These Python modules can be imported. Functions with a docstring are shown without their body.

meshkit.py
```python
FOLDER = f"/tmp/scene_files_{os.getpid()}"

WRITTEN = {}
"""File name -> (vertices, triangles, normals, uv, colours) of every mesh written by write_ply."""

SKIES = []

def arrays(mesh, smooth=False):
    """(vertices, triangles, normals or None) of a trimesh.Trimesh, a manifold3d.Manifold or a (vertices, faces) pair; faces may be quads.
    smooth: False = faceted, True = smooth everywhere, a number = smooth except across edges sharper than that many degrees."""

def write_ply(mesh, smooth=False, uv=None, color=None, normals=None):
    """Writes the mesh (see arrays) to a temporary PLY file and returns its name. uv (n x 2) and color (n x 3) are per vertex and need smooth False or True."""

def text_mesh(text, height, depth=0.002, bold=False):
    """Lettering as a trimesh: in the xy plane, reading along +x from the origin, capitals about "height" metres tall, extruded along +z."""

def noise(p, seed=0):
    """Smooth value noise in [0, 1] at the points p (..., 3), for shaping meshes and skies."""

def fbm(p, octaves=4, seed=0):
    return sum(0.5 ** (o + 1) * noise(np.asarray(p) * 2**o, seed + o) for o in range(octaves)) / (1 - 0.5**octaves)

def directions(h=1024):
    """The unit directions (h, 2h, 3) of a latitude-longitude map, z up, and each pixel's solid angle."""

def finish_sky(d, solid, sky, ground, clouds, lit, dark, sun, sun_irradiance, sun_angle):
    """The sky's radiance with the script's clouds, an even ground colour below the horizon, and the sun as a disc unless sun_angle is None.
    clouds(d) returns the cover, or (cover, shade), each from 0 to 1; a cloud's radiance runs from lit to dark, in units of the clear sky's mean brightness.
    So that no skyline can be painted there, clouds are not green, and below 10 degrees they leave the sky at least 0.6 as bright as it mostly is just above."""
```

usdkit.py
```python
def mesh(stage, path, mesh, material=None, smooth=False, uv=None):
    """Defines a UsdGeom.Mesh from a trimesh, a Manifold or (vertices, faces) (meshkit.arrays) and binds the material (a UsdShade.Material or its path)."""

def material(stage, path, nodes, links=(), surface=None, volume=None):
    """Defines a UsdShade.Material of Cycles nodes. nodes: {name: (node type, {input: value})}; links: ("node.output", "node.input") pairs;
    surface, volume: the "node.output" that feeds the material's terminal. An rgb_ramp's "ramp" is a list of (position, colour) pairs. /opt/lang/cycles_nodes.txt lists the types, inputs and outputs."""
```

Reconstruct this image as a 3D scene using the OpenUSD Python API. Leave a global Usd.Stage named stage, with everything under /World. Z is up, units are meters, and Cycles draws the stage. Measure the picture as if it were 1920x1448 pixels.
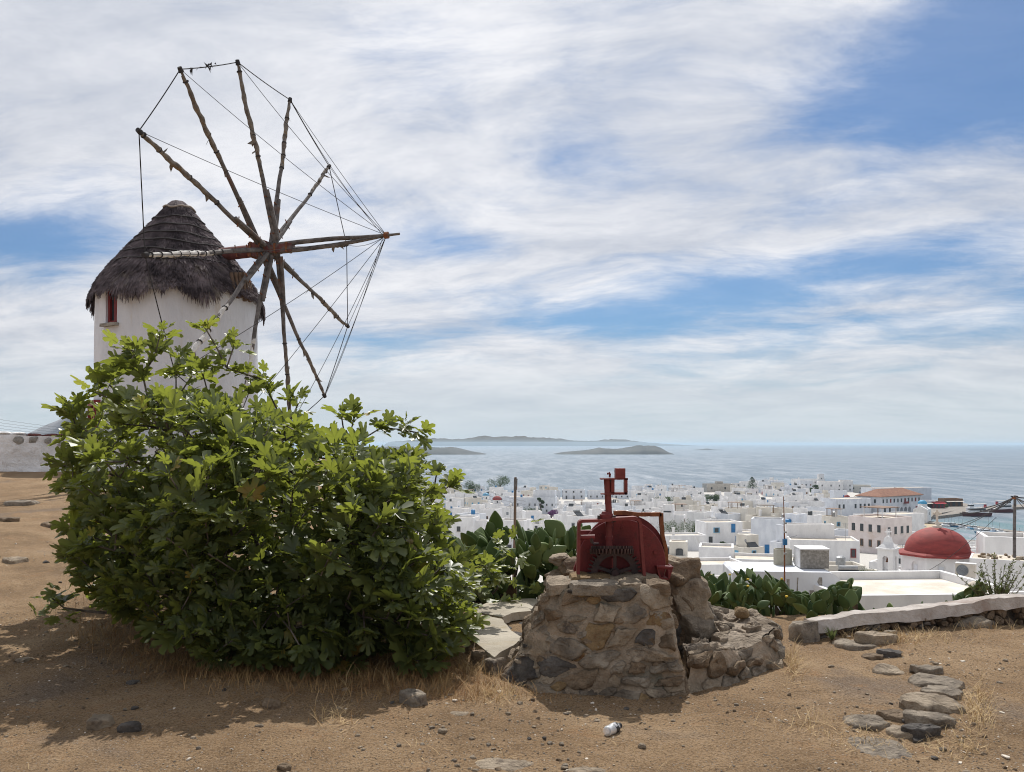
import math, random, numpy as np, trimesh, usdkit, meshkit
import manifold3d as m3
from scipy.spatial import Voronoi, cKDTree
from shapely.geometry import Polygon, Point, LineString
from pxr import Usd, UsdGeom, UsdLux, UsdShade, Gf, Sdf, Vt

stage = Usd.Stage.CreateInMemory()
UsdGeom.Xform.Define(stage, '/World')
PI = math.pi
EYE, FOC, HZ = 1.65, 1650.0, 832.0
SEA = EYE - 36.0
# ---------------------------------------------------------------- camera, sky, sun, exposure
cam = UsdGeom.Camera.Define(stage, '/World/camera')
cam.CreateHorizontalApertureAttr(36.0); cam.CreateVerticalApertureAttr(36 * 772 / 1024); cam.CreateFocalLengthAttr(36 * FOC / 1920)
cam.CreateVerticalApertureOffsetAttr(36 * (HZ - 724) / 1920)
cam.CreateClippingRangeAttr((0.05, 90000.0))
cam.AddTranslateOp().Set((0, 0, EYE)); cam.AddRotateXOp().Set(90.0)
cam.CreateExposureAttr(0.0)
SUN_EL, SUN_AZ = math.radians(52), math.radians(3)
SKY_STRENGTH, SUN_INT = 0.08, 1.2
HAZE = 8e-5
CLOUD_LIT, CLOUD_DIM = 10.4, 7.0


class Net:
    """Collects shader nodes and links for usdkit.material."""
    def __init__(s): s.n, s.l, s.k = {}, [], 0
    def add(s, kind, out, ins=None, **links):
        s.k += 1; nm = f'n{s.k}'
        s.n[nm] = (kind, dict(ins or {}))
        for a, b in links.items(): s.l.append((b, f'{nm}.{a}'))
        return f'{nm}.{out}'
    def math(s, op, a, b=None, c=None):
        ins, links = {'math_type': op}, {}
        for nm, v in (('value1', a), ('value2', b), ('value3', c)):
            if isinstance(v, str): links[nm] = v
            elif v is not None: ins[nm] = v
        return s.add('math', 'value', ins, **links)
    def smooth(s, v, a, b, lo=0.0, hi=1.0):
        return s.add('map_range', 'result', {'range_type': 'smoothstep', 'from_min': a, 'from_max': b, 'to_min': lo, 'to_max': hi}, value=v)
    def mixc(s, fac, a, b, kind='mix'):
        ins, links = {'blend_type': kind}, {}
        for nm, v in (('fac', fac), ('a', a), ('b', b)):
            if isinstance(v, str): links[nm] = v
            else: ins[nm] = v
        return s.add('mix_color', 'result', ins, **links)
    def make(s, path, surface): return usdkit.material(stage, path, s.n, s.l, surface=surface)


def build_sky():
    N = Net()
    d = N.add('texture_coordinate', 'generated')
    sx = N.add('separate_xyz', 'x', vector=d); nm = sx.split('.')[0]; x, y, z = nm + '.x', nm + '.y', nm + '.z'
    base = N.add('sky_texture', 'color', {'sky_type': 'single_scattering', 'sun_disc': False, 'sun_elevation': SUN_EL, 'sun_rotation': SUN_AZ, 'air_density': 1.0, 'aerosol_density': 0.6, 'ozone_density': 3.0})
    base = N.mixc(1.0, base, (0.40, 0.64, 0.86), 'multiply')
    az = N.math('multiply', N.math('arctan2', x, y), 180 / PI)
    el = N.math('multiply', N.math('arcsine', z), 180 / PI)
    zz = N.math('add', N.math('maximum', z, 0.0), 0.20)
    cx, cy = N.math('divide', x, zz), N.math('divide', y, zz)
    v = N.add('combine_xyz', 'vector', x=cx, y=cy)
    warp = N.add('noise_texture', 'color', {'scale': 0.9, 'detail': 3.0, 'roughness': 0.5}, vector=v)
    v = N.add('vector_math', 'vector', {'math_type': 'multiply_add', 'vector2': (0.5, 0.5, 0.0)}, vector1=warp, vector3=v)
    v = N.add('vector_rotate', 'vector', {'rotate_type': 'z_axis', 'angle': 0.16}, vector=v)
    v1 = N.add('mapping', 'vector', {'scale': (0.75, 1.0, 1.0), 'location': (3.1, 1.7, 0)}, vector=v)
    n1 = N.add('noise_texture', 'fac', {'scale': 1.3, 'detail': 9.0, 'roughness': 0.56, 'distortion': 0.3}, vector=v1)
    v2 = N.add('mapping', 'vector', {'scale': (1.0, 1.75, 1.0), 'location': (7.3, 2.2, 0)}, vector=v)
    n2 = N.add('noise_texture', 'fac', {'scale': 2.4, 'detail': 10.0, 'roughness': 0.66, 'distortion': 0.2}, vector=v2)
    n3 = N.add('noise_texture', 'fac', {'scale': 1.1, 'detail': 7.0, 'roughness': 0.6, 'distortion': 0.3}, vector=v2)
    cov = N.math('add', N.math('multiply', n1, 1.2), N.math('multiply', n2, 0.9))
    # openings of blue between the cloud streets (azimuth, elevation, half widths, depth)
    # the frame spans about -30..30 degrees of azimuth
    for a, e, sa, se, w in ((30, 25.0, 6, 4.5, .55), (26, 19.5, 8, 2.6, .5), (33, 17, 7, 2.2, .3), (17, 10.2, 9, 1.9, .52), (27, 11.6, 7, 1.5, .36), (24, 6.8, 13, 1.1, .22), (-4, 13.0, 4.5, 1.4, .42), (5, 8.2, 7, 1.2, .4),
                           (-30, 11.5, 5, 2.2, .55), (-27, 15, 5, 1.3, .2), (-6, 24, 5, 2, .14), (-9, 6.5, 5, 1.3, .2), (34, 7, 6, 2.4, .25), (-33, 18, 6, 3, .12), (10, 4.5, 14, 1.0, .1)):
        ga = N.math('power', N.math('multiply', N.math('subtract', az, a), 1 / sa), 2.0)
        ge = N.math('power', N.math('multiply', N.math('subtract', el, e), 1 / se), 2.0)
        g = N.math('exponent', N.math('multiply', N.math('add', ga, ge), -1.0))
        cov = N.math('subtract', cov, N.math('multiply', g, w))
    cover = N.smooth(cov, 0.53, 1.10)
    cover = N.math('add', N.math('multiply', cover, 0.83), 0.14)
    shade = N.smooth(N.math('add', N.math('multiply', n3, 0.6), N.math('multiply', n2, 0.45)), 0.34, 0.72)
    # thin cloud glows towards the sun
    sun = N.math('add', N.math('multiply', z, math.sin(SUN_EL)), N.math('add', N.math('multiply', y, math.cos(SUN_EL) * math.cos(SUN_AZ)), N.math('multiply', x, math.cos(SUN_EL) * math.sin(SUN_AZ))))
    glow = N.smooth(sun, -0.35, 1.0, 0.60, 1.20)
    lit, dim = np.array((1.0, 1.0, 1.025)) * CLOUD_LIT, np.array((0.86, 0.92, 1.05)) * CLOUD_DIM
    cl = N.mixc(shade, tuple(dim), tuple(lit))
    col = N.mixc(cover, base, cl)
    gl = N.add('combine_xyz', 'vector', x=glow, y=glow, z=glow)
    col = N.add('vector_math', 'vector', {'math_type': 'multiply'}, vector1=col, vector2=gl)
    low = N.smooth(el, 0.0, 7.5, 1.0, 0.0)
    col = N.mixc(N.math('multiply', low, 0.88), col, (7.6, 8.6, 9.3))
    b = N.add('background_shader', 'background', {'strength': SKY_STRENGTH}, color=col)
    return N.make('/World/Looks/sky', b)


dome = UsdLux.DomeLight.Define(stage, '/World/sky')
UsdShade.MaterialBindingAPI.Apply(dome.GetPrim()).Bind(build_sky())
sun = UsdLux.DistantLight.Define(stage, '/World/sun')
sun.CreateNormalizeAttr(True); sun.CreateIntensityAttr(SUN_INT); sun.CreateAngleAttr(0.5); sun.CreateColorAttr(Gf.Vec3f(1.0, 0.955, 0.89))
sun.AddRotateZOp().Set(-math.degrees(SUN_AZ)); sun.AddRotateXOp().Set(-(90 - math.degrees(SUN_EL)))

# ---------------------------------------------------------------- helpers
names = {}


def path_for(name, parent='/World'):
    key = (parent, name); k = names.get(key, 0); names[key] = k + 1
    return f'{parent}/{name}' + (f'_{k:03d}' if k else '')


def tag(path, label=None, cat=None, group=None, kind=None):
    p = stage.GetPrimAtPath(path)
    for k, v in (('label', label), ('category', cat), ('group', group), ('kind', kind)):
        if v: p.SetCustomDataByKey(k, v)
    return path


def obj(name, mesh, mat, parent='/World', smooth=False, tone=None, label=None, kind=None, col=None):
    if isinstance(mesh, MB): mesh = mesh.get()
    path = path_for(name, parent)
    m = usdkit.mesh(stage, path, mesh, mat, smooth)
    if tone is not None:
        n = len(mesh[0]); t = np.full(n, tone, np.float32) if np.ndim(tone) == 0 else np.asarray(tone, np.float32)
        UsdGeom.PrimvarsAPI(m).CreatePrimvar('tone', Sdf.ValueTypeNames.FloatArray, 'vertex').Set(Vt.FloatArray.FromNumpy(t))
    if label or kind: tag(path, label, None, None, kind)
    return path


def thing(name, label, cat, loc=(0, 0, 0), rot=0.0, group=None):
    path = path_for(name)
    x = UsdGeom.Xform.Define(stage, path)
    x.AddTranslateOp().Set(tuple(float(c) for c in loc)); x.AddRotateZOp().Set(math.degrees(rot))
    return tag(path, label, cat, group)


def copy_of(src, loc, rot=0.0, label=None, group=None, scale=None):
    p = stage.GetPrimAtPath(src); was = p.GetCustomData()
    base = src.split('/')[-1]
    if base[-4:-3] == '_' and base[-3:].isdigit(): base = base[:-4]
    path = thing(base, label or was['label'], was['category'], loc, rot, group or was.get('group'))
    q = stage.GetPrimAtPath(path)
    if scale is not None:
        UsdGeom.Xformable(q).AddScaleOp().Set(tuple(np.broadcast_to(scale, 3).astype(float)))
    q.GetReferences().AddInternalReference(src); q.SetInstanceable(True)
    return path


class MB:
    """Triangles of one mesh."""
    def __init__(s): s.v, s.f, s.n = [], [], 0
    def add(s, v, f):
        v = np.asarray(v, float); f = np.asarray(f, int)
        if f.shape[1] == 4: f = np.vstack([f[:, [0, 1, 2]], f[:, [0, 2, 3]]])
        s.v.append(v); s.f.append(f + s.n); s.n += len(v); return s
    def tm(s, t): return s.add(t.vertices, t.faces)
    def man(s, m): q = m.to_mesh(); return s.add(q.vert_properties[:, :3], q.tri_verts)
    def box(s, c, size, rz=0.0, taper=1.0):
        a, b, h = size[0] / 2, size[1] / 2, size[2] / 2
        v = np.array([[-a, -b, -h], [a, -b, -h], [a, b, -h], [-a, b, -h], [-a * taper, -b * taper, h], [a * taper, -b * taper, h], [a * taper, b * taper, h], [-a * taper, b * taper, h]])
        if rz: v = rotz(v, rz)
        return s.add(v + np.asarray(c, float), [[0, 3, 2, 1], [4, 5, 6, 7], [0, 1, 5, 4], [1, 2, 6, 5], [2, 3, 7, 6], [3, 0, 4, 7]])
    def tube(s, pts, rad, sides=6, cap=True):
        p = np.asarray(pts, float); rad = np.broadcast_to(rad, (len(p),))
        t = np.gradient(p, axis=0); t /= np.linalg.norm(t, axis=1, keepdims=True) + 1e-12
        ref = np.array([0, 0, 1.0]) if abs(t[:, 2]).mean() < 0.8 else np.array([1.0, 0, 0])
        a = np.cross(t, ref); a /= np.linalg.norm(a, axis=1, keepdims=True) + 1e-12
        b = np.cross(t, a); ang = np.arange(sides) * 2 * PI / sides
        v = (p[:, None] + rad[:, None, None] * (np.cos(ang)[None, :, None] * a[:, None] + np.sin(ang)[None, :, None] * b[:, None])).reshape(-1, 3)
        i, j = np.meshgrid(np.arange(len(p) - 1), np.arange(sides), indexing='ij')
        q = np.stack([i * sides + j, i * sides + (j + 1) % sides, (i + 1) * sides + (j + 1) % sides, (i + 1) * sides + j], -1).reshape(-1, 4)
        f = np.vstack([q[:, [0, 1, 2]], q[:, [0, 2, 3]]])
        if cap:
            n = len(v); v = np.vstack([v, p[:1], p[-1:]]); k = np.arange(sides); k2 = (k + 1) % sides; e = (len(p) - 1) * sides
            f = np.vstack([f, np.stack([np.full(sides, n), k2, k], 1), np.stack([np.full(sides, n + 1), e + k, e + k2], 1)])
        return s.add(v, f)
    def lathe(s, prof, n=24, c=(0, 0, 0), a0=0.0, a1=2 * PI):
        prof = np.asarray(prof, float); full = abs(a1 - a0 - 2 * PI) < 1e-6
        ang = a0 + (a1 - a0) * np.arange(n if full else n + 1) / n; k = len(ang); m = len(prof)
        v = np.stack([prof[:, 0][:, None] * np.cos(ang), prof[:, 0][:, None] * np.sin(ang), np.broadcast_to(prof[:, 1][:, None], (m, k))], -1).reshape(-1, 3) + np.asarray(c, float)
        i, j = np.meshgrid(np.arange(m - 1), np.arange(n), indexing='ij'); j2 = (j + 1) % k
        return s.add(v, np.stack([i * k + j, i * k + j2, (i + 1) * k + j2, (i + 1) * k + j], -1).reshape(-1, 4))
    def prism(s, poly, z0, z1):
        t = trimesh.creation.extrude_polygon(Polygon(poly) if not isinstance(poly, Polygon) else poly, z1 - z0, engine='earcut'); t.apply_translation((0, 0, z0)); return s.tm(t)
    def get(s): return np.vstack(s.v), np.vstack(s.f)


def rotz(v, a):
    c, s_ = math.cos(a), math.sin(a); v = np.asarray(v, float)
    return np.stack([v[..., 0] * c - v[..., 1] * s_, v[..., 0] * s_ + v[..., 1] * c, v[..., 2]], -1)


def ss(a, b, x):
    t = np.clip((np.asarray(x, float) - a) / (b - a), 0, 1); return t * t * (3 - 2 * t)


def fbm(p, sc=1.0, oct=4, seed=0): return meshkit.fbm(np.asarray(p, float) * sc + 100.0, oct, seed) - 0.5
def vfbm(p, sc, amp, seed=0, oct=3): return np.stack([fbm(p, sc, oct, seed + 11 * k) for k in range(3)], -1) * amp * 2
def at(px, py, d): return np.array([(px - 960) / FOC * d, d, EYE - (py - HZ) / FOC * d])
def pix(p): p = np.asarray(p, float); return np.stack([960 + FOC * p[..., 0] / p[..., 1], HZ - FOC * (p[..., 2] - EYE) / p[..., 1]], -1)
def nrm(v): v = np.asarray(v, float); return v / (np.linalg.norm(v, axis=-1, keepdims=True) + 1e-12)


def M(name, c1, c2=None, rough=0.85, scale=3.0, detail=6.0, bump=0.0, bscale=30.0, bdist=0.02, spec=0.3, c3=None, s3=0.7, m3=(0.55, 0.7), metallic=0.0, stretch=None):
    """Plain noisy surface: c1..c2 by fractal noise, patches of c3 by a second one, fine relief."""
    N = Net(); g = N.add('geometry', 'position')
    if stretch: g = N.add('mapping', 'vector', {'scale': stretch}, vector=g)
    if c2 is None: c2 = tuple(min(1, c * 1.18) for c in c1); c1 = tuple(c * 0.84 for c in c1)
    n = N.add('noise_texture', 'fac', {'scale': scale, 'detail': detail, 'roughness': 0.62}, vector=g)
    col = N.add('rgb_ramp', 'color', {'ramp': [(0.37, c1), (0.63, c2)]}, fac=n)
    if c3 is not None:
        n3 = N.add('noise_texture', 'fac', {'scale': s3, 'detail': 7.0, 'roughness': 0.65, 'distortion': 0.4}, vector=g)
        col = N.mixc(N.smooth(n3, m3[0], m3[1]), col, c3)
    ins = {'roughness': rough, 'specular_ior_level': spec, 'metallic': metallic}
    if bump:
        nb = N.add('noise_texture', 'fac', {'scale': bscale, 'detail': 8.0, 'roughness': 0.65}, vector=g)
        b = N.add('bump', 'normal', {'strength': min(1.0, bump * 1.3), 'distance': bdist * 2.4}, height=nb)
        p = N.add('principled_bsdf', 'BSDF', ins, base_color=col, normal=b)
    else:
        p = N.add('principled_bsdf', 'BSDF', ins, base_color=col)
    return N.make('/World/Looks/' + name, p)


# ---------------------------------------------------------------- materials
white = M('whitewash', (.66, .66, .67), (.78, .78, .785), scale=0.9, bump=.2, bscale=6, c3=(.54, .52, .48), s3=.7, m3=(.58, .76), stretch=(1, 1, .45))
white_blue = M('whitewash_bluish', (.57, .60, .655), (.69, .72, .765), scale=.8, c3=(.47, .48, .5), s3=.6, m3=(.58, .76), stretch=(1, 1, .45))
white_cream = M('whitewash_cream', (.56, .53, .47), (.67, .64, .58), scale=.4, c3=(.6, .56, .5), s3=.3, m3=(.55, .8))
stone_grey_wall = M('bare_grey_masonry', (.36, .33, .29), (.5, .47, .42), scale=1.2, bump=.3, bscale=4)
pinkish = M('pinkish_plaster', (.62, .55, .53), (.72, .65, .63), scale=.5, c3=(.6, .5, .45), s3=.3)
roof_cream = M('roof_screed', (.50, .44, .36), (.65, .59, .51), scale=.5, c3=(.5, .44, .36), s3=.35, m3=(.5, .75))
roof_white = M('roof_limewash', (.54, .49, .42), (.70, .655, .59), scale=.8, c3=(.47, .42, .34), s3=.5, m3=(.55, .72))
dark_glass = M('dark_window', (.03, .035, .04), rough=.25, spec=.5)
blue_paint = M('blue_paint', (.03, .16, .36), rough=.5)
lblue_paint = M('pale_blue_paint', (.12, .33, .5), rough=.5)
grey_paint = M('grey_paint', (.22, .24, .26), rough=.6)
brown_paint = M('brown_paint', (.16, .09, .05), rough=.6)
red_paint_door = M('dark_red_paint', (.19, .025, .025), rough=.55)
green_paint = M('green_paint', (.05, .15, .12), rough=.55)
blue_dome = M('blue_dome_paint', (.06, .28, .47), rough=.6)
red_dome = M('red_dome_paint', (.205, .036, .034), (.285, .050, .044), rough=.75, scale=1.4, bump=.12, bscale=5, c3=(.21, .048, .042), s3=.9, m3=(.5, .75), stretch=(1, 1, 3.5))
tile_red = M('terracotta', (.20, .095, .06), (.30, .15, .095), scale=.8, bump=.4, bscale=2.5, bdist=.2)
metal_grey = M('dull_metal', (.3, .31, .32), rough=.45, metallic=.5)
rust = M('rust', (.13, .05, .025), (.26, .10, .04), rough=.8, scale=14, bump=.25, bscale=60, bdist=.01)
wood = M('weathered_pole_wood', (.10, .065, .045), (.19, .13, .09), scale=4, stretch=(6, 6, .6), bump=.2, bscale=8)
wood_grey = M('weathered_grey_spar', (.075, .068, .066), (.17, .155, .15), scale=5, bump=.3, bscale=9, c3=(.13, .08, .06), s3=1.5, m3=(.55, .7))
red_timber = M('faded_red_timber', (.10, .036, .034), (.17, .06, .054), scale=5, c3=(.13, .11, .105), s3=2.2, m3=(.5, .62))
canvas_shaded = M('shaded_canvas', (.12, .10, .085), (.245, .215, .185), scale=6, bump=.5, bscale=14, bdist=.05, c3=(.2, .13, .06), s3=2.3, m3=(.58, .7))  # sail canvas with the dark of backlit cloth put into its colour
canvas_lit = M('lit_canvas', (.55, .53, .5), (.7, .68, .65), scale=6, bump=.4, bscale=14, bdist=.05, c3=(.42, .3, .18), s3=2.3, m3=(.62, .75))  # the same sail canvas, painted pale as if lit
rope_mat = M('dark_rope', (.035, .032, .034), rough=.9)
straw = M('weathered_straw', (.046, .035, .040), (.195, .158, .166), scale=2.2, detail=9, c3=(.20, .17, .145), s3=1.3, m3=(.56, .72), bump=.4, bscale=16, bdist=.03)
straw_pale = M('pale_straw_rope', (.25, .21, .18), (.36, .31, .27), scale=4)
mill_white_shaded = M('shade_tinted_mill_plaster', (.575, .595, .645), (.67, .69, .735), scale=.9, bump=.28, bscale=5, bdist=.05, c3=(.56, .53, .49), s3=1.1, m3=(.58, .74), stretch=(1.3, 1.3, .4))  # white plaster with bluish skylit shade put into the base colour
lime_wall = M('rough_limewash', (.70, .69, .69), (.84, .83, .83), scale=2.5, bump=.5, bscale=7, bdist=.05, c3=(.52, .46, .43), s3=2.2, m3=(.6, .7))
stain_grey = M('grey_patch', (.2, .185, .165), (.36, .34, .31), scale=8, bump=.4, bscale=20)
coping_mat = M('whitewashed_coping', (.34, .30, .27), (.50, .46, .43), scale=5, bump=.5, bscale=24, bdist=.02, c3=(.30, .235, .20), s3=2.4, m3=(.5, .66))
STONES = [M('stone_grey', (.17, .14, .108), (.38, .32, .25), scale=7, bump=.9, bscale=26, bdist=.03, c3=(.12, .10, .085), s3=4.5, m3=(.56, .68)),
          M('stone_brown', (.14, .098, .062), (.30, .222, .148), scale=7, bump=.9, bscale=26, bdist=.03, c3=(.10, .075, .05), s3=4.5, m3=(.56, .68)),
          M('stone_ochre', (.20, .13, .065), (.34, .235, .12), scale=7, bump=.8, bscale=26, bdist=.03, c3=(.17, .085, .04), s3=5, m3=(.52, .66)),
          M('stone_dark', (.075, .066, .06), (.17, .155, .14), scale=9, bump=.9, bscale=26, bdist=.03, c3=(.20, .18, .16), s3=5, m3=(.58, .7)),
          M('stone_buff', (.25, .198, .142), (.45, .365, .27), scale=7, bump=.9, bscale=26, bdist=.03, c3=(.18, .14, .105), s3=4.5, m3=(.55, .68))]
mortar = M('lime_mortar', (.28, .215, .152), (.50, .40, .30), scale=5, bump=1.0, bscale=30, bdist=.03, c3=(.19, .175, .135), s3=2.6, m3=(.5, .66))
rough_top = M('weathered_masonry_top', (.23, .18, .13), (.44, .365, .285), scale=6, bump=1.0, bscale=22, bdist=.04, c3=(.17, .14, .115), s3=3.2, m3=(.52, .66))
slab_mat = M('concrete_slab', (.30, .265, .21), (.42, .38, .31), scale=2.2, bump=.35, bscale=22, bdist=.02, c3=(.30, .225, .11), s3=1.4, m3=(.55, .72))
dark_soil = M('dark_rubble', (.04, .032, .026), (.10, .08, .06), scale=6, bump=.8, bscale=18, bdist=.05)
dry_stone = [M('drystone_brown', (.085, .058, .038), (.17, .12, .08), scale=8, bump=.7, bscale=25), M('drystone_tan', (.13, .095, .065), (.24, .18, .125), scale=8, bump=.7, bscale=25), M('drystone_grey', (.10, .085, .075), (.2, .175, .155), scale=8, bump=.7, bscale=25)]
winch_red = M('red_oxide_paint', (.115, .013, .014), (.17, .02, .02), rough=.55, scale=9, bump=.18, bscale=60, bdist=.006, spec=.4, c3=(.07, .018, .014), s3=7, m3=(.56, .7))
winch_bright = M('lighter_red_paint', (.125, .024, .022), (.185, .038, .034), rough=.55, scale=9, bump=.18, bscale=60, bdist=.006, c3=(.14, .05, .035), s3=8, m3=(.56, .7))  # lighter red for the front frame and crank parts
gear_mat = M('greasy_gear_steel', (.014, .007, .007), (.045, .017, .016), rough=.45, scale=18, bump=.2, bscale=70, bdist=.005, spec=.5)
bark = M('fig_bark', (.085, .07, .06), (.21, .18, .155), scale=12, bump=.4, bscale=50, bdist=.01)
bark_dark = M('tree_bark', (.06, .05, .04), (.12, .1, .08), scale=3)
cactus_old = M('old_cactus_stem', (.06, .045, .03), (.14, .10, .065), scale=10, bump=.6, bscale=30)
flower_yellow = M('yellow_flower', (.55, .38, .03), rough=.6)
sand = M('beach_sand', (.36, .29, .19), (.46, .38, .26), scale=.3)
pier_mat = M('pier_stone', (.17, .15, .13), (.27, .245, .215), scale=.6)
hull_dark = M('dark_red_hull', (.08, .02, .022), rough=.4)
hull_blue = M('blue_hull', (.03, .13, .24), rough=.4)
boat_white = M('boat_white', (.74, .75, .76), rough=.4)
straw_dry = M('dry_grass_straw', (.23, .12, .05), (.42, .27, .12), scale=5, rough=.8)
straw_gold = M('sunbleached_straw', (.40, .27, .13), (.55, .41, .22), scale=5, rough=.8)
concrete_pipe = M('cement_tank', (.30, .285, .23), (.40, .38, .315), scale=2)
purple = M('bougainvillea', (.15, .05, .16), (.26, .10, .27), scale=1)
plastic_red = M('red_print', (.4, .02, .03), rough=.4)
plastic_black = M('black_plastic', (.012, .012, .014), rough=.4)
plastic_silver = M('silver_print', (.45, .46, .48), rough=.35)


def leaf_material(name, dark, light, trans, tfac=0.38, rough=0.42, spec=0.45, sc=9.0):
    N = Net()
    t = N.add('attribute', 'fac', {'attribute': 'tone'})
    g = N.add('geometry', 'position')
    n = N.add('noise_texture', 'fac', {'scale': sc, 'detail': 4.0}, vector=g)
    f = N.math('add', t, N.math('multiply', N.math('subtract', n, 0.5), 0.5))
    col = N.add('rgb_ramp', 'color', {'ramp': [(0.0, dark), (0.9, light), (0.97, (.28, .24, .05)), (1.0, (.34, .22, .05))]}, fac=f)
    tr = N.mixc(f, tuple(c * .6 for c in trans), trans)
    p = N.add('principled_bsdf', 'BSDF', {'roughness': rough, 'specular_ior_level': spec}, base_color=col)
    q = N.add('translucent_bsdf', 'BSDF', color=tr)
    return N.make('/World/Looks/' + name, N.add('mix_closure', 'closure', {'fac': tfac}, closure1=p, closure2=q))


fig_leaf = leaf_material('fig_leaf', (.036, .058, .026), (.172, .208, .074), (.38, .44, .06), tfac=.40, rough=.42, spec=.5)
cactus_pad = leaf_material('cactus_pad', (.038, .078, .024), (.19, .25, .085), (.22, .32, .06), tfac=.16, rough=.5, spec=.35)
tree_leaf = leaf_material('tree_foliage', (.022, .045, .016), (.07, .115, .04), (.14, .22, .05), tfac=.25, rough=.6, spec=.2, sc=.6)
scrub_leaf = leaf_material('olive_scrub', (.05, .065, .03), (.14, .16, .07), (.2, .25, .08), tfac=.3, rough=.6, spec=.2, sc=3)


# ---------------------------------------------------------------- terrain
def ridge_z(x, y):
    r = 0.74 * ss(6.5, 24, y) * ss(-1.2, -5.0, x)
    return r + 0.14 * ss(-4.0, -8.0, x) * ss(4, 9, y)


DD = [0, 8.4, 10, 12, 16, 20, 36, 70, 120, 215, 415, 520, 2000]
ZZ = [0, 0, -.3, -.85, -2.2, -3.5, -7.2, -12.6, -16.6, -22.0, -33.0, -33.1, -33.1]
SH_PX = [-4000, 880, 960, 1210, 1400, 1500, 1580, 1650, 1690, 1702, 1760, 1900, 2400, 6000]
SH_D = [610, 600, 565, 580, 690, 765, 700, 620, 600, 345, 335, 325, 330, 340]


def land_z(x, y):
    x, y = np.asarray(x, float), np.asarray(y, float)
    d = np.hypot(x, y); d = np.where(y > 0, y + (d - y) * ss(14, 60, d), d)
    rz = ridge_z(x, y)
    slope = np.interp(np.maximum(d, y * 0), DD, ZZ)
    s = x + 0.18 * (y - 9) + 3.4
    w = ss(0.3, 6.5, s) * ss(-2, 6, y) if np.ndim(x) == 0 else ss(0.3, 6.5, s) * ss(-2, 6, y)
    far = ss(45, 140, d)
    w = np.maximum(w, far * ss(-2, 20, y))
    z = rz * (1 - w) + np.minimum(slope, rz) * w
    yy = np.maximum(y, 1e-3)
    px = np.where(y > 1, 960 + FOC * x / yy, np.where(x > 0, 6000, -4000))
    shore = np.interp(np.clip(px, -4000, 6000), SH_PX, SH_D)
    z = z - 5.2 * ss(150, 300, d) * ss(1685, 1750, px) * ss(2, 5, y)
    return z + (-38.0 - z) * ss(0, 9, d - shore)


def ground_z(x, y):
    z = land_z(x, y)
    x, y = np.asarray(x, float), np.asarray(y, float)
    p = np.stack([x, y, np.zeros_like(x)], -1)
    near = 1 - ss(25, 60, np.hypot(x, y))
    return z + near * (0.10 * fbm(p, .55, 3, 3) + 0.035 * fbm(p, 3.0, 3, 5) + 0.020 * fbm(p, 12.0, 3, 9) + 0.007 * fbm(p, 42.0, 2, 10))


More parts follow.
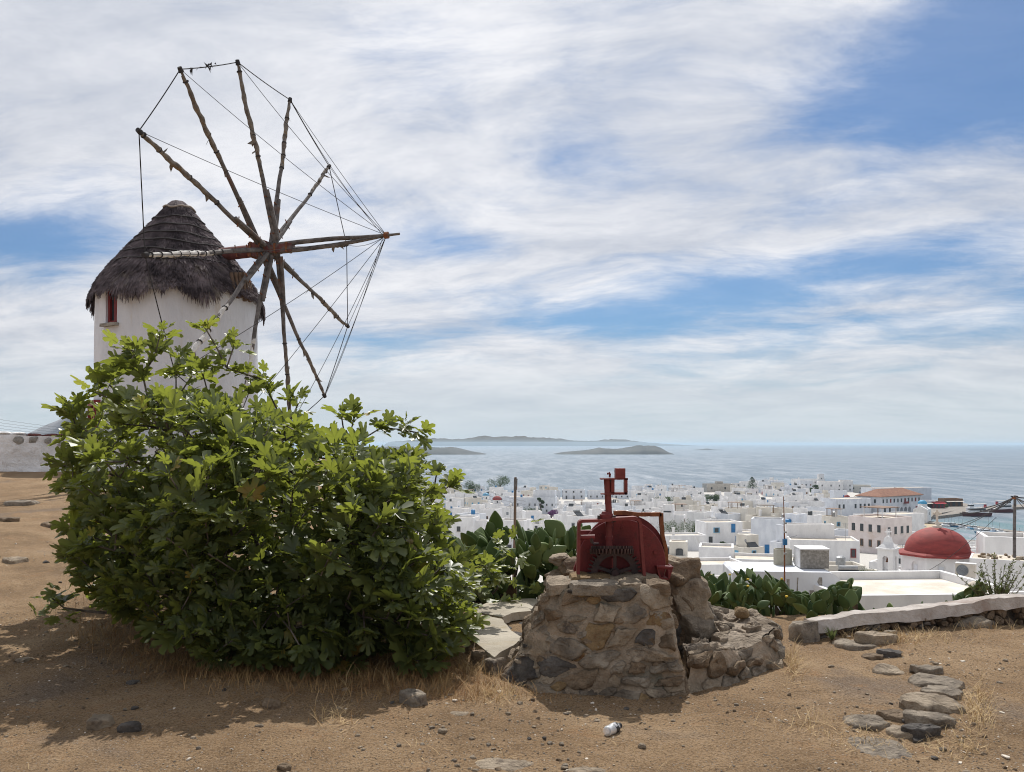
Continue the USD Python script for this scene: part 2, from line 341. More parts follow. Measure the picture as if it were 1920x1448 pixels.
def build_ground():
    th = np.radians(np.concatenate([np.arange(-180, -36, 3.0), np.arange(-36, 36, .16), np.arange(36, 180, 3.0)]))
    r = np.concatenate([[0.01, .6, 1.2, 1.8, 2.4, 3.0, 3.4], np.arange(3.7, 9.5, .034), 9.5 * (1 + .017) ** np.arange(0, 285)])
    r = r[r < 1150]
    R, T = np.meshgrid(r, th, indexing='ij'); X, Y = R * np.sin(T), R * np.cos(T)
    v = np.stack([X, Y, ground_z(X, Y)], -1).reshape(-1, 3)
    n, k = len(r), len(th); i, j = np.meshgrid(np.arange(n - 1), np.arange(k), indexing='ij'); j2 = (j + 1) % k
    f = np.stack([i * k + j, (i + 1) * k + j, (i + 1) * k + j2, i * k + j2], -1).reshape(-1, 4)[:, ::-1]
    N = Net(); g = N.add('geometry', 'position')
    z = N.add('separate_xyz', 'z', vector=g)
    n1 = N.add('noise_texture', 'fac', {'scale': 1.1, 'detail': 9.0, 'roughness': .65}, vector=g)
    col = N.add('rgb_ramp', 'color', {'ramp': [(.30, (.185, .117, .062)), (.5, (.320, .212, .118)), (.70, (.440, .310, .186))]}, fac=n1)
    n2 = N.add('noise_texture', 'fac', {'scale': .55, 'detail': 6.0, 'roughness': .6, 'distortion': .5}, vector=g)
    col = N.mixc(N.smooth(n2, .56, .68), col, (.23, .168, .118))
    n8 = N.add('noise_texture', 'fac', {'scale': 2.3, 'detail': 8.0, 'roughness': .7, 'distortion': .8}, vector=g)
    col = N.mixc(N.smooth(n8, .56, .66, 0, .7), col, (.34, .20, .10))
    n3 = N.add('noise_texture', 'fac', {'scale': 70.0, 'detail': 5.0, 'roughness': .7}, vector=g)
    col = N.mixc(N.smooth(n3, .49, .62, 0, .75), col, (.115, .075, .045))
    col = N.mixc(N.smooth(n3, .46, .36, 0, .5), col, (.42, .33, .23))
    vo = N.add('voronoi_texture', 'distance', {'scale': 55.0}, vector=g); vn = vo.split('.')[0]
    sep = N.add('separate_color', 'r', color=vn + '.color')
    peb = N.math('multiply', N.smooth(vo, .33, .22), N.math('greater_than', sep, .74))
    tone = N.mixc(sep.split('.')[0] + '.g', (.16, .13, .11), (.50, .45, .39))
    col = N.mixc(N.math('multiply', peb, .8), col, tone)
    vo2 = N.add('voronoi_texture', 'distance', {'scale': 140.0}, vector=g); vn2 = vo2.split('.')[0]
    s2 = N.add('separate_color', 'r', color=vn2 + '.color')
    col = N.mixc(N.math('multiply', N.math('multiply', N.smooth(vo2, .4, .25), N.math('greater_than', s2, .6)), .55), col, N.mixc(s2.split('.')[0] + '.b', (.13, .1, .08), (.46, .40, .33)))
    slope = N.add('rgb_ramp', 'color', {'ramp': [(.35, (.10, .085, .05)), (.65, (.24, .18, .11))]}, fac=n2)
    col = N.mixc(N.smooth(z, -.9, -2.0), col, slope)
    col = N.mixc(N.smooth(z, -6, -11), col, (.50, .48, .45))
    h = N.math('add', N.math('multiply', n3, .55), N.math('add', N.math('multiply', peb, .5), N.math('multiply', n1, 1.2)))
    b = N.add('bump', 'normal', {'strength': 1.0, 'distance': .055}, height=h)
    p = N.add('principled_bsdf', 'BSDF', {'roughness': .95, 'specular_ior_level': .15}, base_color=col, normal=b)
    tag(obj('ground', (v, f), N.make('/World/Looks/ground_dirt', p), smooth=True), 'bare sandy hilltop falling away to the paved town below', 'ground', None, 'structure')


build_ground()


def build_sea():
    rr = np.concatenate([[0], np.geomspace(150, 42000, 60)]); k = 128; th = np.arange(k) * 2 * PI / k
    v = [[0, 0, SEA]]; f = []
    for r in rr[1:]:
        v += [[r * math.sin(t), r * math.cos(t), SEA] for t in th]
    for j in range(k): f.append([0, 1 + (j + 1) % k, 1 + j])
    for i in range(len(rr) - 2):
        for j in range(k):
            a, b = 1 + i * k + j, 1 + i * k + (j + 1) % k; f += [[a, b, b + k], [a, b + k, a + k]]
    N = Net(); g = N.add('geometry', 'position')
    m1 = N.add('mapping', 'vector', {'scale': (.16, .05, 1)}, vector=g)
    n1 = N.add('noise_texture', 'fac', {'scale': 1.0, 'detail': 9.0, 'roughness': .72}, vector=m1)
    m2 = N.add('mapping', 'vector', {'scale': (.012, .0022, 1)}, vector=g)
    n2 = N.add('noise_texture', 'fac', {'scale': 1.0, 'detail': 6.0, 'roughness': .7}, vector=m2)
    m3_ = N.add('mapping', 'vector', {'scale': (.0016, .0007, 1)}, vector=g)
    n3 = N.add('noise_texture', 'fac', {'scale': 1.0, 'detail': 4.0, 'roughness': .6}, vector=m3_)
    deep = N.mixc(N.smooth(n3, .35, .65), (.058, .098, .138), (.080, .125, .168))
    x = N.add('separate_xyz', 'x', vector=g); y = x.split('.')[0] + '.y'
    bay = N.math('multiply', N.smooth(x, 120, 160), N.smooth(y, 440, 390))
    deep = N.mixc(bay, deep, (.055, .15, .17))
    caps = N.math('multiply', N.smooth(n1, .66, .74), .5)
    m5 = N.add('mapping', 'vector', {'scale': (.05, .0085, 1)}, vector=g)
    n5 = N.add('noise_texture', 'fac', {'scale': 1.0, 'detail': 7.0, 'roughness': .75}, vector=m5)
    deep = N.mixc(N.smooth(n5, .42, .62), deep, (.19, .225, .265))  # sky-coloured wave flecks, reflected light put into the water colour
    col = N.mixc(N.math('maximum', caps, N.math('multiply', N.smooth(n5, .62, .70), .4)), deep, (.55, .58, .6))
    h = N.math('add', N.math('multiply', n1, .6), N.math('add', N.math('multiply', n2, 2.5), N.math('multiply', n5, 1.6)))
    b = N.add('bump', 'normal', {'strength': .8, 'distance': 3.0}, height=h)
    p = N.add('principled_bsdf', 'BSDF', {'roughness': .38, 'ior': 1.33, 'specular_ior_level': .5}, base_color=col, normal=b)
    tag(obj('sea', (np.array(v), np.array(f)), N.make('/World/Looks/sea_water', p), smooth=True), 'wind-ruffled blue grey sea reaching to the horizon', 'sea', None, 'structure')


build_sea()


# islands and far hills: heightfields standing in the water
def island(name, label, cx, cy, lx, ly, hfun, mat, seed, base=SEA - 3, nx=90, ny=26, kind=None, rot=0):
    u, w = np.meshgrid(np.linspace(-1, 1, nx), np.linspace(-1, 1, ny), indexing='ij')
    edge = 1 - np.clip(np.abs(w), 0, 1) ** 2
    p = np.stack([u * lx * .01, w * ly * .01, np.zeros_like(u)], -1)
    h = hfun(u) * edge ** .6 * (1 + .5 * fbm(p * 1.3, 1, 4, seed))
    h = np.where(edge <= 0.001, 0, h)
    v = np.stack([cx + u * lx, cy + w * ly, base + h], -1).reshape(-1, 3)
    i, j = np.meshgrid(np.arange(nx - 1), np.arange(ny - 1), indexing='ij')
    f = np.stack([i * ny + j, (i + 1) * ny + j, (i + 1) * ny + j + 1, i * ny + j + 1], -1).reshape(-1, 4)
    tag(obj(name, (v, f), mat, smooth=True), label, 'island', None, kind)


isl_backlit = M('backlit_island_scrub', (.022, .024, .02), (.06, .056, .045), scale=.012, detail=8, c3=(.02, .026, .016), s3=.01, m3=(.5, .65))  # scrub painted dark, backlight shade put into the colour
far_mat = M('far_hill_scrub', (.03, .032, .03), (.06, .058, .05), scale=.002)


def curve(pts):
    xs, hs = zip(*pts); return lambda u: np.interp(u, xs, hs)


# d = 3100: 1 px = 1.88 m
island('rocky_island', 'low dark rocky island with a notched right end, standing behind the winch', (1143 - 960) / FOC * 3050, 3050, 112 / FOC * 3050, 150,
       curve([(-1, 0), (-.8, 8), (-.5, 14), (-.25, 20), (-.15, 25), (.0, 21), (.2, 23), (.42, 32), (.5, 36), (.55, 32), (.7, 34), (.8, 26), (.84, 22), (.9, 14), (.97, 8), (1, 0)]), isl_backlit, 1, kind='structure')
island('wooded_island', 'dark low island sloping down beside the top right of the fig bush', (770 - 960) / FOC * 3000, 3000, 146 / FOC * 3000, 160,
       curve([(-1, 20), (-.2, 28), (.2, 30), (.5, 26), (.7, 18), (.85, 10), (.95, 5), (1, 0)]), isl_backlit, 5, kind='structure')
island('far_islet', 'thin flat islet near the horizon, right of the rocky island', (1326 - 960) / FOC * 4900, 4900, 38 / FOC * 4900, 60,
       curve([(-1, 0), (-.7, 4), (-.2, 9), (0, 12), (.3, 7), (.7, 5), (1, 0)]), isl_backlit, 8, kind='structure')
island('far_hills', 'long pale blue hills lying on the horizon across the sea', (1020 - 960) / FOC * 13500, 13500, 285 / FOC * 13500, 900,
       curve([(-1, 60), (-.72, 118), (-.6, 100), (-.52, 112), (-.4, 150), (-.3, 135), (-.15, 140), (.05, 120), (.2, 86), (.34, 75), (.42, 98), (.52, 96), (.6, 70), (.75, 40), (.9, 18), (1, 0)]), far_mat, 12, kind='structure', nx=160)
island('distant_hill', 'pale hazy hill rising beyond the whitewashed wall at the far left', (190 - 960) / FOC * 1500, 1500, 150 / FOC * 1500, 120,
       curve([(-1, 24), (-.72, 28), (-.5, 44), (-.2, 62), (0, 72), (.4, 62), (.8, 20), (1, 5)]), M('haze_tinted_hillside', (.17, .18, .20), (.30, .31, .33), scale=.02, c3=(.13, .14, .13), s3=.015), 15, kind='structure', base=-8)  # hill colour carries painted bluish haze on top of the real air

hz_ = trimesh.creation.box((90000.0, 90000.0, 60.0)); hz_.apply_translation((0, 0, -40.0 + 30.0))
tag(obj('haze', (hz_.vertices, hz_.faces), usdkit.material(stage, '/World/Looks/haze_air', {'v': ('principled_volume', {'color': (.64, .83, 1.0), 'density': HAZE, 'anisotropy': .2})}, [], volume='v.volume')), 'thin sea haze', 'haze', None, 'stuff')

# ---------------------------------------------------------------- windmill
MX, MY, MR, MZ = -10.60, 27.96, 2.42, 0.45
HUB = np.array([-7.608, 27.0, 5.949 + EYE]); AX = nrm(np.array([.9543, -.2971, .0321]))
WH = nrm(np.cross([0, 0, 1.0], AX)); WU = np.cross(AX, WH)


def windmill():
    rng = np.random.default_rng(4)
    mill = thing('windmill', 'white round windmill with thatched cap and bare sail wheel, behind the fig bush', 'windmill', (MX, MY, 0))
    O = np.array([MX, MY, 0.0])
    # tower, with the window and door openings cut in
    wd = nrm(at(207, 560, 28.0)[:2] - np.array([0, 0])); b = wd[0] / wd[1]
    A = b * b + 1; B = -2 * (b * MX + MY); C = MX * MX + MY * MY - MR * MR
    y = (-B - math.sqrt(max(B * B - 4 * A * C, 0))) / (2 * A); wp = np.array([b * y, y])
    wa = math.atan2(wp[1] - MY, wp[0] - MX)
    da = math.atan2(-.55, -.83)
    prof = [[0, 0], [MR + .10, 0], [MR + .07, .9], [MR + .02, 2.2], [MR, 4.5], [MR - .02, 6.30 - MZ], [MR - .14, 6.52 - MZ], [0, 6.52 - MZ]]
    cyl = m3.Manifold.revolve(m3.CrossSection([prof]), 72).translate((0, 0, MZ))
    wz, wh, ww = 5.70, 1.0, .52

    def cutter(a, z, w, h, dep=.34): return m3.Manifold.cube((dep * 2, w, h), True).rotate((0, 0, math.degrees(a))).translate((math.cos(a) * MR, math.sin(a) * MR, z))
    cyl = cyl - cutter(wa, wz, ww, wh) - cutter(da, MZ + 1.25, 1.0, 2.1)
    cyl = cyl.refine_to_length(.16)
    q = cyl.to_mesh(); v, f = q.vert_properties[:, :3].astype(float), q.tri_verts
    r = np.hypot(v[:, 0], v[:, 1]); out = r > MR - .03
    dn = np.stack([v[:, 0] / np.maximum(r, .1), v[:, 1] / np.maximum(r, .1), 0 * r], -1)
    v = v + dn * (out * (.05 * fbm(v, 1.1, 4, 2) + .014 * fbm(v, 7, 3, 6)))[:, None]
    obj('tower', (v, f), mill_white_shaded, mill, smooth=40)
    # window
    def on(a, rad, z): return np.array([math.cos(a) * rad, math.sin(a) * rad, z])
    fr = MB()
    for s in (-1, 1): fr.box(on(wa, MR - .16, wz) + rotz([0, s * (ww / 2 - .04), 0], wa), (.1, .08, wh), wa)
    for s in (-1, 1): fr.box(on(wa, MR - .16, wz + s * (wh / 2 - .04)), (.1, ww - .16, .08), wa)
    fr.box(on(wa, MR - .17, wz), (.06, .05, wh - .16), wa)
    w = obj('window', fr, red_paint_door, mill)
    obj('pane', MB().box(on(wa, MR - .2, wz), (.03, ww - .1, wh - .1), wa), dark_glass, w)
    obj('shutter', MB().box(on(wa, MR - .12, wz) + rotz([0, .12, 0], wa), (.03, .2, wh - .12), wa), red_paint_door, w)
    sl = trimesh.creation.box((.34, ww + .16, .09)).subdivide().subdivide(); sv = rotz(sl.vertices, wa) + on(wa, MR - .04, wz - wh / 2 - .06)
    obj('sill', (sv + vfbm(sv, 6, .03, 3), sl.faces), stain_grey, w)
    d = obj('door', MB().box(on(da, MR - .15, MZ + 1.2), (.08, .96, 2.0), da), red_paint_door, mill)
    jm = MB()
    for s in (-1, 1): jm.box(on(da, MR + .02, MZ + 1.25) + rotz([0, s * .57, 0], da), (.2, .14, 2.2), da)
    jm.box(on(da, MR + .02, MZ + 2.42), (.2, 1.28, .16), da)
    obj('door_frame', jm, red_paint_door, d)
    # thatched cap
    P = np.array([[0, 9.36], [.16, 9.31], [.32, 9.15], [.50, 8.92], [.76, 8.58], [1.08, 8.18], [1.40, 7.80], [1.72, 7.40], [2.04, 6.98], [2.32, 6.55], [2.50, 6.22], [2.60, 5.95]])
    seg = np.r_[0, np.cumsum(np.hypot(*np.diff(P, axis=0).T))]; S = seg[-2]

    def prof_at(s): return np.stack([np.interp(s, seg, P[:, 0]), np.interp(s, seg, P[:, 1])], -1)
    ha = math.atan2(AX[1], AX[0])
    core = MB().lathe(np.vstack([prof_at(np.linspace(0, S * .93, 26)) * [1, 1] - [[0, .05]]] ), 60)
    cv, cf = core.get(); obj('roof_core', (cv + vfbm(cv, 2.2, .06, 8), cf), straw, mill, smooth=True)

    def blades(n, s0, s1, l0, l1, w0, w1, lift, seed, tongue=None):
        g = np.random.default_rng(seed)
        s = np.sqrt(g.uniform(s0 ** 2, s1 ** 2, n)); th = g.uniform(0, 2 * PI, n); L = g.uniform(l0, l1, n)
        if tongue is not None: L = L * tongue(th)
        k = 5; t = np.linspace(0, 1, k)
        ss_ = s[:, None] + L[:, None] * t; rz = prof_at(ss_)
        over = np.maximum(ss_ - seg[-1], 0)
        tw = g.normal(0, .05, n)[:, None] * t / np.maximum(rz[..., 0], .5) * 1.3
        lf = (lift * g.uniform(.2, 1.0, n))[:, None] * (t ** 1.5 * .8 + .3) + g.normal(0, .008, n)[:, None]
        R = rz[..., 0] + lf * .6; Z = rz[..., 1] + lf * .8 - over
        a = th[:, None] + tw
        wd_ = g.uniform(w0, w1, n)[:, None] * np.array([.7, 1.0, .95, .7, .12]) / 2 / np.maximum(R, .15)
        l = np.stack([R * np.cos(a - wd_), R * np.sin(a - wd_), Z], -1); r_ = np.stack([R * np.cos(a + wd_), R * np.sin(a + wd_), Z], -1)
        mid = np.stack([(R + .012) * np.cos(a), (R + .012) * np.sin(a), Z + .012], -1)
        vv = np.stack([l, mid, r_], 2).reshape(-1, 3); base = np.arange(n)[:, None, None] * (k * 3)
        q_ = []
        for i in range(k - 1):
            for j in range(2): q_.append([i * 3 + j, i * 3 + j + 1, i * 3 + 3 + j + 1, i * 3 + 3 + j])
        return vv, (base + np.array(q_)[None]).reshape(-1, 4)
    rows = [(.05, .5, 700), (.5, 1.0, 900), (1.0, 1.5, 1200), (1.5, 2.0, 1500), (2.0, 2.5, 1700), (2.5, 3.0, 2000), (3.0, 3.5, 2200)]
    for i, (a, b2, n) in enumerate(rows):
        m = MB().add(*blades(n, max(a - .12, .03), b2 - .12, .3, .62, .025, .06, .05 + .012 * i, 20 + i))
        obj('thatch_layer', m, straw, mill, smooth=True, kind='stuff')

    def tongue(th):
        x = np.stack([np.cos(th) * 3.0, np.sin(th) * 3.0, 0 * th], -1)
        j = np.abs((th * 13 / (2 * PI) + .55 * meshkit.noise(x + 50, 4) * 3) % 1 - .5) * 2
        dh = np.abs((th - ha + PI) % (2 * PI) - PI)
        return (.34 + .72 * j ** 1.2 * (.5 + meshkit.noise(x * 1.7 + 9, 3))) * (.45 + .55 * ss(.25, .75, dh))
    m = MB().add(*blades(5200, S - .62, S - .05, .55, .75, .025, .055, .09, 77, tongue))
    obj('thatch_fringe', m, straw, mill, smooth=True, kind='stuff')
    for i, s in enumerate((.55, 1.06, 1.46, 1.84, 2.22, 2.62, 3.0)):
        a = np.linspace(0, 2 * PI, 73); sw = s + .05 * np.sin(a * 3 + i) + .03 * np.sin(a * 7 + 2 * i); rz = prof_at(sw)
        pts = np.stack([(rz[:, 0] + .055) * np.cos(a), (rz[:, 0] + .055) * np.sin(a), rz[:, 1] + .07], -1)
        obj('roof_rope', MB().tube(pts, .022 if i else .03, 5, cap=False), straw_pale if i == 0 else rope_mat, mill, smooth=True)
    # timber mouth of the cap round the axle
    for k in range(7):
        t = (k - 3) * .15; a = ha + t / MR * 1.05
        p0 = on(a, MR + .03, 6.05 + .1 * rng.random()); p1 = on(a, MR - .05 - .02 * abs(k - 3), 6.95 - .03 * abs(k - 3))
        obj('cap_timber', MB().tube([p0, p1], [.07, .06], 6), wood, mill, smooth=True)
    # axle, hub, bowsprit
    L = lambda p: np.asarray(p) - O
    obj('axle', MB().tube([L(HUB - AX * 3.2), L(HUB + AX * .25)], [.21, .19], 10), red_timber, mill, smooth=True)
    R3 = np.stack([AX, WH, WU], 1)
    hb = MB()
    for c, sz in (((-.12, 0, 0), (.62, .42, .42)), ((.5, 0, -.03), (1.0, .26, .24))):
        bx = trimesh.creation.box(sz); hb.add((bx.vertices + c) @ R3.T + L(HUB), bx.faces)
    hub = obj('hub', hb, red_timber, mill)
    for t in (-.35, .12, .45, .85):
        bx = trimesh.creation.box((.06, .47 - .16 * (t > .2), .47 - .18 * (t > .2))); obj('iron_band', (((bx.vertices + [t, 0, -.02 * (t > .2)]) @ R3.T) + L(HUB), bx.faces), rust, hub)
    tip = HUB + AX * 4.12 + WU * .02
    bs = MB()
    for s in (-1, 1):
        bs.tube([L(HUB + AX * .2 + WU * .10 * s), L(HUB + AX * 1.3 + WU * .115 * s), L(HUB + AX * 2.4 + WU * .10 * s), L(HUB + AX * 3.3 + WU * .045 * s), L(tip)], [.075, .075, .07, .06, .05], 8)
    bs.tube([L(tip - AX * .5), L(tip + AX * .42)], [.055, .035], 8)
    sp = obj('bowsprit', bs, wood_grey, mill, smooth=40)
    obj('collar', MB().tube([L(tip - AX * .06), L(tip + AX * .06)], [.1, .1], 10), rust, sp, smooth=40)
    # arms: tips taken where each one ends in the plane of the wheel
    tips_px = {0: (260.5, 245.8), 1: (338, 130), 2: (445.6, 116.7), 3: (543.8, 187.3), 4: (617.2, 312), 5: (650, 459), 6: (652, 611.8), 7: (608.5, 742.3), 8: (546, 795), 9: (446, 792), 10: (328, 700), 11: (271.6, 478)}
    tips = []
    for k in range(12):
        ray = at(*tips_px[k], 1.0) - np.array([0, 0, EYE]); t = np.dot(HUB - [0, 0, EYE], AX) / np.dot(ray, AX)
        tips.append(np.array([0, 0, EYE]) + ray * t)
    furl = {0: (.42, 1.0, 1), 1: (.45, .97, 1), 2: (.36, .98, .9), 3: (.5, .98, .8), 4: (.6, .97, .55), 5: (.72, .99, 1.1), 6: (.42, .98, .9), 7: (.55, .98, .5), 8: (.5, 1, .7), 9: (.5, 1, .8), 10: (.48, .98, 1.1), 11: (.38, .99, 1.1)}
    for k in range(12):
        off = AX * (.09, -.15, .46, .22, .14, -.02)[k % 6]
        h, T = HUB + off, tips[k]; ax = T - h; ln = np.linalg.norm(ax); u = ax / ln
        n_ = 14; t = np.linspace(0.0, 1, n_); wob = vfbm(h + ax * t[:, None] * 1.0, .5, .09, 30 + k) * (t * (1 - t) * 4)[:, None]
        pts = h + ax * t[:, None] + wob
        arm = obj('sail_arm', MB().tube([L(p) for p in pts], np.interp(t, [0, .35, 1], [.078, .068, .036]), 7), wood_grey, mill, smooth=60)
        # doubling piece lashed near the hub
        q0, q1 = h + u * .25 + AX * .1, h + u * 1.75 + AX * .085
        cl = obj('doubling_piece', MB().tube([L(q0), L(q0 + (q1 - q0) * .5), L(q1)], [.07, .07, .055], 6), wood_grey, arm, smooth=60)
        bt = MB()
        side = nrm(np.cross(u, AX))
        for s in (.45, .95, 1.55): bt.tube([L(h + u * s - side * .17 + AX * .04), L(h + u * s + side * .17 + AX * .04)], .018, 5)
        obj('bolts', bt, rust, arm)
        a, b2, fat = furl[k]
        t = np.linspace(a, b2, 34); i0 = np.stack([np.interp(t, np.linspace(0, 1, n_), pts[:, c]) for c in range(3)], -1)
        rr = (.05 + .030 * fat * np.clip(np.sin((t - a) / (b2 - a) * PI * .94 + .12), 0, 1)) * (1 + .38 * fbm(i0, 3.0, 3, 50 + k)) * (.92 + .12 * np.sin(t * 95))
        mt = canvas_lit if k in (9, 10, 11) else canvas_shaded  # lit copy for sails before the tower, backlit copy against the sky
        fs = obj('furled_sail', MB().tube([L(p) for p in i0 + vfbm(i0, 3.5, .04, 60 + k)], rr, 9), mt, arm, smooth=50)
        for tt in np.linspace(a + .03, b2 - .03, 9 if k in (9, 11) else 6):
            c = np.array([np.interp(tt, np.linspace(0, 1, n_), pts[:, j]) for j in range(3)])
            if k in (10, 11) or rng.random() < .6: obj('lashing', MB().tube([L(c - u * .015), L(c + u * .015)], .078 * (.8 + .3 * fat), 8), rope_mat, arm, smooth=60)
        for _ in range(3):
            c = h + ax * rng.uniform(a, min(b2, a + .45)); dv = nrm(rng.normal(0, 1, 3) + [0, 0, -1.2]) * rng.uniform(.12, .3); s2 = nrm(np.cross(dv, rng.normal(0, 1, 3))) * .06
            obj('loose_rag', MB().add([L(c - s2), L(c + s2), L(c + dv * .6 + s2 * 1.2), L(c + dv)], [[0, 1, 2], [0, 2, 3]]), canvas_shaded, arm)
        obj('tip_knob', MB().tube([L(T - u * .08), L(T + u * .06)], [.075, .06], 8), rope_mat, arm, smooth=60)

    def rope(name, a, b, r, sag, n=9):
        t = np.linspace(0, 1, n); p = a + (b - a) * t[:, None]; p[:, 2] -= sag * 4 * t * (1 - t)
        obj(name, MB().tube([L(x) for x in p], r, 5, cap=False), rope_mat, mill, smooth=True)
    for k in range(12):
        rope('rim_rope', tips[k], tips[(k + 1) % 12], .015, .03)
        rope('stay_rope', tips[k], tip, .0085, .06 + .05 * (k % 3), 12)
    for k in (3, 7): rope('stay_rope', tips[k] + AX * .02, tip - AX * .1, .0085, .25, 12)
    rg = MB()
    for _ in range(16):
        c = tips[1] + (tips[2] - tips[1]) * rng.uniform(.15, .65); dv = rng.normal(0, .07, 3); s2 = rng.normal(0, .05, 3)
        rg.add([c, c + s2, c + dv + s2 * .5 - [0, 0, .05]], [[0, 1, 2]])
    rg.v = [x - O for x in rg.v]
    obj('torn_rag', rg, rope_mat, mill, kind='stuff')


windmill()


# whitewashed wall on the left, running from the frame's edge to the mill
def left_wall():
    A = np.array([-14.9, 23.6]); B = np.array([-10.9, 25.1]); B2 = np.array([-8.9, 25.6])
    w = thing('rubble_wall', 'rough whitewashed stone wall with grey worn patches, left of the windmill', 'wall')
    n, mz = 150, 22
    t = np.linspace(0, 1, n)
    c = np.stack([np.interp(t, [0, .68, 1], [A[0], B[0], B2[0]]), np.interp(t, [0, .68, 1], [A[1], B[1], B2[1]])], -1)
    dirv = nrm(np.gradient(c, axis=0)); nor = np.stack([dirv[:, 1], -dirv[:, 0]], -1)
    base = ridge_z(c[:, 0], c[:, 1]) - .3
    top = np.interp(c[:, 0], [-15, -14, -12.5, -11, -9], [1.86, 1.90, 1.84, 1.72, 1.6]) + .05 * fbm(np.stack([c[:, 0], c[:, 1], 0 * t], -1), 2.2, 3, 5)
    grid = []
    for j in range(mz):
        u = j / (mz - 1); P = np.stack([c[:, 0] + nor[:, 0] * (.28 - .06 * u), c[:, 1] + nor[:, 1] * (.28 - .06 * u), base + (top - base) * u], -1); grid.append(P)
    for off in (.12, -.1, -.25): grid.append(np.stack([c[:, 0] + nor[:, 0] * off, c[:, 1] + nor[:, 1] * off, top + .02 * fbm(np.stack([c[:, 0] * 4, c[:, 1] * 4, t * 0 + off], -1))], -1))
    grid.append(np.stack([c[:, 0] - nor[:, 0] * .28, c[:, 1] - nor[:, 1] * .28, base], -1))
    G = np.array(grid); sh = G.shape; v = G.reshape(-1, 3)
    lump = fbm(v, 2.6, 4, 7) * .12 + fbm(v, 7, 3, 8) * .035
    v = v + np.repeat(np.concatenate([nor, 0 * t[:, None]], -1)[None], sh[0], 0).reshape(-1, 3) * lump[:, None]
    i, j = np.meshgrid(np.arange(sh[0] - 1), np.arange(n - 1), indexing='ij'); f = np.stack([i * n + j, i * n + j + 1, (i + 1) * n + j + 1, (i + 1) * n + j], -1).reshape(-1, 4)
    obj('wall_body', (v, f), lime_wall, w, smooth=50)
    rng = np.random.default_rng(8)
    for x in np.arange(-14.6, -9.2, .36):   # bare stones where the wash has worn off, and the flat stones on top
        k = int(np.argmin(abs(c[:, 0] - x)))
        p = np.array([c[k, 0] + nor[k, 0] * .20, c[k, 1] + nor[k, 1] * .20, top[k] - rng.uniform(.1, .2)])
        if rng.random() < .75: obj('stone', rock(rng.uniform(.1, .2), .08, rng.uniform(.06, .13), int(rng.integers(1e6)), p, math.atan2(dirv[k, 1], dirv[k, 0])), stain_grey, w, smooth=45)
        p2 = np.array([c[k, 0], c[k, 1], top[k] + .02])
        obj('top_stone', rock(rng.uniform(.17, .26), .22, .06, int(rng.integers(1e6)), p2, math.atan2(dirv[k, 1], dirv[k, 0])), lime_wall if rng.random() < .55 else red_timber if rng.random() < .4 else stain_grey, w, smooth=45)


def rock(rx, ry, rz, seed, c=(0, 0, 0), rot=0.0, sub=2, rough=.35, flat=1.0):
    """An angular stone: a noisy box-like ellipsoid."""
    t = trimesh.creation.icosphere(sub); v = t.vertices.copy(); g = np.random.default_rng(seed)
    v = np.sign(v) * np.abs(v) ** .72
    for _ in range(6):                      # flat broken faces
        n = nrm(g.normal(0, 1, 3)); h = g.uniform(.62, .95); d = v @ n; v = v - np.outer(np.maximum(d - h, 0), n)
    v = v * (1 + rough * fbm(v, 1.3, 3, seed % 997)[:, None])
    if sub > 2: v = v * (1 + .12 * fbm(v, 5, 3, seed % 991)[:, None])
    v = v * [rx, ry, rz]
    if flat < 1: v[:, 2] = np.minimum(v[:, 2], rz * flat)
    return rotz(v, rot) + np.asarray(c, float), t.faces


left_wall()

# ---------------------------------------------------------------- masonry of the well and its winch
class Patch:
    """Ruled surface between two polylines B (v=0) and T (v=1)."""
    def __init__(s, B, T, flip=False):
        s.B, s.T, s.flip = np.asarray(B, float), np.asarray(T, float), flip
        k = len(s.B); mid = (s.B + s.T) / 2
        l = np.r_[0, np.cumsum(np.linalg.norm(np.diff(mid, axis=0), axis=1))]; s.U = l[-1]; s.k = l / l[-1]
        s.V = np.linalg.norm(s.T - s.B, axis=1).mean()
    def at(s, u, v):
        u = np.clip(u, 0, 1); b = np.stack([np.interp(u, s.k, s.B[:, c]) for c in range(3)], -1); t = np.stack([np.interp(u, s.k, s.T[:, c]) for c in range(3)], -1)
        return b + (t - b) * np.asarray(v)[..., None]
    def normal(s, u, v):
        e = .03; u = np.clip(u, e, 1 - e); v = np.clip(v, e, 1 - e)
        n = nrm(np.cross(s.at(u + e, v) - s.at(u - e, v), s.at(u, v + e) - s.at(u, v - e))); return -n if s.flip else n
    def grid(s, step=.03):
        nu, nv = max(2, int(s.U / step)), max(2, int(s.V / step)); u, v = np.meshgrid(np.linspace(0, 1, nu), np.linspace(0, 1, nv), indexing='ij')
        P = s.at(u, v).reshape(-1, 3); i, j = np.meshgrid(np.arange(nu - 1), np.arange(nv - 1), indexing='ij')
        f = np.stack([i * nv + j, (i + 1) * nv + j, (i + 1) * nv + j + 1, i * nv + j + 1], -1).reshape(-1, 4)
        return P, (f[:, ::-1] if s.flip else f)


def rough_shift(P, amp=1.0): return amp * (vfbm(P, 3.5, .06, 5) + vfbm(P, 13.0, .022, 9) + vfbm(P, 40.0, .006, 13))


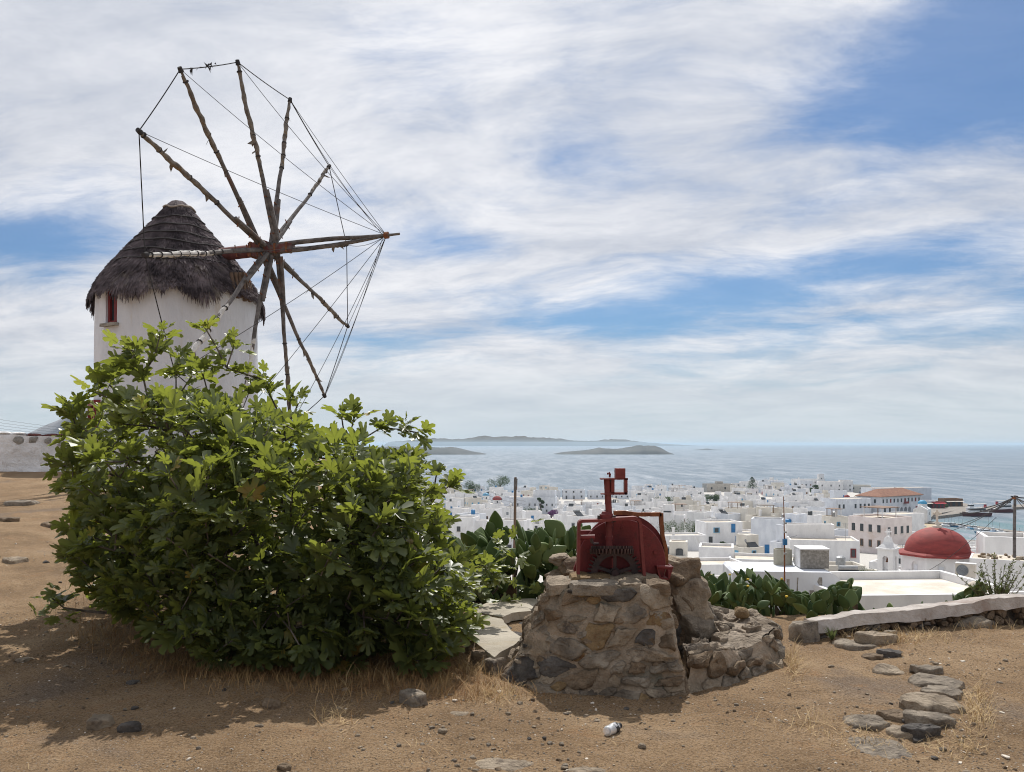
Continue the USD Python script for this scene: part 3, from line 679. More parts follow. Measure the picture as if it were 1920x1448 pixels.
def rubble(patch, cell, parent, seed, mats, weights, shrink=(.006, .02), h=(.012, .045), skip=.15, aspect=1.6, name='stone', amp=1.0, n=14, v0=0.0, rounded=.5, big=0.0):
    g = np.random.default_rng(seed); U, V = patch.U, patch.V * aspect
    cnt = max(4, int(U * V / (cell * cell * aspect)))
    pts = g.uniform([0, 0], [U, V], (cnt, 2))
    for it in range(4):
        m = np.vstack([pts, pts * [-1, 1], pts * [1, -1], [2 * U, 0] + pts * [-1, 1], [0, 2 * V] + pts * [1, -1]])
        vor = Voronoi(m); cells = [vor.vertices[vor.regions[vor.point_region[i]]] for i in range(cnt)]
        if it < 3: pts = pts + (np.array([c.mean(0) for c in cells]) - pts) * (.8 if it < 2 else .5 - big)
    made = []
    for c in cells:
        q = Polygon(c / [1, aspect])
        if g.random() < skip or not q.is_valid: continue
        q = q.buffer(-g.uniform(*shrink))
        if q.is_empty or q.geom_type != 'Polygon' or q.area < .0006: continue
        q = q.buffer(-.3 * math.sqrt(q.area) * rounded * .5).buffer(.3 * math.sqrt(q.area) * rounded * .5)
        if q.is_empty or q.geom_type != 'Polygon': continue
        L = q.exterior.length; ring = np.array([q.exterior.interpolate(L * k / n).coords[0] for k in range(n)]); ctr = ring.mean(0)
        ring = ctr + (ring - ctr) * (1 + g.normal(0, .055, n))[:, None]
        hh = g.uniform(*h); tilt = g.normal(0, .12, 2)
        lay = [(1.0, -.03), (1.0, hh * .35), (.9, hh * .85), (.62, hh * 1.02), (.3, hh * 1.05)]
        vs = []
        for sc, z in lay:
            p = ctr + (ring - ctr) * sc; zz = z + (g.normal(0, hh * .12, n) if z > 0 else 0) + (((p - ctr) @ tilt) * .6 if z > 0 else 0)
            vs.append(np.c_[p, np.broadcast_to(zz, n)])
        vs.append(np.c_[ctr[None], hh * 1.05]); w = np.vstack(vs)
        uu, vv = np.clip(w[:, 0] / patch.U, 0, 1), np.clip(w[:, 1] / patch.V, 0, 1)
        S = patch.at(uu, vv); P = S + rough_shift(S, amp) + patch.normal(uu, vv) * w[:, 2:3]
        f = []
        for l in range(len(lay) - 1):
            for k in range(n): f.append([l * n + k, l * n + (k + 1) % n, (l + 1) * n + (k + 1) % n, (l + 1) * n + k])
        f = np.array(f); f = np.vstack([f[:, [0, 1, 2]], f[:, [0, 2, 3]], [[(len(lay) - 1) * n + k, (len(lay) - 1) * n + (k + 1) % n, len(lay) * n] for k in range(n)]])
        if Polygon(ring).exterior.is_ccw == patch.flip: f = f[:, ::-1]
        made.append(obj(name, (P, f), mats[g.choice(len(mats), p=weights)], parent, smooth=38))
    return made


def stonework():
    P = lambda x, y, z: (x, y, z)
    w = thing('stone_plinth', 'mortared fieldstone plinth with a low curved wall, carrying the red winch', 'stone plinth')
    b = [P(-.06, 6.29, -.08), P(.14, 5.93, -.08), P(.45, 5.80, -.08), P(.80, 5.76, -.08), P(1.16, 5.83, -.08)]
    t = [P(.245, 6.12, .655), P(.39, 6.03, .665), P(.62, 6.0, .668), P(.88, 6.0, .668), P(1.085, 6.03, .66)]
    front = Patch(b, t)
    left = Patch([P(.05, 7.05, -.08), b[0]], [P(.29, 6.58, .64), t[0]])
    right = Patch([b[-1], P(1.17, 6.6, -.08)], [t[-1], P(1.07, 6.58, .66)])
    top = Patch(t, [P(.29, 6.58, .66), P(.45, 6.58, .67), P(.65, 6.58, .67), P(.85, 6.58, .67), P(1.07, 6.58, .66)])
    back = Patch([P(1.17, 6.6, -.08), P(.05, 7.05, -.08)], [P(1.07, 6.58, .66), P(.29, 6.58, .64)])
    ob = [b[-1], P(1.45, 5.98, -.06), P(1.74, 6.2, -.06), P(2.02, 6.55, -.06), P(2.14, 6.9, -.06), P(2.08, 7.4, -.06)]
    ot = [P(1.2, 6.02, .215), P(1.45, 6.14, .20), P(1.70, 6.33, .195), P(1.95, 6.62, .20), P(2.08, 6.95, .225), P(2.02, 7.4, .25)]
    it = [P(1.23, 6.30, .205), P(1.36, 6.36, .20), P(1.50, 6.50, .205), P(1.58, 6.72, .22), P(1.57, 6.95, .25), P(1.45, 7.14, .27)]
    ib = [(x, y, -.12) for x, y, _ in it]
    ow, tw, iw = Patch(ob, ot), Patch(ot, it), Patch(it, ib)
    bt = Patch([P(2.02, 7.4, .25), P(1.6, 7.62, .26), P(1.15, 7.65, .27)], [P(1.45, 7.14, .27), P(1.36, 7.17, .275), P(1.18, 7.12, .28)])
    bw = Patch([P(2.08, 7.4, -.4), P(1.6, 7.7, -.4), P(1.1, 7.7, -.4)], [P(2.02, 7.4, .25), P(1.6, 7.62, .26), P(1.15, 7.65, .27)])
    core = MB()
    for q in (front, left, right, top, back, ow):
        v, f = q.grid(.026); core.add(v + rough_shift(v), f)
    obj('mortar_core', core, mortar, w, smooth=50)
    c2 = MB()
    for q in (tw, iw, bt, bw):
        v, f = q.grid(.024); c2.add(v + rough_shift(v, 1.35) + vfbm(v, 8.0, .03, 21), f)
    obj('wall_top', c2, rough_top, w, smooth=45)
    W = [.33, .24, .12, .13, .18]
    rubble(front, .165, w, 3, STONES, W, skip=.10, h=(.003, .03), shrink=(.002, .03), big=.4, rounded=.15, n=20, aspect=1.75)
    rubble(front, .075, w, 33, STONES, [.3, .22, .06, .10, .32], skip=.62, h=(.002, .016), shrink=(.001, .012), big=.4, rounded=.3, n=11, aspect=1.5)
    rubble(left, .16, w, 5, STONES, W, skip=.1, rounded=.3, h=(.006, .03))
    rubble(right, .15, w, 6, STONES, W, skip=.1, rounded=.3, h=(.006, .03))
    rubble(ow, .14, w, 7, STONES, [.3, .25, .05, .08, .32], skip=.30, h=(.006, .045), shrink=(.001, .014), aspect=1.45, rounded=.25, n=17, big=.3)
    rubble(tw, .10, w, 9, [STONES[0], STONES[4], rough_top], [.1, .3, .6], skip=.5, h=(.004, .05), aspect=1.1, shrink=(.001, .012), rounded=.25, n=15, big=.4)
    rubble(iw, .13, w, 10, STONES, [.3, .3, .1, .2, .1], skip=.2)
    rubble(bt, .17, w, 11, [STONES[0], STONES[4]], [.5, .5], skip=.1, aspect=1.0, h=(.015, .05), rounded=.25)
    # flat cap stones along the front of the top
    for (x0, x1, y0, y1, z, m, sd) in ((.24, .40, 6.04, 6.5, .655, 4, 1), (.395, .74, 5.965, 6.22, .668, 0, 2), (.745, .90, 5.98, 6.3, .668, 4, 3), (.905, 1.09, 5.99, 6.25, .664, 1, 4), (.42, .72, 6.23, 6.56, .672, 2, 5), (.74, 1.06, 6.30, 6.57, .668, 4, 6)):
        g = np.random.default_rng(sd + 40); n = 16; a = np.arange(n) * 2 * PI / n
        sq = np.stack([np.sign(np.cos(a)) * np.abs(np.cos(a)) ** .45, np.sign(np.sin(a)) * np.abs(np.sin(a)) ** .45], -1) * [(x1 - x0) / 2, (y1 - y0) / 2] * (1 + g.normal(0, .04, (n, 1)))
        ctr = np.array([(x0 + x1) / 2, (y0 + y1) / 2]); vs = []
        for sc, dz in ((1.0, -.05), (1.01, -.01), (.97, .022), (.7, .03), (.3, .032)): vs.append(np.c_[ctr + sq * sc, z + dz + g.normal(0, .005, n)])
        vs.append(np.array([[*ctr, z + .032]])); f = []
        for l in range(4):
            for k in range(n): f += [[l * n + k, l * n + (k + 1) % n, (l + 1) * n + (k + 1) % n], [l * n + k, (l + 1) * n + (k + 1) % n, (l + 1) * n + k]]
        f += [[4 * n + k, 4 * n + (k + 1) % n, 5 * n] for k in range(n)]
        obj('cap_stone', (np.vstack(vs), np.array(f)), STONES[m], w, smooth=35)
    # rear pillars of bigger stones in mortar
    for i, (x, y, z, rx, ry, rz, m) in enumerate(((1.40, 6.95, .12, .20, .24, .22, 0), (1.37, 6.95, .40, .19, .22, .20, 4), (1.30, 7.0, .60, .14, .20, .15, 1), (1.27, 6.9, .30, .13, .16, .24, 1), (1.24, 7.02, .69, .10, .13, .07, 4), (1.47, 7.0, .26, .12, .14, .16, 0), (1.22, 6.85, .12, .1, .14, .16, 3),
                                                  (.42, 7.05, .30, .17, .18, .25, 1), (.40, 7.05, .56, .14, .15, .1, 4), (.47, 7.0, .67, .13, .14, .075, 1), (.39, 7.08, .72, .09, .12, .05, 4), (.52, 7.02, .5, .1, .12, .1, 0), (.75, 7.1, .2, .5, .3, .3, 1))):
        obj('pillar_stone', rock(rx, ry, rz, 100 + i, (x, y, z), .3 * i, sub=4, rough=.7), STONES[m], w, smooth=40)
    # fractured concrete cover slab, in two pieces, over rubble to the left
    z = .10
    def gp(px, py): d = (EYE - z) * FOC / (py - HZ); return ((px - 960) / FOC * d, d)
    s = thing('cover_slab', 'cracked flat concrete slab with a broken-out hole, left of the stone plinth', 'concrete slab')
    for poly in ([(866, 1158), (893, 1204), (928, 1232), (952, 1216), (982, 1196), (958, 1181), (940, 1160), (900, 1152)], [(867, 1154), (900, 1149), (942, 1157), (958, 1149), (1012, 1144), (1034, 1132), (1002, 1122), (955, 1123), (920, 1126)]):
        q = Polygon([gp(*p) for p in poly]); L = q.exterior.length; n = 90
        ring = np.array([q.exterior.interpolate(L * k / n).coords[0] for k in range(n)]); ring += np.stack([fbm(np.c_[ring * 5, np.full(n, 1.)], 1, 3, 3), fbm(np.c_[ring * 5, np.full(n, 5.)], 1, 3, 4)], -1) * .05
        q = Polygon(ring).buffer(0)
        obj('slab_piece', MB().prism(q, z - .075, z), slab_mat, s)
    for i, (px, py, r, m) in enumerate(((905, 1240, .12, 1), (930, 1252, .13, 0), (890, 1222, .10, 1), (950, 1235, .10, 4), (878, 1196, .1, 1), (968, 1188, .11, 3), (985, 1168, .1, 3), (1005, 1152, .1, 3), (1015, 1165, .09, 0), (945, 1175, .09, 3))):
        d = 1.65 * FOC / (py - HZ) * .985; p = np.array([(px - 960) / FOC * d, d, .0])
        obj('rubble_stone', rock(r, r * .8, .105 if i < 5 else .05, 300 + i, p + [0, .05, -.01 if i < 5 else -.03], i, sub=2, rough=.5), STONES[m], s, smooth=40)
    tag(obj('loose_stone', rock(.052, .06, .047, 61, (1.83, 7.02, .30), .5, sub=2, rough=.25), STONES[2], smooth=30), 'small ochre block lying on the end of the low curved wall', 'stone')


stonework()


def winch():
    O = at(1145, 1085, 6.5); O[2] = .55
    w = thing('winch', 'rusty red hand winch with toothed gears, standing on the stone plinth', 'winch', O)
    s = 250 / 1448
    def W(zx, zy, d=6.5): return at(1040 + zx * s, 860 + zy * s, d) - O
    k = s * 6.5 / FOC
    # drum casing: two round cheeks and the shell between them, axis towards the viewer
    C = W(728, 1135, 6.52); R = 480 * k
    def disc(c, r, y0, y1, n=72, r2=None):
        return MB().add(*(lambda v, f: (np.stack([v[:, 0], v[:, 2], v[:, 1]], -1) + c, np.asarray(f)[:, ::-1]))(*MB().lathe([(0, y0), (r * .985, y0), (r, y0 + .004), (r, y1), (r2 or r, y1 + .002), (0, y1)], n).get()))
    obj('front_cheek', disc(C, R, 0, .012), winch_red, w, smooth=30)
    obj('drum', disc(C + [.0, .012, 0], R * .86, .001, .30), winch_red, w, smooth=30)
    obj('rear_cheek', disc(C + [.055, .30, .012], R * 1.0, 0, .014), winch_red, w, smooth=30)
    for a in np.radians([18, 52, 88, 128, 160]):
        p = C + [R * .80 * math.cos(a), -.001, R * .80 * math.sin(a)]
        obj('bolt', MB().tube([p, p + [0, -.014, 0]], .016, 6), winch_red, w)
    m = trimesh.creation.box((330 * k, .04, .42)); obj('back_panel', (m.vertices + W(430, 1010, 6.58) - [0, 0, .05], m.faces), winch_red, w)
    # inverted U frame of flat bar in front
    def bar(path, wdt, dep, d, mat, name):
        pts = np.array([W(x, y, d) for x, y in path]); t = nrm(np.gradient(pts, axis=0)); nn = np.stack([-t[:, 2], 0 * t[:, 0], t[:, 0]], -1) * wdt / 2
        ring = [pts + nn - [0, dep / 2, 0], pts - nn - [0, dep / 2, 0], pts - nn + [0, dep / 2, 0], pts + nn + [0, dep / 2, 0]]
        v = np.stack(ring, 1).reshape(-1, 3); f = []
        for i in range(len(pts) - 1):
            for j in range(4): f.append([i * 4 + j, i * 4 + (j + 1) % 4, i * 4 + 4 + (j + 1) % 4, i * 4 + 4 + j])
        f += [[0, 3, 2, 1], [len(v) - 4, len(v) - 3, len(v) - 2, len(v) - 1]]
        return obj(name, (v, np.array(f)), mat, w)
    def arc(cx, cy, r, a0, a1, n=7): return [(cx + r * math.cos(math.radians(a)), cy - r * math.sin(math.radians(a))) for a in np.linspace(a0, a1, n)]
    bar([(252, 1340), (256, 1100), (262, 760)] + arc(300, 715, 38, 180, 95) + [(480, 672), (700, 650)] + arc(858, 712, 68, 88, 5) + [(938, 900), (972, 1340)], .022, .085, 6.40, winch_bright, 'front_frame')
    bar([(640, 590), (760, 588), (905, 608), (1155, 606)], .030, .05, 6.80, rust, 'rear_frame'); bar([(1155, 592), (1158, 700), (1172, 850), (1205, 980), (1212, 1190)], .028, .05, 6.80, rust, 'rear_frame')
    bar([(285, 900), (262, 1100), (225, 1200), (240, 1320)], .03, .05, 6.62, winch_red, 'side_rail')
    # upright crank shaft
    d = 6.42
    sh = MB().tube([W(592, 960, d), W(590, 640, d), W(570, 215, d)], [33 * k, 35 * k, 37 * k], 14)
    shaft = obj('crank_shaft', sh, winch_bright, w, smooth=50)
    fl = MB().tube([W(562, 655, d), W(560, 600, d)], [76 * k, 72 * k], 16); fl.box(W(565, 662, d), (205 * k, .1, 22 * k)); fl.tube([W(560, 602, d), W(560, 575, d)], [56 * k, 44 * k], 16)
    obj('bearing_collar', fl, winch_red, w, smooth=35)
    for x in (478, 648): obj('bolt', MB().tube([W(x, 690, d - .03), W(x, 618, d - .03)], 17 * k, 6), gear_mat, w)
    for y0, y1, r in ((700, 740, 44), (845, 885, 40)): obj('shaft_bush', MB().tube([W(593, y1, d), W(592, y0, d)], r * k, 14), winch_red, w, smooth=40)
    obj('keeper_bar', MB().box(W(634, 790, d + .05), (14 * k, .05, 230 * k)), winch_red, w)
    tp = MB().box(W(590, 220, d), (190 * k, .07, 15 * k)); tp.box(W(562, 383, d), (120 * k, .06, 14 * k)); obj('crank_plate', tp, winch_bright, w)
    sq = MB()
    for c, sz in (((628, 300), (36, 150)), ((770, 300), (34, 176)), ((700, 220), (178, 18)), ((690, 378), (178, 26))): sq.box(W(c[0], c[1], d), (sz[0] * k, .055, sz[1] * k))
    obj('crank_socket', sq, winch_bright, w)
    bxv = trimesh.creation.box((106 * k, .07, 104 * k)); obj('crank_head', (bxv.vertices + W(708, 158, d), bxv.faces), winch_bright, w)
    obj('hook', MB().tube([W(x, y, d) for x, y in [(598, 205), (601, 170), (592, 152), (578, 158), (580, 175)]], 11 * k, 7), winch_red, w, smooth=50)
    # gears
    def gear(n, r0, r1, th, hub_r, spokes, name, place, tooth=.07):
        pts = []
        for i in range(n):
            for f_, r in ((-.5, r0), (-.24, r0), (-.12, r1), (.12, r1), (.24, r0)): a = (i + f_) * 2 * PI / n; pts.append((r * math.cos(a), r * math.sin(a)))
        ring = Polygon(pts).difference(Point(0, 0).buffer(r0 * .74, 24)); body = ring.union(Point(0, 0).buffer(hub_r, 12))
        for i in range(spokes):
            a = i * 2 * PI / spokes + .3; body = body.union(LineString([(0, 0), (r0 * .8 * math.cos(a), r0 * .8 * math.sin(a))]).buffer(r0 * .07, cap_style=2))
        m = MB().prism(body, -th / 2, th / 2); v, f = m.get(); return obj(name, (place(v), f), gear_mat, w)
    gc = W(650, 1240, 6.44)
    gear(40, 250 * k, 292 * k, .03, .04, 5, 'upright_gear', lambda v: np.stack([v[:, 0], v[:, 2], v[:, 1]], -1) * [1, -1, 1] + gc)
    cc = W(620, 965, 6.385); tilt = .12
    def crown(v): return np.stack([v[:, 0], v[:, 1], v[:, 2] - v[:, 1] * tilt], -1) + cc
    gear(34, 205 * k, 222 * k, .022, .035, 4, 'crown_gear', crown)
    tm_ = MB()
    for i in range(36):
        a = i * 2 * PI / 36; c = np.array([205 * k * math.cos(a), 205 * k * math.sin(a), -.024])
        wv = rotz(np.array([[-.022, -.0085, .014], [.022, -.0085, .014], [.022, .0085, .014], [-.022, .0085, .014], [-.016, -.0025, -.024], [.018, -.0025, -.024], [.018, .0025, -.024], [-.016, .0025, -.024]]), a) + c
        tm_.add(crown(wv), np.array([[0, 1, 2, 3], [7, 6, 5, 4], [4, 5, 1, 0], [5, 6, 2, 1], [6, 7, 3, 2], [7, 4, 0, 3]])[:, ::-1])
    obj('crown_teeth', tm_, gear_mat, w)
    obj('gear_spindle', MB().tube([gc + [0, -.04, 0], gc + [0, .1, 0]], .028, 12), gear_mat, w, smooth=40)
    obj('gear_cover', MB().box(W(640, 1180, 6.435), (40 * k, .01, 200 * k)), winch_red, w)
    # pawl lever, left; torn spout, right
    obj('lever', MB().tube([W(268, 856, 6.38), W(436, 852, 6.38)], 26 * k, 10), winch_red, w, smooth=40)
    obj('pawl', MB().tube([W(x, y, 6.375) for x, y in [(400, 862), (402, 900), (425, 930), (478, 925)]], [.014, .014, .012, .007], 6), gear_mat, w, smooth=40)
    sp = MB()
    for a, b2 in (((1110, 1165), (1150, 1300)), ((1150, 1300), (1240, 1310)), ((1240, 1310), (1282, 1175))):
        p, q = W(*a, 6.46), W(*b2, 6.46); e = np.array([0, .16, 0]); nn = nrm(np.cross(q - p, e)) * .006; sp.add([p + nn, q + nn, q + e + nn, p + e + nn, p - nn, q - nn, q + e - nn, p + e - nn], [[0, 1, 2, 3], [7, 6, 5, 4], [0, 4, 5, 1], [1, 5, 6, 2], [2, 6, 7, 3], [3, 7, 4, 0]])
    obj('spout', sp, winch_red, w)
    obj('spout_bar', MB().tube([W(1110, 1175, 6.45), W(1270, 1185, 6.45)], 20 * k, 8), winch_red, w, smooth=40)
    bed = trimesh.creation.box((.7, .4, .12)); obj('bed_plate', (bed.vertices + [0, .2, -.13], bed.faces), rust, w)


winch()


def low_wall():
    w = thing('boundary_wall', 'low dry-stone wall under a worn whitewashed coping, at the edge of the drop', 'wall')
    xs = np.array([2.55, 3.0, 3.52, 4.0, 4.43, 5.0, 6.5]); ys = np.array([7.50, 7.62, 7.757, 7.90, 8.03, 8.22, 8.75])
    gz = ground_z(xs, ys - .05)
    h0 = np.array([.055, .065, .085, .115, .15, .16, .16]); h1 = h0 + .088
    B = np.stack([xs, ys, gz - .06], -1); T = np.stack([xs, ys + .015, gz + h0], -1)
    low = Patch(B, T)
    v, f = low.grid(.03); obj('dark_core', (v + rough_shift(v, .4) + [0, .03, 0], f), dark_soil, w)
    rubble(low, .060, w, 21, dry_stone, [.45, .3, .25], shrink=(.001, .004), h=(.012, .035), skip=.03, aspect=1.25, amp=.4, n=9, rounded=.8)
    face = Patch(np.stack([xs, ys - .035, gz + h0 - .01], -1), np.stack([xs, ys - .01, gz + h1], -1))
    topp = Patch(np.stack([xs, ys - .01, gz + h1], -1), np.stack([xs, ys + .20, gz + h1 - .01], -1))
    under = Patch(np.stack([xs, ys + .05, gz + h0 - .012], -1), np.stack([xs, ys - .035, gz + h0 - .01], -1))
    backp = Patch(np.stack([xs, ys + .20, gz + h1 - .01], -1), np.stack([xs, ys + .20, gz - .8], -1))
    endp = Patch([[2.55, 7.70, gz[0] - .1], [2.55, 7.47, gz[0] - .1]], [[2.55, 7.70, gz[0] + h1[0]], [2.55, 7.49, gz[0] + h1[0]]])
    c = MB()
    for q in (face, topp, under, backp, endp): v, f = q.grid(.035); c.add(v + vfbm(v, 3.0, .03, 4) + vfbm(v, 14, .012, 6), f)
    obj('coping', c, coping_mat, w, smooth=50)


low_wall()

# ---------------------------------------------------------------- fig bush
def fig_leaf_shape(seed):
    g = np.random.default_rng(seed); base = g.uniform(.40, .60); five = seed % 3 != 1
    lobes = [(0, 1.0, 18), (41, .9, 18), (-41, .9, 18)] + ([(84, .68, 19), (-84, .68, 19)] if five else []) + [(136, .40, 34), (-136, .40, 34)]
    A = sorted({round(c + w * t, 1) for c, R, w in lobes for t in (-.97, -.66, 0, .66, .97)} | {21.5, -21.5, 62, -62, 108, -108, 178})
    r = []
    for x in A:
        m = .30 if abs(x) > 160 else base * (1 if abs(x) < 75 else .72)
        for c, R, w in lobes:
            if abs(x - c) < w: m = max(m, R * (1 - .9 * abs((x - c) / w) ** 5) ** .8)
        r.append(m)
    a = np.radians(A); r = np.array(r) * (1 + g.normal(0, .04, len(A)))
    o = np.stack([r * np.cos(a) * .8 + .20, r * np.sin(a) * .84], -1)
    P = np.vstack([[[.24, 0]], o]); n = len(o); rr = np.hypot(P[:, 0] - .2, P[:, 1])
    z = .16 - g.uniform(-.12, .30) * np.abs(P[:, 1]) - g.uniform(.05, .40) * rr ** 2 + g.normal(0, .03, len(P)); z[0] = .06
    return np.c_[P, z], np.array([[0, 1 + k, 1 + (k + 1) % n] for k in range(n)])


LEAVES = [fig_leaf_shape(i) for i in range(9)]
FIG_OUT = [(92, 868), (108, 812), (132, 785), (185, 750), (225, 728), (262, 735), (300, 725), (345, 722), (385, 738), (430, 735), (475, 755), (520, 756), (560, 774), (590, 788), (640, 798), (690, 815), (740, 838), (775, 838), (800, 852), (812, 885), (845, 925), (858, 970), (868, 1010), (895, 1050), (915, 1085), (900, 1130), (878, 1175), (862, 1215), (850, 1275), (805, 1295), (770, 1262), (700, 1255), (630, 1275), (560, 1280), (500, 1258), (430, 1270), (370, 1250), (320, 1215), (240, 1172), (160, 1130), (112, 1080), (98, 1020), (122, 945), (96, 905)]


def fig():
    g = np.random.default_rng(12)
    poly = Polygon(FIG_OUT).buffer(0); small = poly.buffer(-24)
    base_c = np.array([(490 - 960) / FOC * 7.9, 7.9, 0.0])
    sx = 7.6 / FOC
    core = poly.buffer(-30)

    def depth_half(px, py):
        dd = poly.exterior.distance(Point(px, py)); t = min(1.0, dd / 230.0); h = math.sqrt(max(0, 1 - (1 - t) ** 2))
        return h
    tips = []
    tries = 0
    while len(tips) < 900 and tries < 40000:
        tries += 1
        px, py = g.uniform(95, 935), g.uniform(598, 1278)
        if not small.contains(Point(px, py)): continue
        h = depth_half(px, py)
        lowf = ss(980, 1240, py)
        thick = 1.75 * h * (1 - .75 * lowf)
        front = g.random() < .72
        u = g.uniform(.55, 1.0) if g.random() < .8 else g.uniform(0, .5)
        y = 7.75 - 1.4 * lowf + (-thick * u if front else thick * u)
        p = at(px, py, y)
        if p[2] < float(ground_z(p[0], p[1])) + .06: continue
        # sun-side and outer tips are denser; keep a minimum spacing
        if tips and np.min(np.sum((np.array(tips) - p) ** 2, 1)) < .142 ** 2: continue
        # a few openings where stems show
        if front and fbm(p[None], 1.9, 2, 31)[0] < -.07 and py > 790: continue
        tips.append(p)
    for px, py, y in [(268, 705, 7.5), (330, 700, 7.7), (290, 668, 7.5), (216, 700, 7.6), (246, 675, 7.5), (425, 690, 7.7), (408, 655, 7.7), (360, 705, 7.9), (455, 700, 7.8), (505, 738, 8.0), (545, 745, 8.0), (470, 728, 7.7), (178, 735, 7.5), (665, 780, 8.0), (755, 806, 7.9), (380, 700, 7.6), (300, 628, 7.5), (232, 652, 7.6), (383, 612, 7.7), (440, 645, 7.7), (255, 660, 7.55), (494, 712, 7.9), (335, 668, 7.6), (785, 812, 7.8), (820, 882, 8.0), (135, 778, 7.4), (150, 760, 7.5), (112, 872, 7.2), (715, 802, 7.9), (640, 778, 8.0), (560, 756, 8.1), (125, 770, 7.4), (205, 722, 7.6), (850, 905, 8.0), (905, 1060, 7.7), (925, 1078, 7.6), (800, 1262, 6.7), (815, 1240, 6.7), (590, 1225, 6.7), (470, 1215, 6.75), (400, 1225, 6.8), (690, 1200, 6.7), (845, 1170, 6.9)]:
        tips.append(at(px, py, y))
    tips = np.array(tips)
    # woody skeleton: each tip joins the nearest node that is closer to the stool
    stools = [base_c + np.array([dx, dy, float(ground_z(base_c[0] + dx, base_c[1] + dy)) - .05]) for dx, dy in [(-.55, .1), (-.2, -.15), (.1, .2), (.45, -.05), (.8, .15), (-.9, .0), (1.1, .1), (.25, -.3)]]
    order = np.argsort(np.linalg.norm((tips - base_c) * [1, 1, 1.0], axis=1))
    nodes = [p for p in stools]; par = [-1] * len(stools); dist = [0.0] * len(stools)
    tipnode = {}
    for i in order:
        p = tips[i]; A = np.array(nodes); d = np.linalg.norm(A - p, axis=1); db = np.linalg.norm(A - base_c, axis=1)
        dirs = nrm(p - A); up = nrm(A - base_c + [0, 0, .35])
        cost = d * (1.45 - .45 * np.sum(dirs * up, 1)) + .22 * np.array(dist) + (db > np.linalg.norm(p - base_c) - .05) * 9
        j = int(np.argmin(cost)); a = nodes[j]
        m = max(1, int(d[j] / .22)); last = j
        for q in range(1, m + 1):
            t = q / m; x = a + (p - a) * t
            if q < m: x = x + np.array([*g.normal(0, .018, 2), .0]) + [0, 0, -.10 * d[j] * 4 * t * (1 - t) * .5]
            nodes.append(x); par.append(last); dist.append(dist[last] + d[j] / m); last = len(nodes) - 1
        tipnode[i] = last
    n = len(nodes); w = np.zeros(n)
    kids = [[] for _ in range(n)]
    for i in range(n):
        if par[i] >= 0: kids[par[i]].append(i)
    for i in range(n - 1, -1, -1):
        w[i] = 1.0 if not kids[i] else sum(w[c] for c in kids[i])
    rad = .0062 * w ** .40
    shrub = thing('fig_bush', 'big sprawling green fig bush with lobed leaves, in front of the windmill', 'bush', base_c)
    O = base_c
    # chains from fork to fork; the thick ones are stems of their own
    twigs = MB(); stems = []
    heads = [i for i in range(n) if par[i] >= 0 and (par[par[i]] < 0 or len(kids[par[i]]) > 1)]
    for h in heads:
        chain = [par[h], h]
        while len(kids[chain[-1]]) >= 1:
            nx = max(kids[chain[-1]], key=lambda c: w[c]); chain.append(nx)
            if len(kids[chain[-2]]) > 1 and w[chain[-1]] < .55 * w[chain[-2]]: break
        pts = np.array([nodes[c] for c in chain]) - O; rr = np.array([rad[c] for c in chain]); rr[0] = min(rr[0], rr[1] * 1.15)
        if rr[1] > .0145 and len(pts) > 3: stems.append((pts, rr))
        else: twigs.tube(pts, rr, 4, cap=False)
    stems.sort(key=lambda s: -s[1][0])
    for pts, rr in stems[:120]: obj('stem', MB().tube(pts, rr, 7), bark, shrub, smooth=True)
    for pts, rr in stems[120:]: twigs.tube(pts, rr, 5, cap=False)
    obj('twigs', twigs, bark, shrub, smooth=True, kind='stuff')
    # leaves in rosettes at the tips
    recs = []
    allq = [(tips[i], nodes[par[tipnode[i]]]) for i in range(len(tips))]
    up = np.array([0, 0, 1.0])
    for p, q in allq:
        t = nrm(p - q + .25 * np.linalg.norm(p - q) * up); cnt = int(g.integers(5, 9))
        a0 = g.uniform(0, 6.28); s1 = nrm(np.cross(t, [0.3, .2, .9])); s2 = np.cross(t, s1)
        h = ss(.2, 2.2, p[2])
        for k in range(cnt):
            a = a0 + k * 2.4; el = g.uniform(.25, 1.25)
            ax = nrm(t * math.cos(el) + (s1 * math.cos(a) + s2 * math.sin(a)) * math.sin(el) + up * g.uniform(-.25, .15))
            ref = nrm(t * .8 + up * .7 + g.normal(0, .28, 3)); nn = nrm(ref - ax * np.dot(ref, ax)); b = np.cross(nn, ax)
            L = .09 + .105 * g.random() ** 1.5; L = L * (1.12 if k > 3 else .8); pet = g.uniform(.03, .10)
            o = p - t * g.uniform(0, .10) + ax * pet
            tone = .16 + .40 * g.random() + .22 * h  # higher leaves painted lighter, as if catching the sun
            if g.random() < .008: tone = .985
            recs.append((o, ax, b, nn, L, int(g.integers(len(LEAVES))), tone, p - t * .05))
    # a few leaves along the stems further in
    for _ in range(260):
        c = int(g.integers(len(stools), n)); p = nodes[c]
        if p[2] < .25: continue
        ax = nrm(g.normal(0, 1, 3) * [1, 1, .5]); ref = nrm(up + g.normal(0, .4, 3)); nn = nrm(ref - ax * np.dot(ref, ax)); b = np.cross(nn, ax)
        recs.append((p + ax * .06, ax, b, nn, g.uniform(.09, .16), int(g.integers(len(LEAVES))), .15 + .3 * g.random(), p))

    def leaf(r):
        o, ax, b, nn, L, s, tone, root = r
        v, f = LEAVES[s]; v = v * L
        V = o + v[:, :1] * ax + v[:, 1:2] * b + v[:, 2:3] * nn - O
        e = b * .0035; root = root - O; st = o - O + ax * L * .22
        k = len(V); V = np.vstack([V, root - e, root + e, st + e, st - e]); f = np.vstack([f, [[k, k + 1, k + 2], [k, k + 2, k + 3]]])
        return V, f
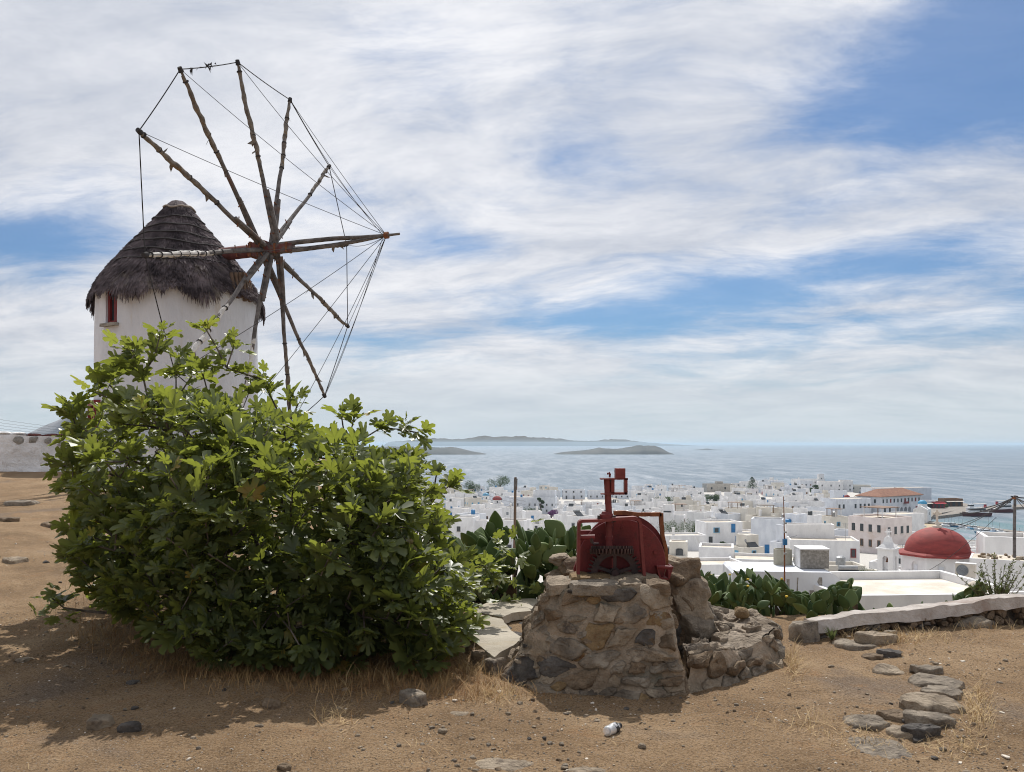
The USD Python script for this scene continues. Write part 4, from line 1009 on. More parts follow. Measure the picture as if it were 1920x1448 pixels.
    def rank(r):
        pp = pix(r[0]); d = r[0][1]
        facing = abs(np.dot(r[3], nrm(r[0] - [0, 0, EYE])))
        return (d - 1.2 * facing * r[4] / .15) + .55 * abs(7.75 - 1.6 * depth_half(*pp) - d)
    recs.sort(key=rank)
    for r in recs[:299]:
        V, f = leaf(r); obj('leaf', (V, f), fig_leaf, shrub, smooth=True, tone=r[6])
    m = MB(); tn = []
    for r in recs[299:]:
        V, f = leaf(r); m.add(V, f); tn.append(np.full(len(V), r[6]))
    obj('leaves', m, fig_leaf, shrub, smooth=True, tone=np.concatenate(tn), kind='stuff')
    # small shoot creeping out on the left, and a young plant by the slab
    for (lab, pts, cnt) in (('low fig shoot with a rosette of leaves, creeping over the dirt left of the bush', [(205, 1150, 7.35), (160, 1146, 7.3), (120, 1140, 7.25), (98, 1122, 7.2)], 20),
                            ('young fig plant with bright leaves, between the fig bush and the cactus', [(915, 1122, 9.0), (932, 1104, 8.9), (940, 1086, 8.8), (936, 1070, 8.8)], 38),
                            ('leafy fig sprig hanging beside the left corner of the cracked slab', [(850, 1200, 6.9), (870, 1180, 6.75), (880, 1172, 6.7), (872, 1165, 6.7)], 22)):
        P = np.array([at(*q) for q in pts]); gz = ground_z(P[:, 0], P[:, 1]); P[:, 2] = np.maximum(P[:, 2], gz + .03)
        th = thing('fig_shoot', lab, 'plant', P[0])
        obj('stem', MB().tube(P - P[0], np.linspace(.013, .006, len(P)), 6), bark, th, smooth=True)
        O2 = P[0]
        for k in range(cnt):
            t = g.uniform(.35, 1) ** .6; c = np.array([np.interp(t, np.linspace(0, 1, len(P)), P[:, j]) for j in range(3)])
            sp = .24 if cnt > 30 else .07
            c = c + g.normal(0, sp, 3) * [1, .7, .9]; c[2] = max(c[2], float(ground_z(c[0], c[1])) + .05)
            ax = nrm(g.normal(0, 1, 3) * [1, 1, .5] + [0, 0, .3]); ref = nrm(up + g.normal(0, .45, 3)); nn = nrm(ref - ax * np.dot(ref, ax)); b = np.cross(nn, ax)
            r = (c, ax, b, nn, g.uniform(.09, .15), int(g.integers(len(LEAVES))), .3 + .5 * g.random(), c - ax * .05)
            V, f = leaf(r); obj('leaf', (V + O - O2, f), fig_leaf, th, smooth=True, tone=r[6])


fig()


# ---------------------------------------------------------------- prickly pears
PADV = None


def pad_mesh(L, W, T, seed):
    """One egg-shaped flat joint, base at the origin, growing along +z, flat side facing y."""
    g = np.random.default_rng(seed); rows, k = 9, 10
    t = np.linspace(0, 1, rows); wd = np.sin(PI * np.clip(t, 0.02, 1) ** .82) ** .72; wd[0] = .16; wd[-1] = .12
    a = np.arange(k) * 2 * PI / k; bend = g.uniform(-.12, .12)
    v = np.stack([W / 2 * wd[:, None] * np.cos(a), T / 2 * np.sqrt(wd)[:, None] * np.sin(a) * 1.0 + (bend * L * t ** 2)[:, None] + g.uniform(-.1, .1) * W * np.cos(a)[None] ** 2 * wd[:, None], np.broadcast_to((L * t)[:, None], (rows, k)) + .0], -1).reshape(-1, 3)
    i, j = np.meshgrid(np.arange(rows - 1), np.arange(k), indexing='ij'); j2 = (j + 1) % k
    f = np.stack([i * k + j, i * k + j2, (i + 1) * k + j2, (i + 1) * k + j], -1).reshape(-1, 4)
    f = np.vstack([f[:, [0, 1, 2]], f[:, [0, 2, 3]]]); n = len(v); v = np.vstack([v, [[0, 0, 0]], [[0, bend * L, L]]])
    f = np.vstack([f, [[n, (q + 1) % k, q] for q in range(k)], [[n + 1, (rows - 1) * k + q, (rows - 1) * k + (q + 1) % k] for q in range(k)]])
    return v, f


def cactus(label, bases, top_px, pad, seed, limit, flowers=0, spread=.85):
    """Clump of joints grown from stems; joints stay below the line top_px (pixel x, pixel y)."""
    g = np.random.default_rng(seed); tx, ty = zip(*top_px)
    B0 = np.array(bases, float); c0 = B0.mean(0); c0[2] = float(ground_z(c0[0], c0[1]))
    th = thing('prickly_pear', label, 'cactus', c0)
    q = []
    for b in B0:
        b = np.array([b[0], b[1], float(ground_z(b[0], b[1])) - .04]); q.append((b, nrm([g.normal(0, .25), g.normal(0, .25), 1]), g.uniform(0, PI), 0))
    cnt = 0; ends = []
    while q and cnt < limit:
        k = int(g.integers(0, min(len(q), 14))); base, d, yaw, lv = q.pop(k)
        L = pad * g.uniform(.75, 1.25); W = L * g.uniform(.58, .78); tip = base + d * L
        p = pix(tip)
        if p[1] < np.interp(p[0], tx, ty) or p[0] < tx[0] - 6 or p[0] > tx[-1] + 6: continue
        z = d; ref = np.array([math.cos(yaw), math.sin(yaw), 0]); y = nrm(ref - z * np.dot(ref, z)); x = np.cross(y, z)
        v, f = pad_mesh(L, W, L * .13, int(g.integers(1e6)))
        V = base + v[:, :1] * x + v[:, 1:2] * y + v[:, 2:3] * z - c0
        old = lv < 2 and g.random() < .06
        obj('pad', (V, f), cactus_old if old else cactus_pad, th, smooth=True, tone=float(np.clip(.12 + .1 * lv + g.normal(0, .16), .02, .86))); cnt += 1
        nk = g.choice([1, 2, 3], p=[.25, .5, .25]) if lv < 6 else g.choice([0, 1])
        for m in range(nk):
            ang = g.uniform(-1.1, 1.1) if nk > 1 else g.uniform(-.5, .5)
            nb = base + d * L * (.55 + .42 * math.cos(ang)) + x * W * .46 * math.sin(ang)
            nd = nrm(d * math.cos(ang * .8) + x * math.sin(ang * .8) + y * g.normal(0, spread * .7) + [0, 0, .30])
            q.append((nb, nd, yaw + g.normal(0, .9), lv + 1))
        ends.append(tip)
    for e in [ends[i] for i in g.permutation(len(ends))[:flowers]]:
        t = trimesh.creation.icosphere(1, .015); obj('flower', (t.vertices * [1, 1, .8] + e - c0, t.faces), flower_yellow, th, smooth=True)


def bases_px(pairs, d, jit, seed, n):
    g = np.random.default_rng(seed); out = []
    for _ in range(n):
        px = g.uniform(*pairs); dd = g.uniform(*d); out.append(((px - 960) / FOC * dd, dd, 0))
    return out


TOP_L = [(858, 985), (868, 955), (905, 945), (935, 960), (965, 962), (985, 970), (1000, 962), (1012, 968), (1040, 980), (1065, 985), (1092, 980), (1100, 1000)]
cactus('large grey-green prickly pear, leaning against the right flank of the fig bush', bases_px((870, 975), (9.2, 10.2), .2, 1, 24), [(850, 985), (866, 952), (905, 942), (935, 955), (965, 962), (990, 975)], .235, 2, 190)
cactus('prickly pear with broad pads directly left of the red winch', bases_px((985, 1100), (9.0, 10.0), .2, 3, 12), [(975, 985), (1000, 960), (1012, 962), (1040, 978), (1065, 985), (1085, 982), (1110, 975), (1150, 1000)], .235, 5, 160)
cactus('prickly pear thicket just right of the winch, below the small houses', bases_px((1255, 1370), (8.8, 10.8), .2, 7, 40), [(1245, 1040), (1257, 1020), (1275, 1024), (1290, 1050), (1320, 1046), (1340, 1054), (1365, 1060), (1385, 1058), (1400, 1052), (1412, 1062)], .155, 9, 260, 8)
cactus('prickly pear thicket with yellow flowers, in front of the cement tank', bases_px((1375, 1500), (8.4, 10.8), .2, 11, 40), [(1365, 1062), (1385, 1060), (1405, 1052), (1420, 1060), (1450, 1072), (1468, 1074), (1482, 1100), (1510, 1114), (1530, 1114)], .15, 13, 260, 14)
cactus('low prickly pear behind the left end of the boundary wall, before the white roof', bases_px((1480, 1612), (8.05, 9.8), .2, 15, 40), [(1470, 1108), (1500, 1112), (1530, 1110), (1560, 1104), (1585, 1092), (1600, 1082), (1612, 1092), (1622, 1130)], .145, 17, 220, 6)
for i, (px, dd, top, n_, lab) in enumerate(((1665, 9.15, 1134, 3, 'single prickly pear head showing over the wall, left of two small ones'), (1698, 9.2, 1132, 3, 'small prickly pear head poking over the middle of the boundary wall'), (1725, 9.2, 1130, 3, 'round prickly pear head over the wall beside a thin dry stalk'), (1640, 9.0, 1138, 3, 'lowest prickly pear head over the wall, nearest the big thicket'))):
    cactus(lab, [((px - 960) / FOC * dd + q * .05, dd + q * .1, 0) for q in range(3)], [(px - 18, top - 2), (px, top - 6), (px + 18, top - 2)], .12, 60 + i, 6)
cactus('prickly pear with one drooping pad, behind the boundary wall below the chimney pot', bases_px((1772, 1842), (9.3, 9.9), .1, 21, 14), [(1765, 1122), (1785, 1106), (1800, 1108), (1815, 1100), (1828, 1096), (1838, 1080), (1850, 1090), (1872, 1096), (1876, 1104)], .18, 23, 40)


def spray_shrub():
    b = np.array([5.15, 9.35, 0]); b[2] = float(ground_z(b[0], b[1])); g = np.random.default_rng(31)
    th = thing('broom_shrub', 'thin yellow-green shrub with fine leaves at the right frame edge, behind the wall', 'shrub', b)
    st = MB(); lv = MB(); tn = []
    for _ in range(46):
        a, e = g.uniform(0, 6.28), g.uniform(.1, .7); L = g.uniform(.35, .75); d = np.array([math.cos(a) * math.sin(e), math.sin(a) * math.sin(e) * .6, math.cos(e)])
        P = np.array([d * L * t + [0, 0, -.08 * t * t] for t in np.linspace(0, 1, 6)]); st.tube(P, np.linspace(.005, .002, 6), 4)
        for _ in range(34):
            t = g.uniform(.25, 1); c = np.array([np.interp(t, np.linspace(0, 1, 6), P[:, j]) for j in range(3)]); ax = nrm(d + g.normal(0, .6, 3)); s2 = nrm(np.cross(ax, g.normal(0, 1, 3))) * .006; l = g.uniform(.025, .05)
            lv.add([c - s2 * .3, c + ax * l * .5 + s2, c + ax * l, c + ax * l * .5 - s2], [[0, 1, 2], [0, 2, 3]]); tn.append(np.full(4, g.uniform(.3, .85)))
    obj('branches', st, bark, th, smooth=True); obj('foliage', lv, scrub_leaf, th, tone=np.concatenate(tn), kind='stuff')


spray_shrub()

# ---------------------------------------------------------------- the town
def block_mesh(w, d, h, cx=0, cy=0, par=.35, th=.28, base=-3.0):
    a, b = w / 2, d / 2; i, j = a - th, b - th
    v = np.array([[-a, -b, base], [a, -b, base], [a, b, base], [-a, b, base], [-a, -b, h], [a, -b, h], [a, b, h], [-a, b, h], [-i, -j, h], [i, -j, h], [i, j, h], [-i, j, h], [-i, -j, h - par], [i, -j, h - par], [i, j, h - par], [-i, j, h - par]], float) + [cx, cy, 0]
    f = []
    for k in range(4): q = (k + 1) % 4; f += [[k, q, 4 + q, 4 + k], [4 + k, 4 + q, 8 + q, 8 + k], [8 + k, 8 + q, 12 + q, 12 + k]]
    return v, np.array(f), (v[12:16], np.array([[0, 1, 2, 3]]))


WIN_MATS = [('grey', grey_paint), ('blue', blue_paint), ('brown', brown_paint), ('dark', dark_glass), ('pale blue', lblue_paint), ('red', red_paint_door), ('green', green_paint)]


def opening(t, face, blk, u, z, w, h, mat, detail, name='window'):
    """A window or door on one face of a block: frame or shutters with the pane as its sub-part."""
    cx, cy, bw, bd = blk[:4]
    if face == 'f': c = np.array([cx + u, cy - bd / 2, z]); sz = (w, .10, h); o = np.array([0, -.05, 0]); ps = (w * .62, .06, h * .78)
    elif face == 'r': c = np.array([cx + bw / 2, cy + u, z]); sz = (.10, w, h); o = np.array([.05, 0, 0]); ps = (.06, w * .62, h * .78)
    else: c = np.array([cx - bw / 2, cy + u, z]); sz = (.10, w, h); o = np.array([-.05, 0, 0]); ps = (.06, w * .62, h * .78)
    p = obj(name, MB().box(c, sz), mat, t)
    if detail and name == 'window':
        obj('pane', MB().box(c + o, ps), dark_glass, p)
        sl = [sz[0], sz[1], .1]; sl[0 if face == 'f' else 1] += .24; sl[1 if face == 'f' else 0] += .14; obj('sill', MB().box(c - [0, 0, h / 2 + .06], sl), roof_white, p)


def house(name, label, cat, loc, yaw, blocks, wall, roof, win=1, detail=True, feats=(), seed=0, group=None, wins=None, par=.35):
    g = np.random.default_rng(seed); t = thing(name, label, cat, loc, yaw, group)
    wm = WIN_MATS[win][1]
    for bi, blk in enumerate(blocks):
        cx, cy, w, d, h = blk
        v, f, r = block_mesh(w, d, h, cx, cy, par=par)
        obj('wall', (v, f), wall, t); obj('roof', r, roof, t)
        if wins is not None: continue
        ns = max(1, int(h / 2.9))
        for face, ln in (('f', w), ('r', d), ('l', d)):
            m = int(ln / g.uniform(2.6, 4.6))
            for st in range(ns):
                for k in range(m):
                    if g.random() < (.14 if face == 'f' else .25): continue
                    u = (k + .5) / m * ln - ln / 2 + g.normal(0, .15); z = .45 + st * 2.9 + 1.15
                    if z + .8 > h: continue
                    if st == 0 and g.random() < .25: opening(t, face, blk, u, 1.05, .95, 2.1, wm, detail, 'door')
                    else: opening(t, face, blk, u, z, g.uniform(.7, 1.0), g.uniform(.95, 1.25), wm if g.random() < .75 else dark_glass, detail)
    if wins is not None:
        for (bi, face, u, z, w, h, m, nm) in wins: opening(t, face, blocks[bi], u, z, w, h, m, detail, nm)
    cx, cy, w, d, h = blocks[0]; zr = h - par
    if 'chimney' in feats:
        x, y = cx + g.uniform(-.3, .3) * w, cy + g.uniform(-.2, .3) * d; m = MB().box((x, y, zr + .75), (.5, .5, 1.5)); c = obj('chimney', m, white, t); obj('chimney_cap', MB().box((x, y, zr + 1.62), (.68, .68, .14)), white, c)
    if 'tank' in feats:
        x, y = cx + g.uniform(-.3, .3) * w, cy + g.uniform(-.3, .3) * d; obj('water_tank', MB().lathe([(0, 0), (.55, 0), (.55, 1.2), (.3, 1.35), (0, 1.35)], 12, (x, y, zr)), [dark_glass, metal_grey, blue_paint][int(g.integers(3))], t)
    if 'solar heater' in feats:
        x, y = cx + g.uniform(-.3, .3) * w, cy + g.uniform(-.3, .2) * d; m = MB().add([[x - 1, y - .6, zr + .15], [x + 1, y - .6, zr + .15], [x + 1, y + .7, zr + 1.2], [x - 1, y + .7, zr + 1.2], [x - 1, y - .5, zr + .08], [x + 1, y - .5, zr + .08], [x + 1, y + .8, zr + 1.13], [x - 1, y + .8, zr + 1.13]], [[0, 1, 2, 3], [7, 6, 5, 4], [0, 4, 5, 1], [2, 6, 7, 3], [1, 5, 6, 2], [0, 3, 7, 4]])
        p = obj('solar_panel', m, dark_glass, t); obj('heater_tank', MB().tube([(x - .9, y + .85, zr + 1.35), (x + .9, y + .85, zr + 1.35)], .27, 10), metal_grey, p)
    if 'stair hut' in feats:
        x, y = cx + .22 * w, cy + .2 * d; v, f, r = block_mesh(2.6, 2.8, zr + 2.3, x, y, par=.12, base=zr); obj('stair_hut', (v, f), wall, t); obj('hut_roof', r, roof, t)
    if 'awning' in feats:
        x = cx - .2 * w; obj('awning', MB().add([[x - 1.6, cy - d / 2 - 1.7, 2.2], [x + 1.6, cy - d / 2 - 1.7, 2.2], [x + 1.6, cy - d / 2, 2.7], [x - 1.6, cy - d / 2, 2.7], [x - 1.6, cy - d / 2 - 1.7, 2.1], [x + 1.6, cy - d / 2 - 1.7, 2.1], [x + 1.6, cy - d / 2, 2.6], [x - 1.6, cy - d / 2, 2.6]], [[0, 1, 2, 3], [7, 6, 5, 4], [0, 4, 5, 1], [1, 5, 6, 2], [3, 2, 6, 7], [0, 3, 7, 4]]), [canvas_shaded, roof_cream, brown_paint][int(g.integers(3))], t)
    if 'antenna' in feats:
        x, y = cx + g.uniform(-.4, .4) * w, cy + g.uniform(-.3, .3) * d; m = MB().tube([(x, y, zr), (x, y, zr + 3.0)], .035, 5)
        a = obj('antenna', m, metal_grey, t)
        for k in range(4): obj('antenna_rod', MB().tube([(x - .5 + .08 * k, y, zr + 2.9 - .16 * k), (x + .5 - .08 * k, y, zr + 2.9 - .16 * k)], .025, 4), metal_grey, a)
    if 'roof terrace' in feats:
        for sx in (-1, 1):
            for sy in (-1, 1): obj('pergola_post', MB().box((cx + sx * .25 * w, cy + sy * .25 * d, zr + 1.1), (.14, .14, 2.2)), brown_paint if g.random() < .5 else white, t)
        obj('pergola_roof', MB().box((cx, cy, zr + 2.26), (.62 * w, .62 * d, .12)), [roof_cream, canvas_shaded, brown_paint][int(g.integers(3))], t)
    return t


def on_ground(px, d, sink=0.0):
    x = (px - 960) / FOC * d; return np.array([x, d, float(land_z(x, d)) - sink])


OCC = np.zeros((1448, 1920), bool)
_fx = Polygon(FIG_OUT)
from PIL import Image, ImageDraw
_im = Image.new('1', (1920, 1448)); ImageDraw.Draw(_im).polygon([(int(a), int(b)) for a, b in FIG_OUT], fill=1); OCC |= np.asarray(_im)
for a, b, c, d_ in ((1085, 970, 1245, 1300), (870, 985, 1090, 1300), (1250, 1070, 1600, 1300), (1590, 1115, 1920, 1300)): OCC[b:d_, a:c] = True


def claim(loc, yaw, blocks, need=45, frac=.10, put=True):
    """How much of a house shows past what stands before it; marks it as standing."""
    got = tot = 0; rects = []
    for cx, cy, w, d, h in blocks:
        c = rotz(np.array([[cx + sx * w / 2, cy + sy * d / 2, z] for sx in (-1, 1) for sy in (-1, 1) for z in (-.5, h)]), yaw) + loc
        p = pix(c); x0, x1 = int(p[:, 0].min()), int(p[:, 0].max()) + 1; y0, y1 = int(p[:, 1].min()), int(p[:, 1].max()) + 1
        if x1 < 2 or x0 > 1917 or y0 > 1445: continue
        x0, x1, y0, y1 = max(x0, 0), min(x1, 1919), max(y0, 0), min(y1, 1447); r = (slice(y0, y1 + 1), slice(x0, x1 + 1)); got += int((~OCC[r]).sum()); tot += (y1 - y0 + 1) * (x1 - x0 + 1); rects.append(r)
    ok = tot > 0 and got >= need and got / tot > frac
    if ok and put:
        for r in rects: OCC[r] = True
    return ok


TAKEN = []   # (x, y, radius) of what stands in the town


def take(loc, r): TAKEN.append((loc[0], loc[1], r))


def tree(name, label, px, d, hpx, wpx, seed, kind='round', group=None, mat=None, sink=.2):
    g = np.random.default_rng(seed); loc = on_ground(px, d, sink); H, Wd = hpx * d / FOC, wpx * d / FOC; take(loc, Wd * .4)
    t = thing(name, label, 'tree', loc, 0, group); lf = max(.05, .62 * d / FOC)
    if kind == 'conifer':
        obj('trunk', MB().tube([(0, 0, 0), (0, 0, H)], [.3, .05], 7), bark_dark, t, smooth=True); m = MB(); tn = []
        tiers = 11
        for k in range(tiers):
            z = H * (.16 + .82 * k / tiers); R = Wd / 2 * (1 - k / tiers) ** .8 * (1 if k % 2 else .85) + .15
            for a in np.arange(6) * PI / 3 + k * .5:
                for _ in range(26):
                    r = R * g.uniform(.1, 1); c = np.array([r * math.cos(a) + g.normal(0, R * .07), r * math.sin(a) + g.normal(0, R * .07), z + .12 * r + g.normal(0, .15)]); e1 = nrm(g.normal(0, 1, 3)) * lf * 1.2; e2 = nrm(np.cross(e1, g.normal(0, 1, 3))) * lf * .7
                    m.add([c - e1, c + e2, c + e1, c - e2], [[0, 1, 2, 3]]); tn.append(np.full(4, g.uniform(.05, .45)))
        obj('crown', m, tree_leaf, t, tone=np.concatenate(tn)); return t
    hb = H * (.28 if kind == 'round' else .08)
    tr = MB().tube([(0, 0, 0), (g.normal(0, .1), 0, hb), (g.normal(0, .3), g.normal(0, .3), H * .6)], [H * .035 + .05, H * .03 + .04, H * .012], 7)
    obj('trunk', tr, bark_dark, t, smooth=True)
    K = 9 if kind == 'round' else 14; m = MB(); tn = []
    N = int(min(2600, 12 * (Wd * H) / (lf * lf) * .35))
    cs = np.stack([g.uniform(-.36, .36, K) * Wd, g.uniform(-.32, .32, K) * Wd, hb + (H - hb) * g.uniform(.18, .78, K)], -1); rs = g.uniform(.16, .30, K) * min(Wd, (H - hb) * 1.5); ct = g.uniform(-.12, .18, K)
    for k in range(K):
        limit = (H - rs[k] * .8); cs[k, 2] = min(cs[k, 2], limit)
    for k in range(min(K, 4)): obj('limb', MB().tube([(0, 0, hb * .8), tuple(cs[k] * [.5, .5, 1] * [1, 1, .8]), tuple(cs[k])], [H * .018 + .02, H * .012 + .01, .01], 5), bark_dark, t, smooth=True)
    q = g.integers(0, K, N); dirs = nrm(g.normal(0, 1, (N, 3))); rad = rs[q] * g.uniform(.62, 1.08, N) * (1 + .5 * fbm(dirs * 2 + q[:, None] * 7., 1, 3, seed)); c = cs[q] + dirs * rad[:, None] * [1, 1, .85]
    c[:, 2] = np.maximum(c[:, 2], .15); e1 = nrm(dirs * .3 + g.normal(0, .7, (N, 3))); e2 = nrm(np.cross(e1, g.normal(0, 1, (N, 3)))); s_ = lf * g.uniform(.7, 1.5, N)[:, None]
    v = np.stack([c - e1 * s_, c + e2 * s_ * .6, c + e1 * s_, c - e2 * s_ * .6], 1).reshape(-1, 3); f = (np.arange(N)[:, None] * 4 + np.arange(4)[None])
    obj('crown', (v, f), mat or tree_leaf, t, tone=np.repeat(np.clip(.25 + ct[q] + g.normal(0, .1, N), 0, .85), 4)); return t


def dome_prof(r, h, n=14, z0=0.0): a = np.linspace(0, PI / 2, n); return [(r * math.cos(x), z0 + h * math.sin(x)) for x in a]


def cross(mb, c, h, t=.09):
    mb.box((c[0], c[1], c[2] + h / 2), (t, t, h)); mb.box((c[0], c[1], c[2] + h * .68), (h * .62, t * .9, t))


def church():
    d = 70.0; z0 = float(at(0, 1039, d)[2]); c = at(1757, 1039, d); loc = np.array([c[0], c[1], float(land_z(c[0], c[1]))]); take(loc, 6)
    t = thing('domed_church', 'white octagonal church with a big dark red dome and stone cross', 'church', loc, math.radians(-27 + 8))
    zc = z0 - loc[2]; R = 2.56
    oct_ = lambda r: [(r / math.cos(PI / 8) * math.cos(k * PI / 4 + PI / 8), r / math.cos(PI / 8) * math.sin(k * PI / 4 + PI / 8)) for k in range(8)]
    drum = m3.Manifold.extrude(m3.CrossSection([oct_(R)]), zc + 2).translate((0, 0, -2))
    for k in range(8):   # tall round-headed niches
        a = k * PI / 4; cs = m3.CrossSection([[(-.28, 0), (.28, 0), (.28, .85)] + [(.28 * math.cos(x), .85 + .28 * math.sin(x)) for x in np.linspace(0, PI, 8)[1:]]])
        nb = m3.Manifold.extrude(cs, .5).rotate((90, 0, 90)).translate((R - .14, 0, zc - 1.55)).rotate((0, 0, math.degrees(a))); drum = drum - nb
    obj('drum', MB().man(drum), white, t)
    for k in (5, 4, 6):
        a = k * PI / 4; obj('window', MB().box((math.cos(a) * (R - .12), math.sin(a) * (R - .12), zc - 1.1), (.05, .34, .8), a), metal_grey if k == 4 else white_blue, t)
    cor = MB().prism(oct_(R + .26), zc - .04, zc + .12); obj('cornice', cor, red_dome, t)
    obj('cornice_slope', MB().lathe([(R + .40, zc + .125), (R + .2, zc + .24), (R - .2, zc + .26)], 8, a0=PI / 8, a1=2 * PI + PI / 8), red_dome, t)
    dm = MB().lathe(dome_prof(R - .16, 1.95, 22, zc + .2), 56); dv, df = dm.get(); obj('dome', (dv + vfbm(dv, 1.3, .02, 3), df), red_dome, t, smooth=True)
    cr = MB().lathe([(.42, zc + 2.09), (.36, zc + 2.25), (.16, zc + 2.33), (.13, zc + 2.58), (.0, zc + 2.58)], 10); obj('cross_base', cr, roof_cream, t)
    x = MB(); cross(x, (0, 0, zc + 2.5), 1.05, .15); x.box((0, 0, zc + 3.22), (.3, .16, .3)); obj('cross', x, roof_cream, t)
    v, f, r = block_mesh(7.6, 8.2, zc - 2.35, -.4, 0, par=.3); obj('body', (v, f), white, t); obj('roof', r, roof_white, t)
    for (x0, y0) in ((-2.9, -2.2), (-3.0, 1.2)):
        ap = MB().lathe(dome_prof(.9, .8, 8, zc - 2.4), 20, (x0, y0, 0)); obj('small_vault', ap, red_dome, t, smooth=True)
    m = MB().add([[-3.6, -1.6, zc - 2.4], [-2.2, -1.6, zc - 1.1], [-2.2, -1.3, zc - 1.1], [-3.6, -1.3, zc - 2.4], [-3.6, -1.6, zc - 2.75], [-2.2, -1.6, zc - 1.45], [-2.2, -1.3, zc - 1.45], [-3.6, -1.3, zc - 2.75]], [[0, 1, 2, 3], [7, 6, 5, 4], [0, 4, 5, 1], [1, 5, 6, 2], [2, 6, 7, 3], [0, 3, 7, 4]]); obj('buttress', m, white, t)
    # bell gable
    b = at(1665, 1078, 67.0); bl = np.array([b[0], b[1], float(land_z(b[0], b[1]))]); zb = b[2] - bl[2]; take(bl, 2)
    t2 = thing('bell_tower', 'slim pinkish white bell gable with two crosses, left of the big red dome', 'bell tower', bl, math.radians(-40))
    w, dp = 1.15, 1.35; body = m3.Manifold.cube((w, dp, zb + 4), False).translate((-w / 2, -dp / 2, -2.0))
    cs = m3.CrossSection([[(-.2, 0), (.2, 0), (.2, .95)] + [(.2 * math.cos(q), .95 + .2 * math.sin(q)) for q in np.linspace(0, PI, 8)[1:]]])
    ar = m3.Manifold.extrude(cs, 3).rotate((90, 0, 0)).translate((0, 1.5, zb + .35)); body = body - ar - ar.rotate((0, 0, 90))
    obj('tower_body', MB().man(body), white, t2)
    obj('ledge', MB().box((0, 0, zb + 2.04), (w + .22, dp + .22, .1)), white, t2)
    obj('tower_cap', MB().lathe([(.86, zb + 2.09), (.74, zb + 2.2), (.52, zb + 2.36), (.38, zb + 2.52), (.30, zb + 2.8), (.14, zb + 2.95), (.0, zb + 2.97)], 4, a0=PI / 4, a1=2 * PI + PI / 4), white, t2)
    for yy in (-.2, .25): x = MB(); cross(x, (0, yy, zb + 2.85), .62, .07); obj('cross', x, white, t2)
    obj('bell', MB().lathe([(.02, zb + 1.35), (.1, zb + 1.3), (.13, zb + 1.05), (.19, zb + .98)], 10), rust, t2)


church()


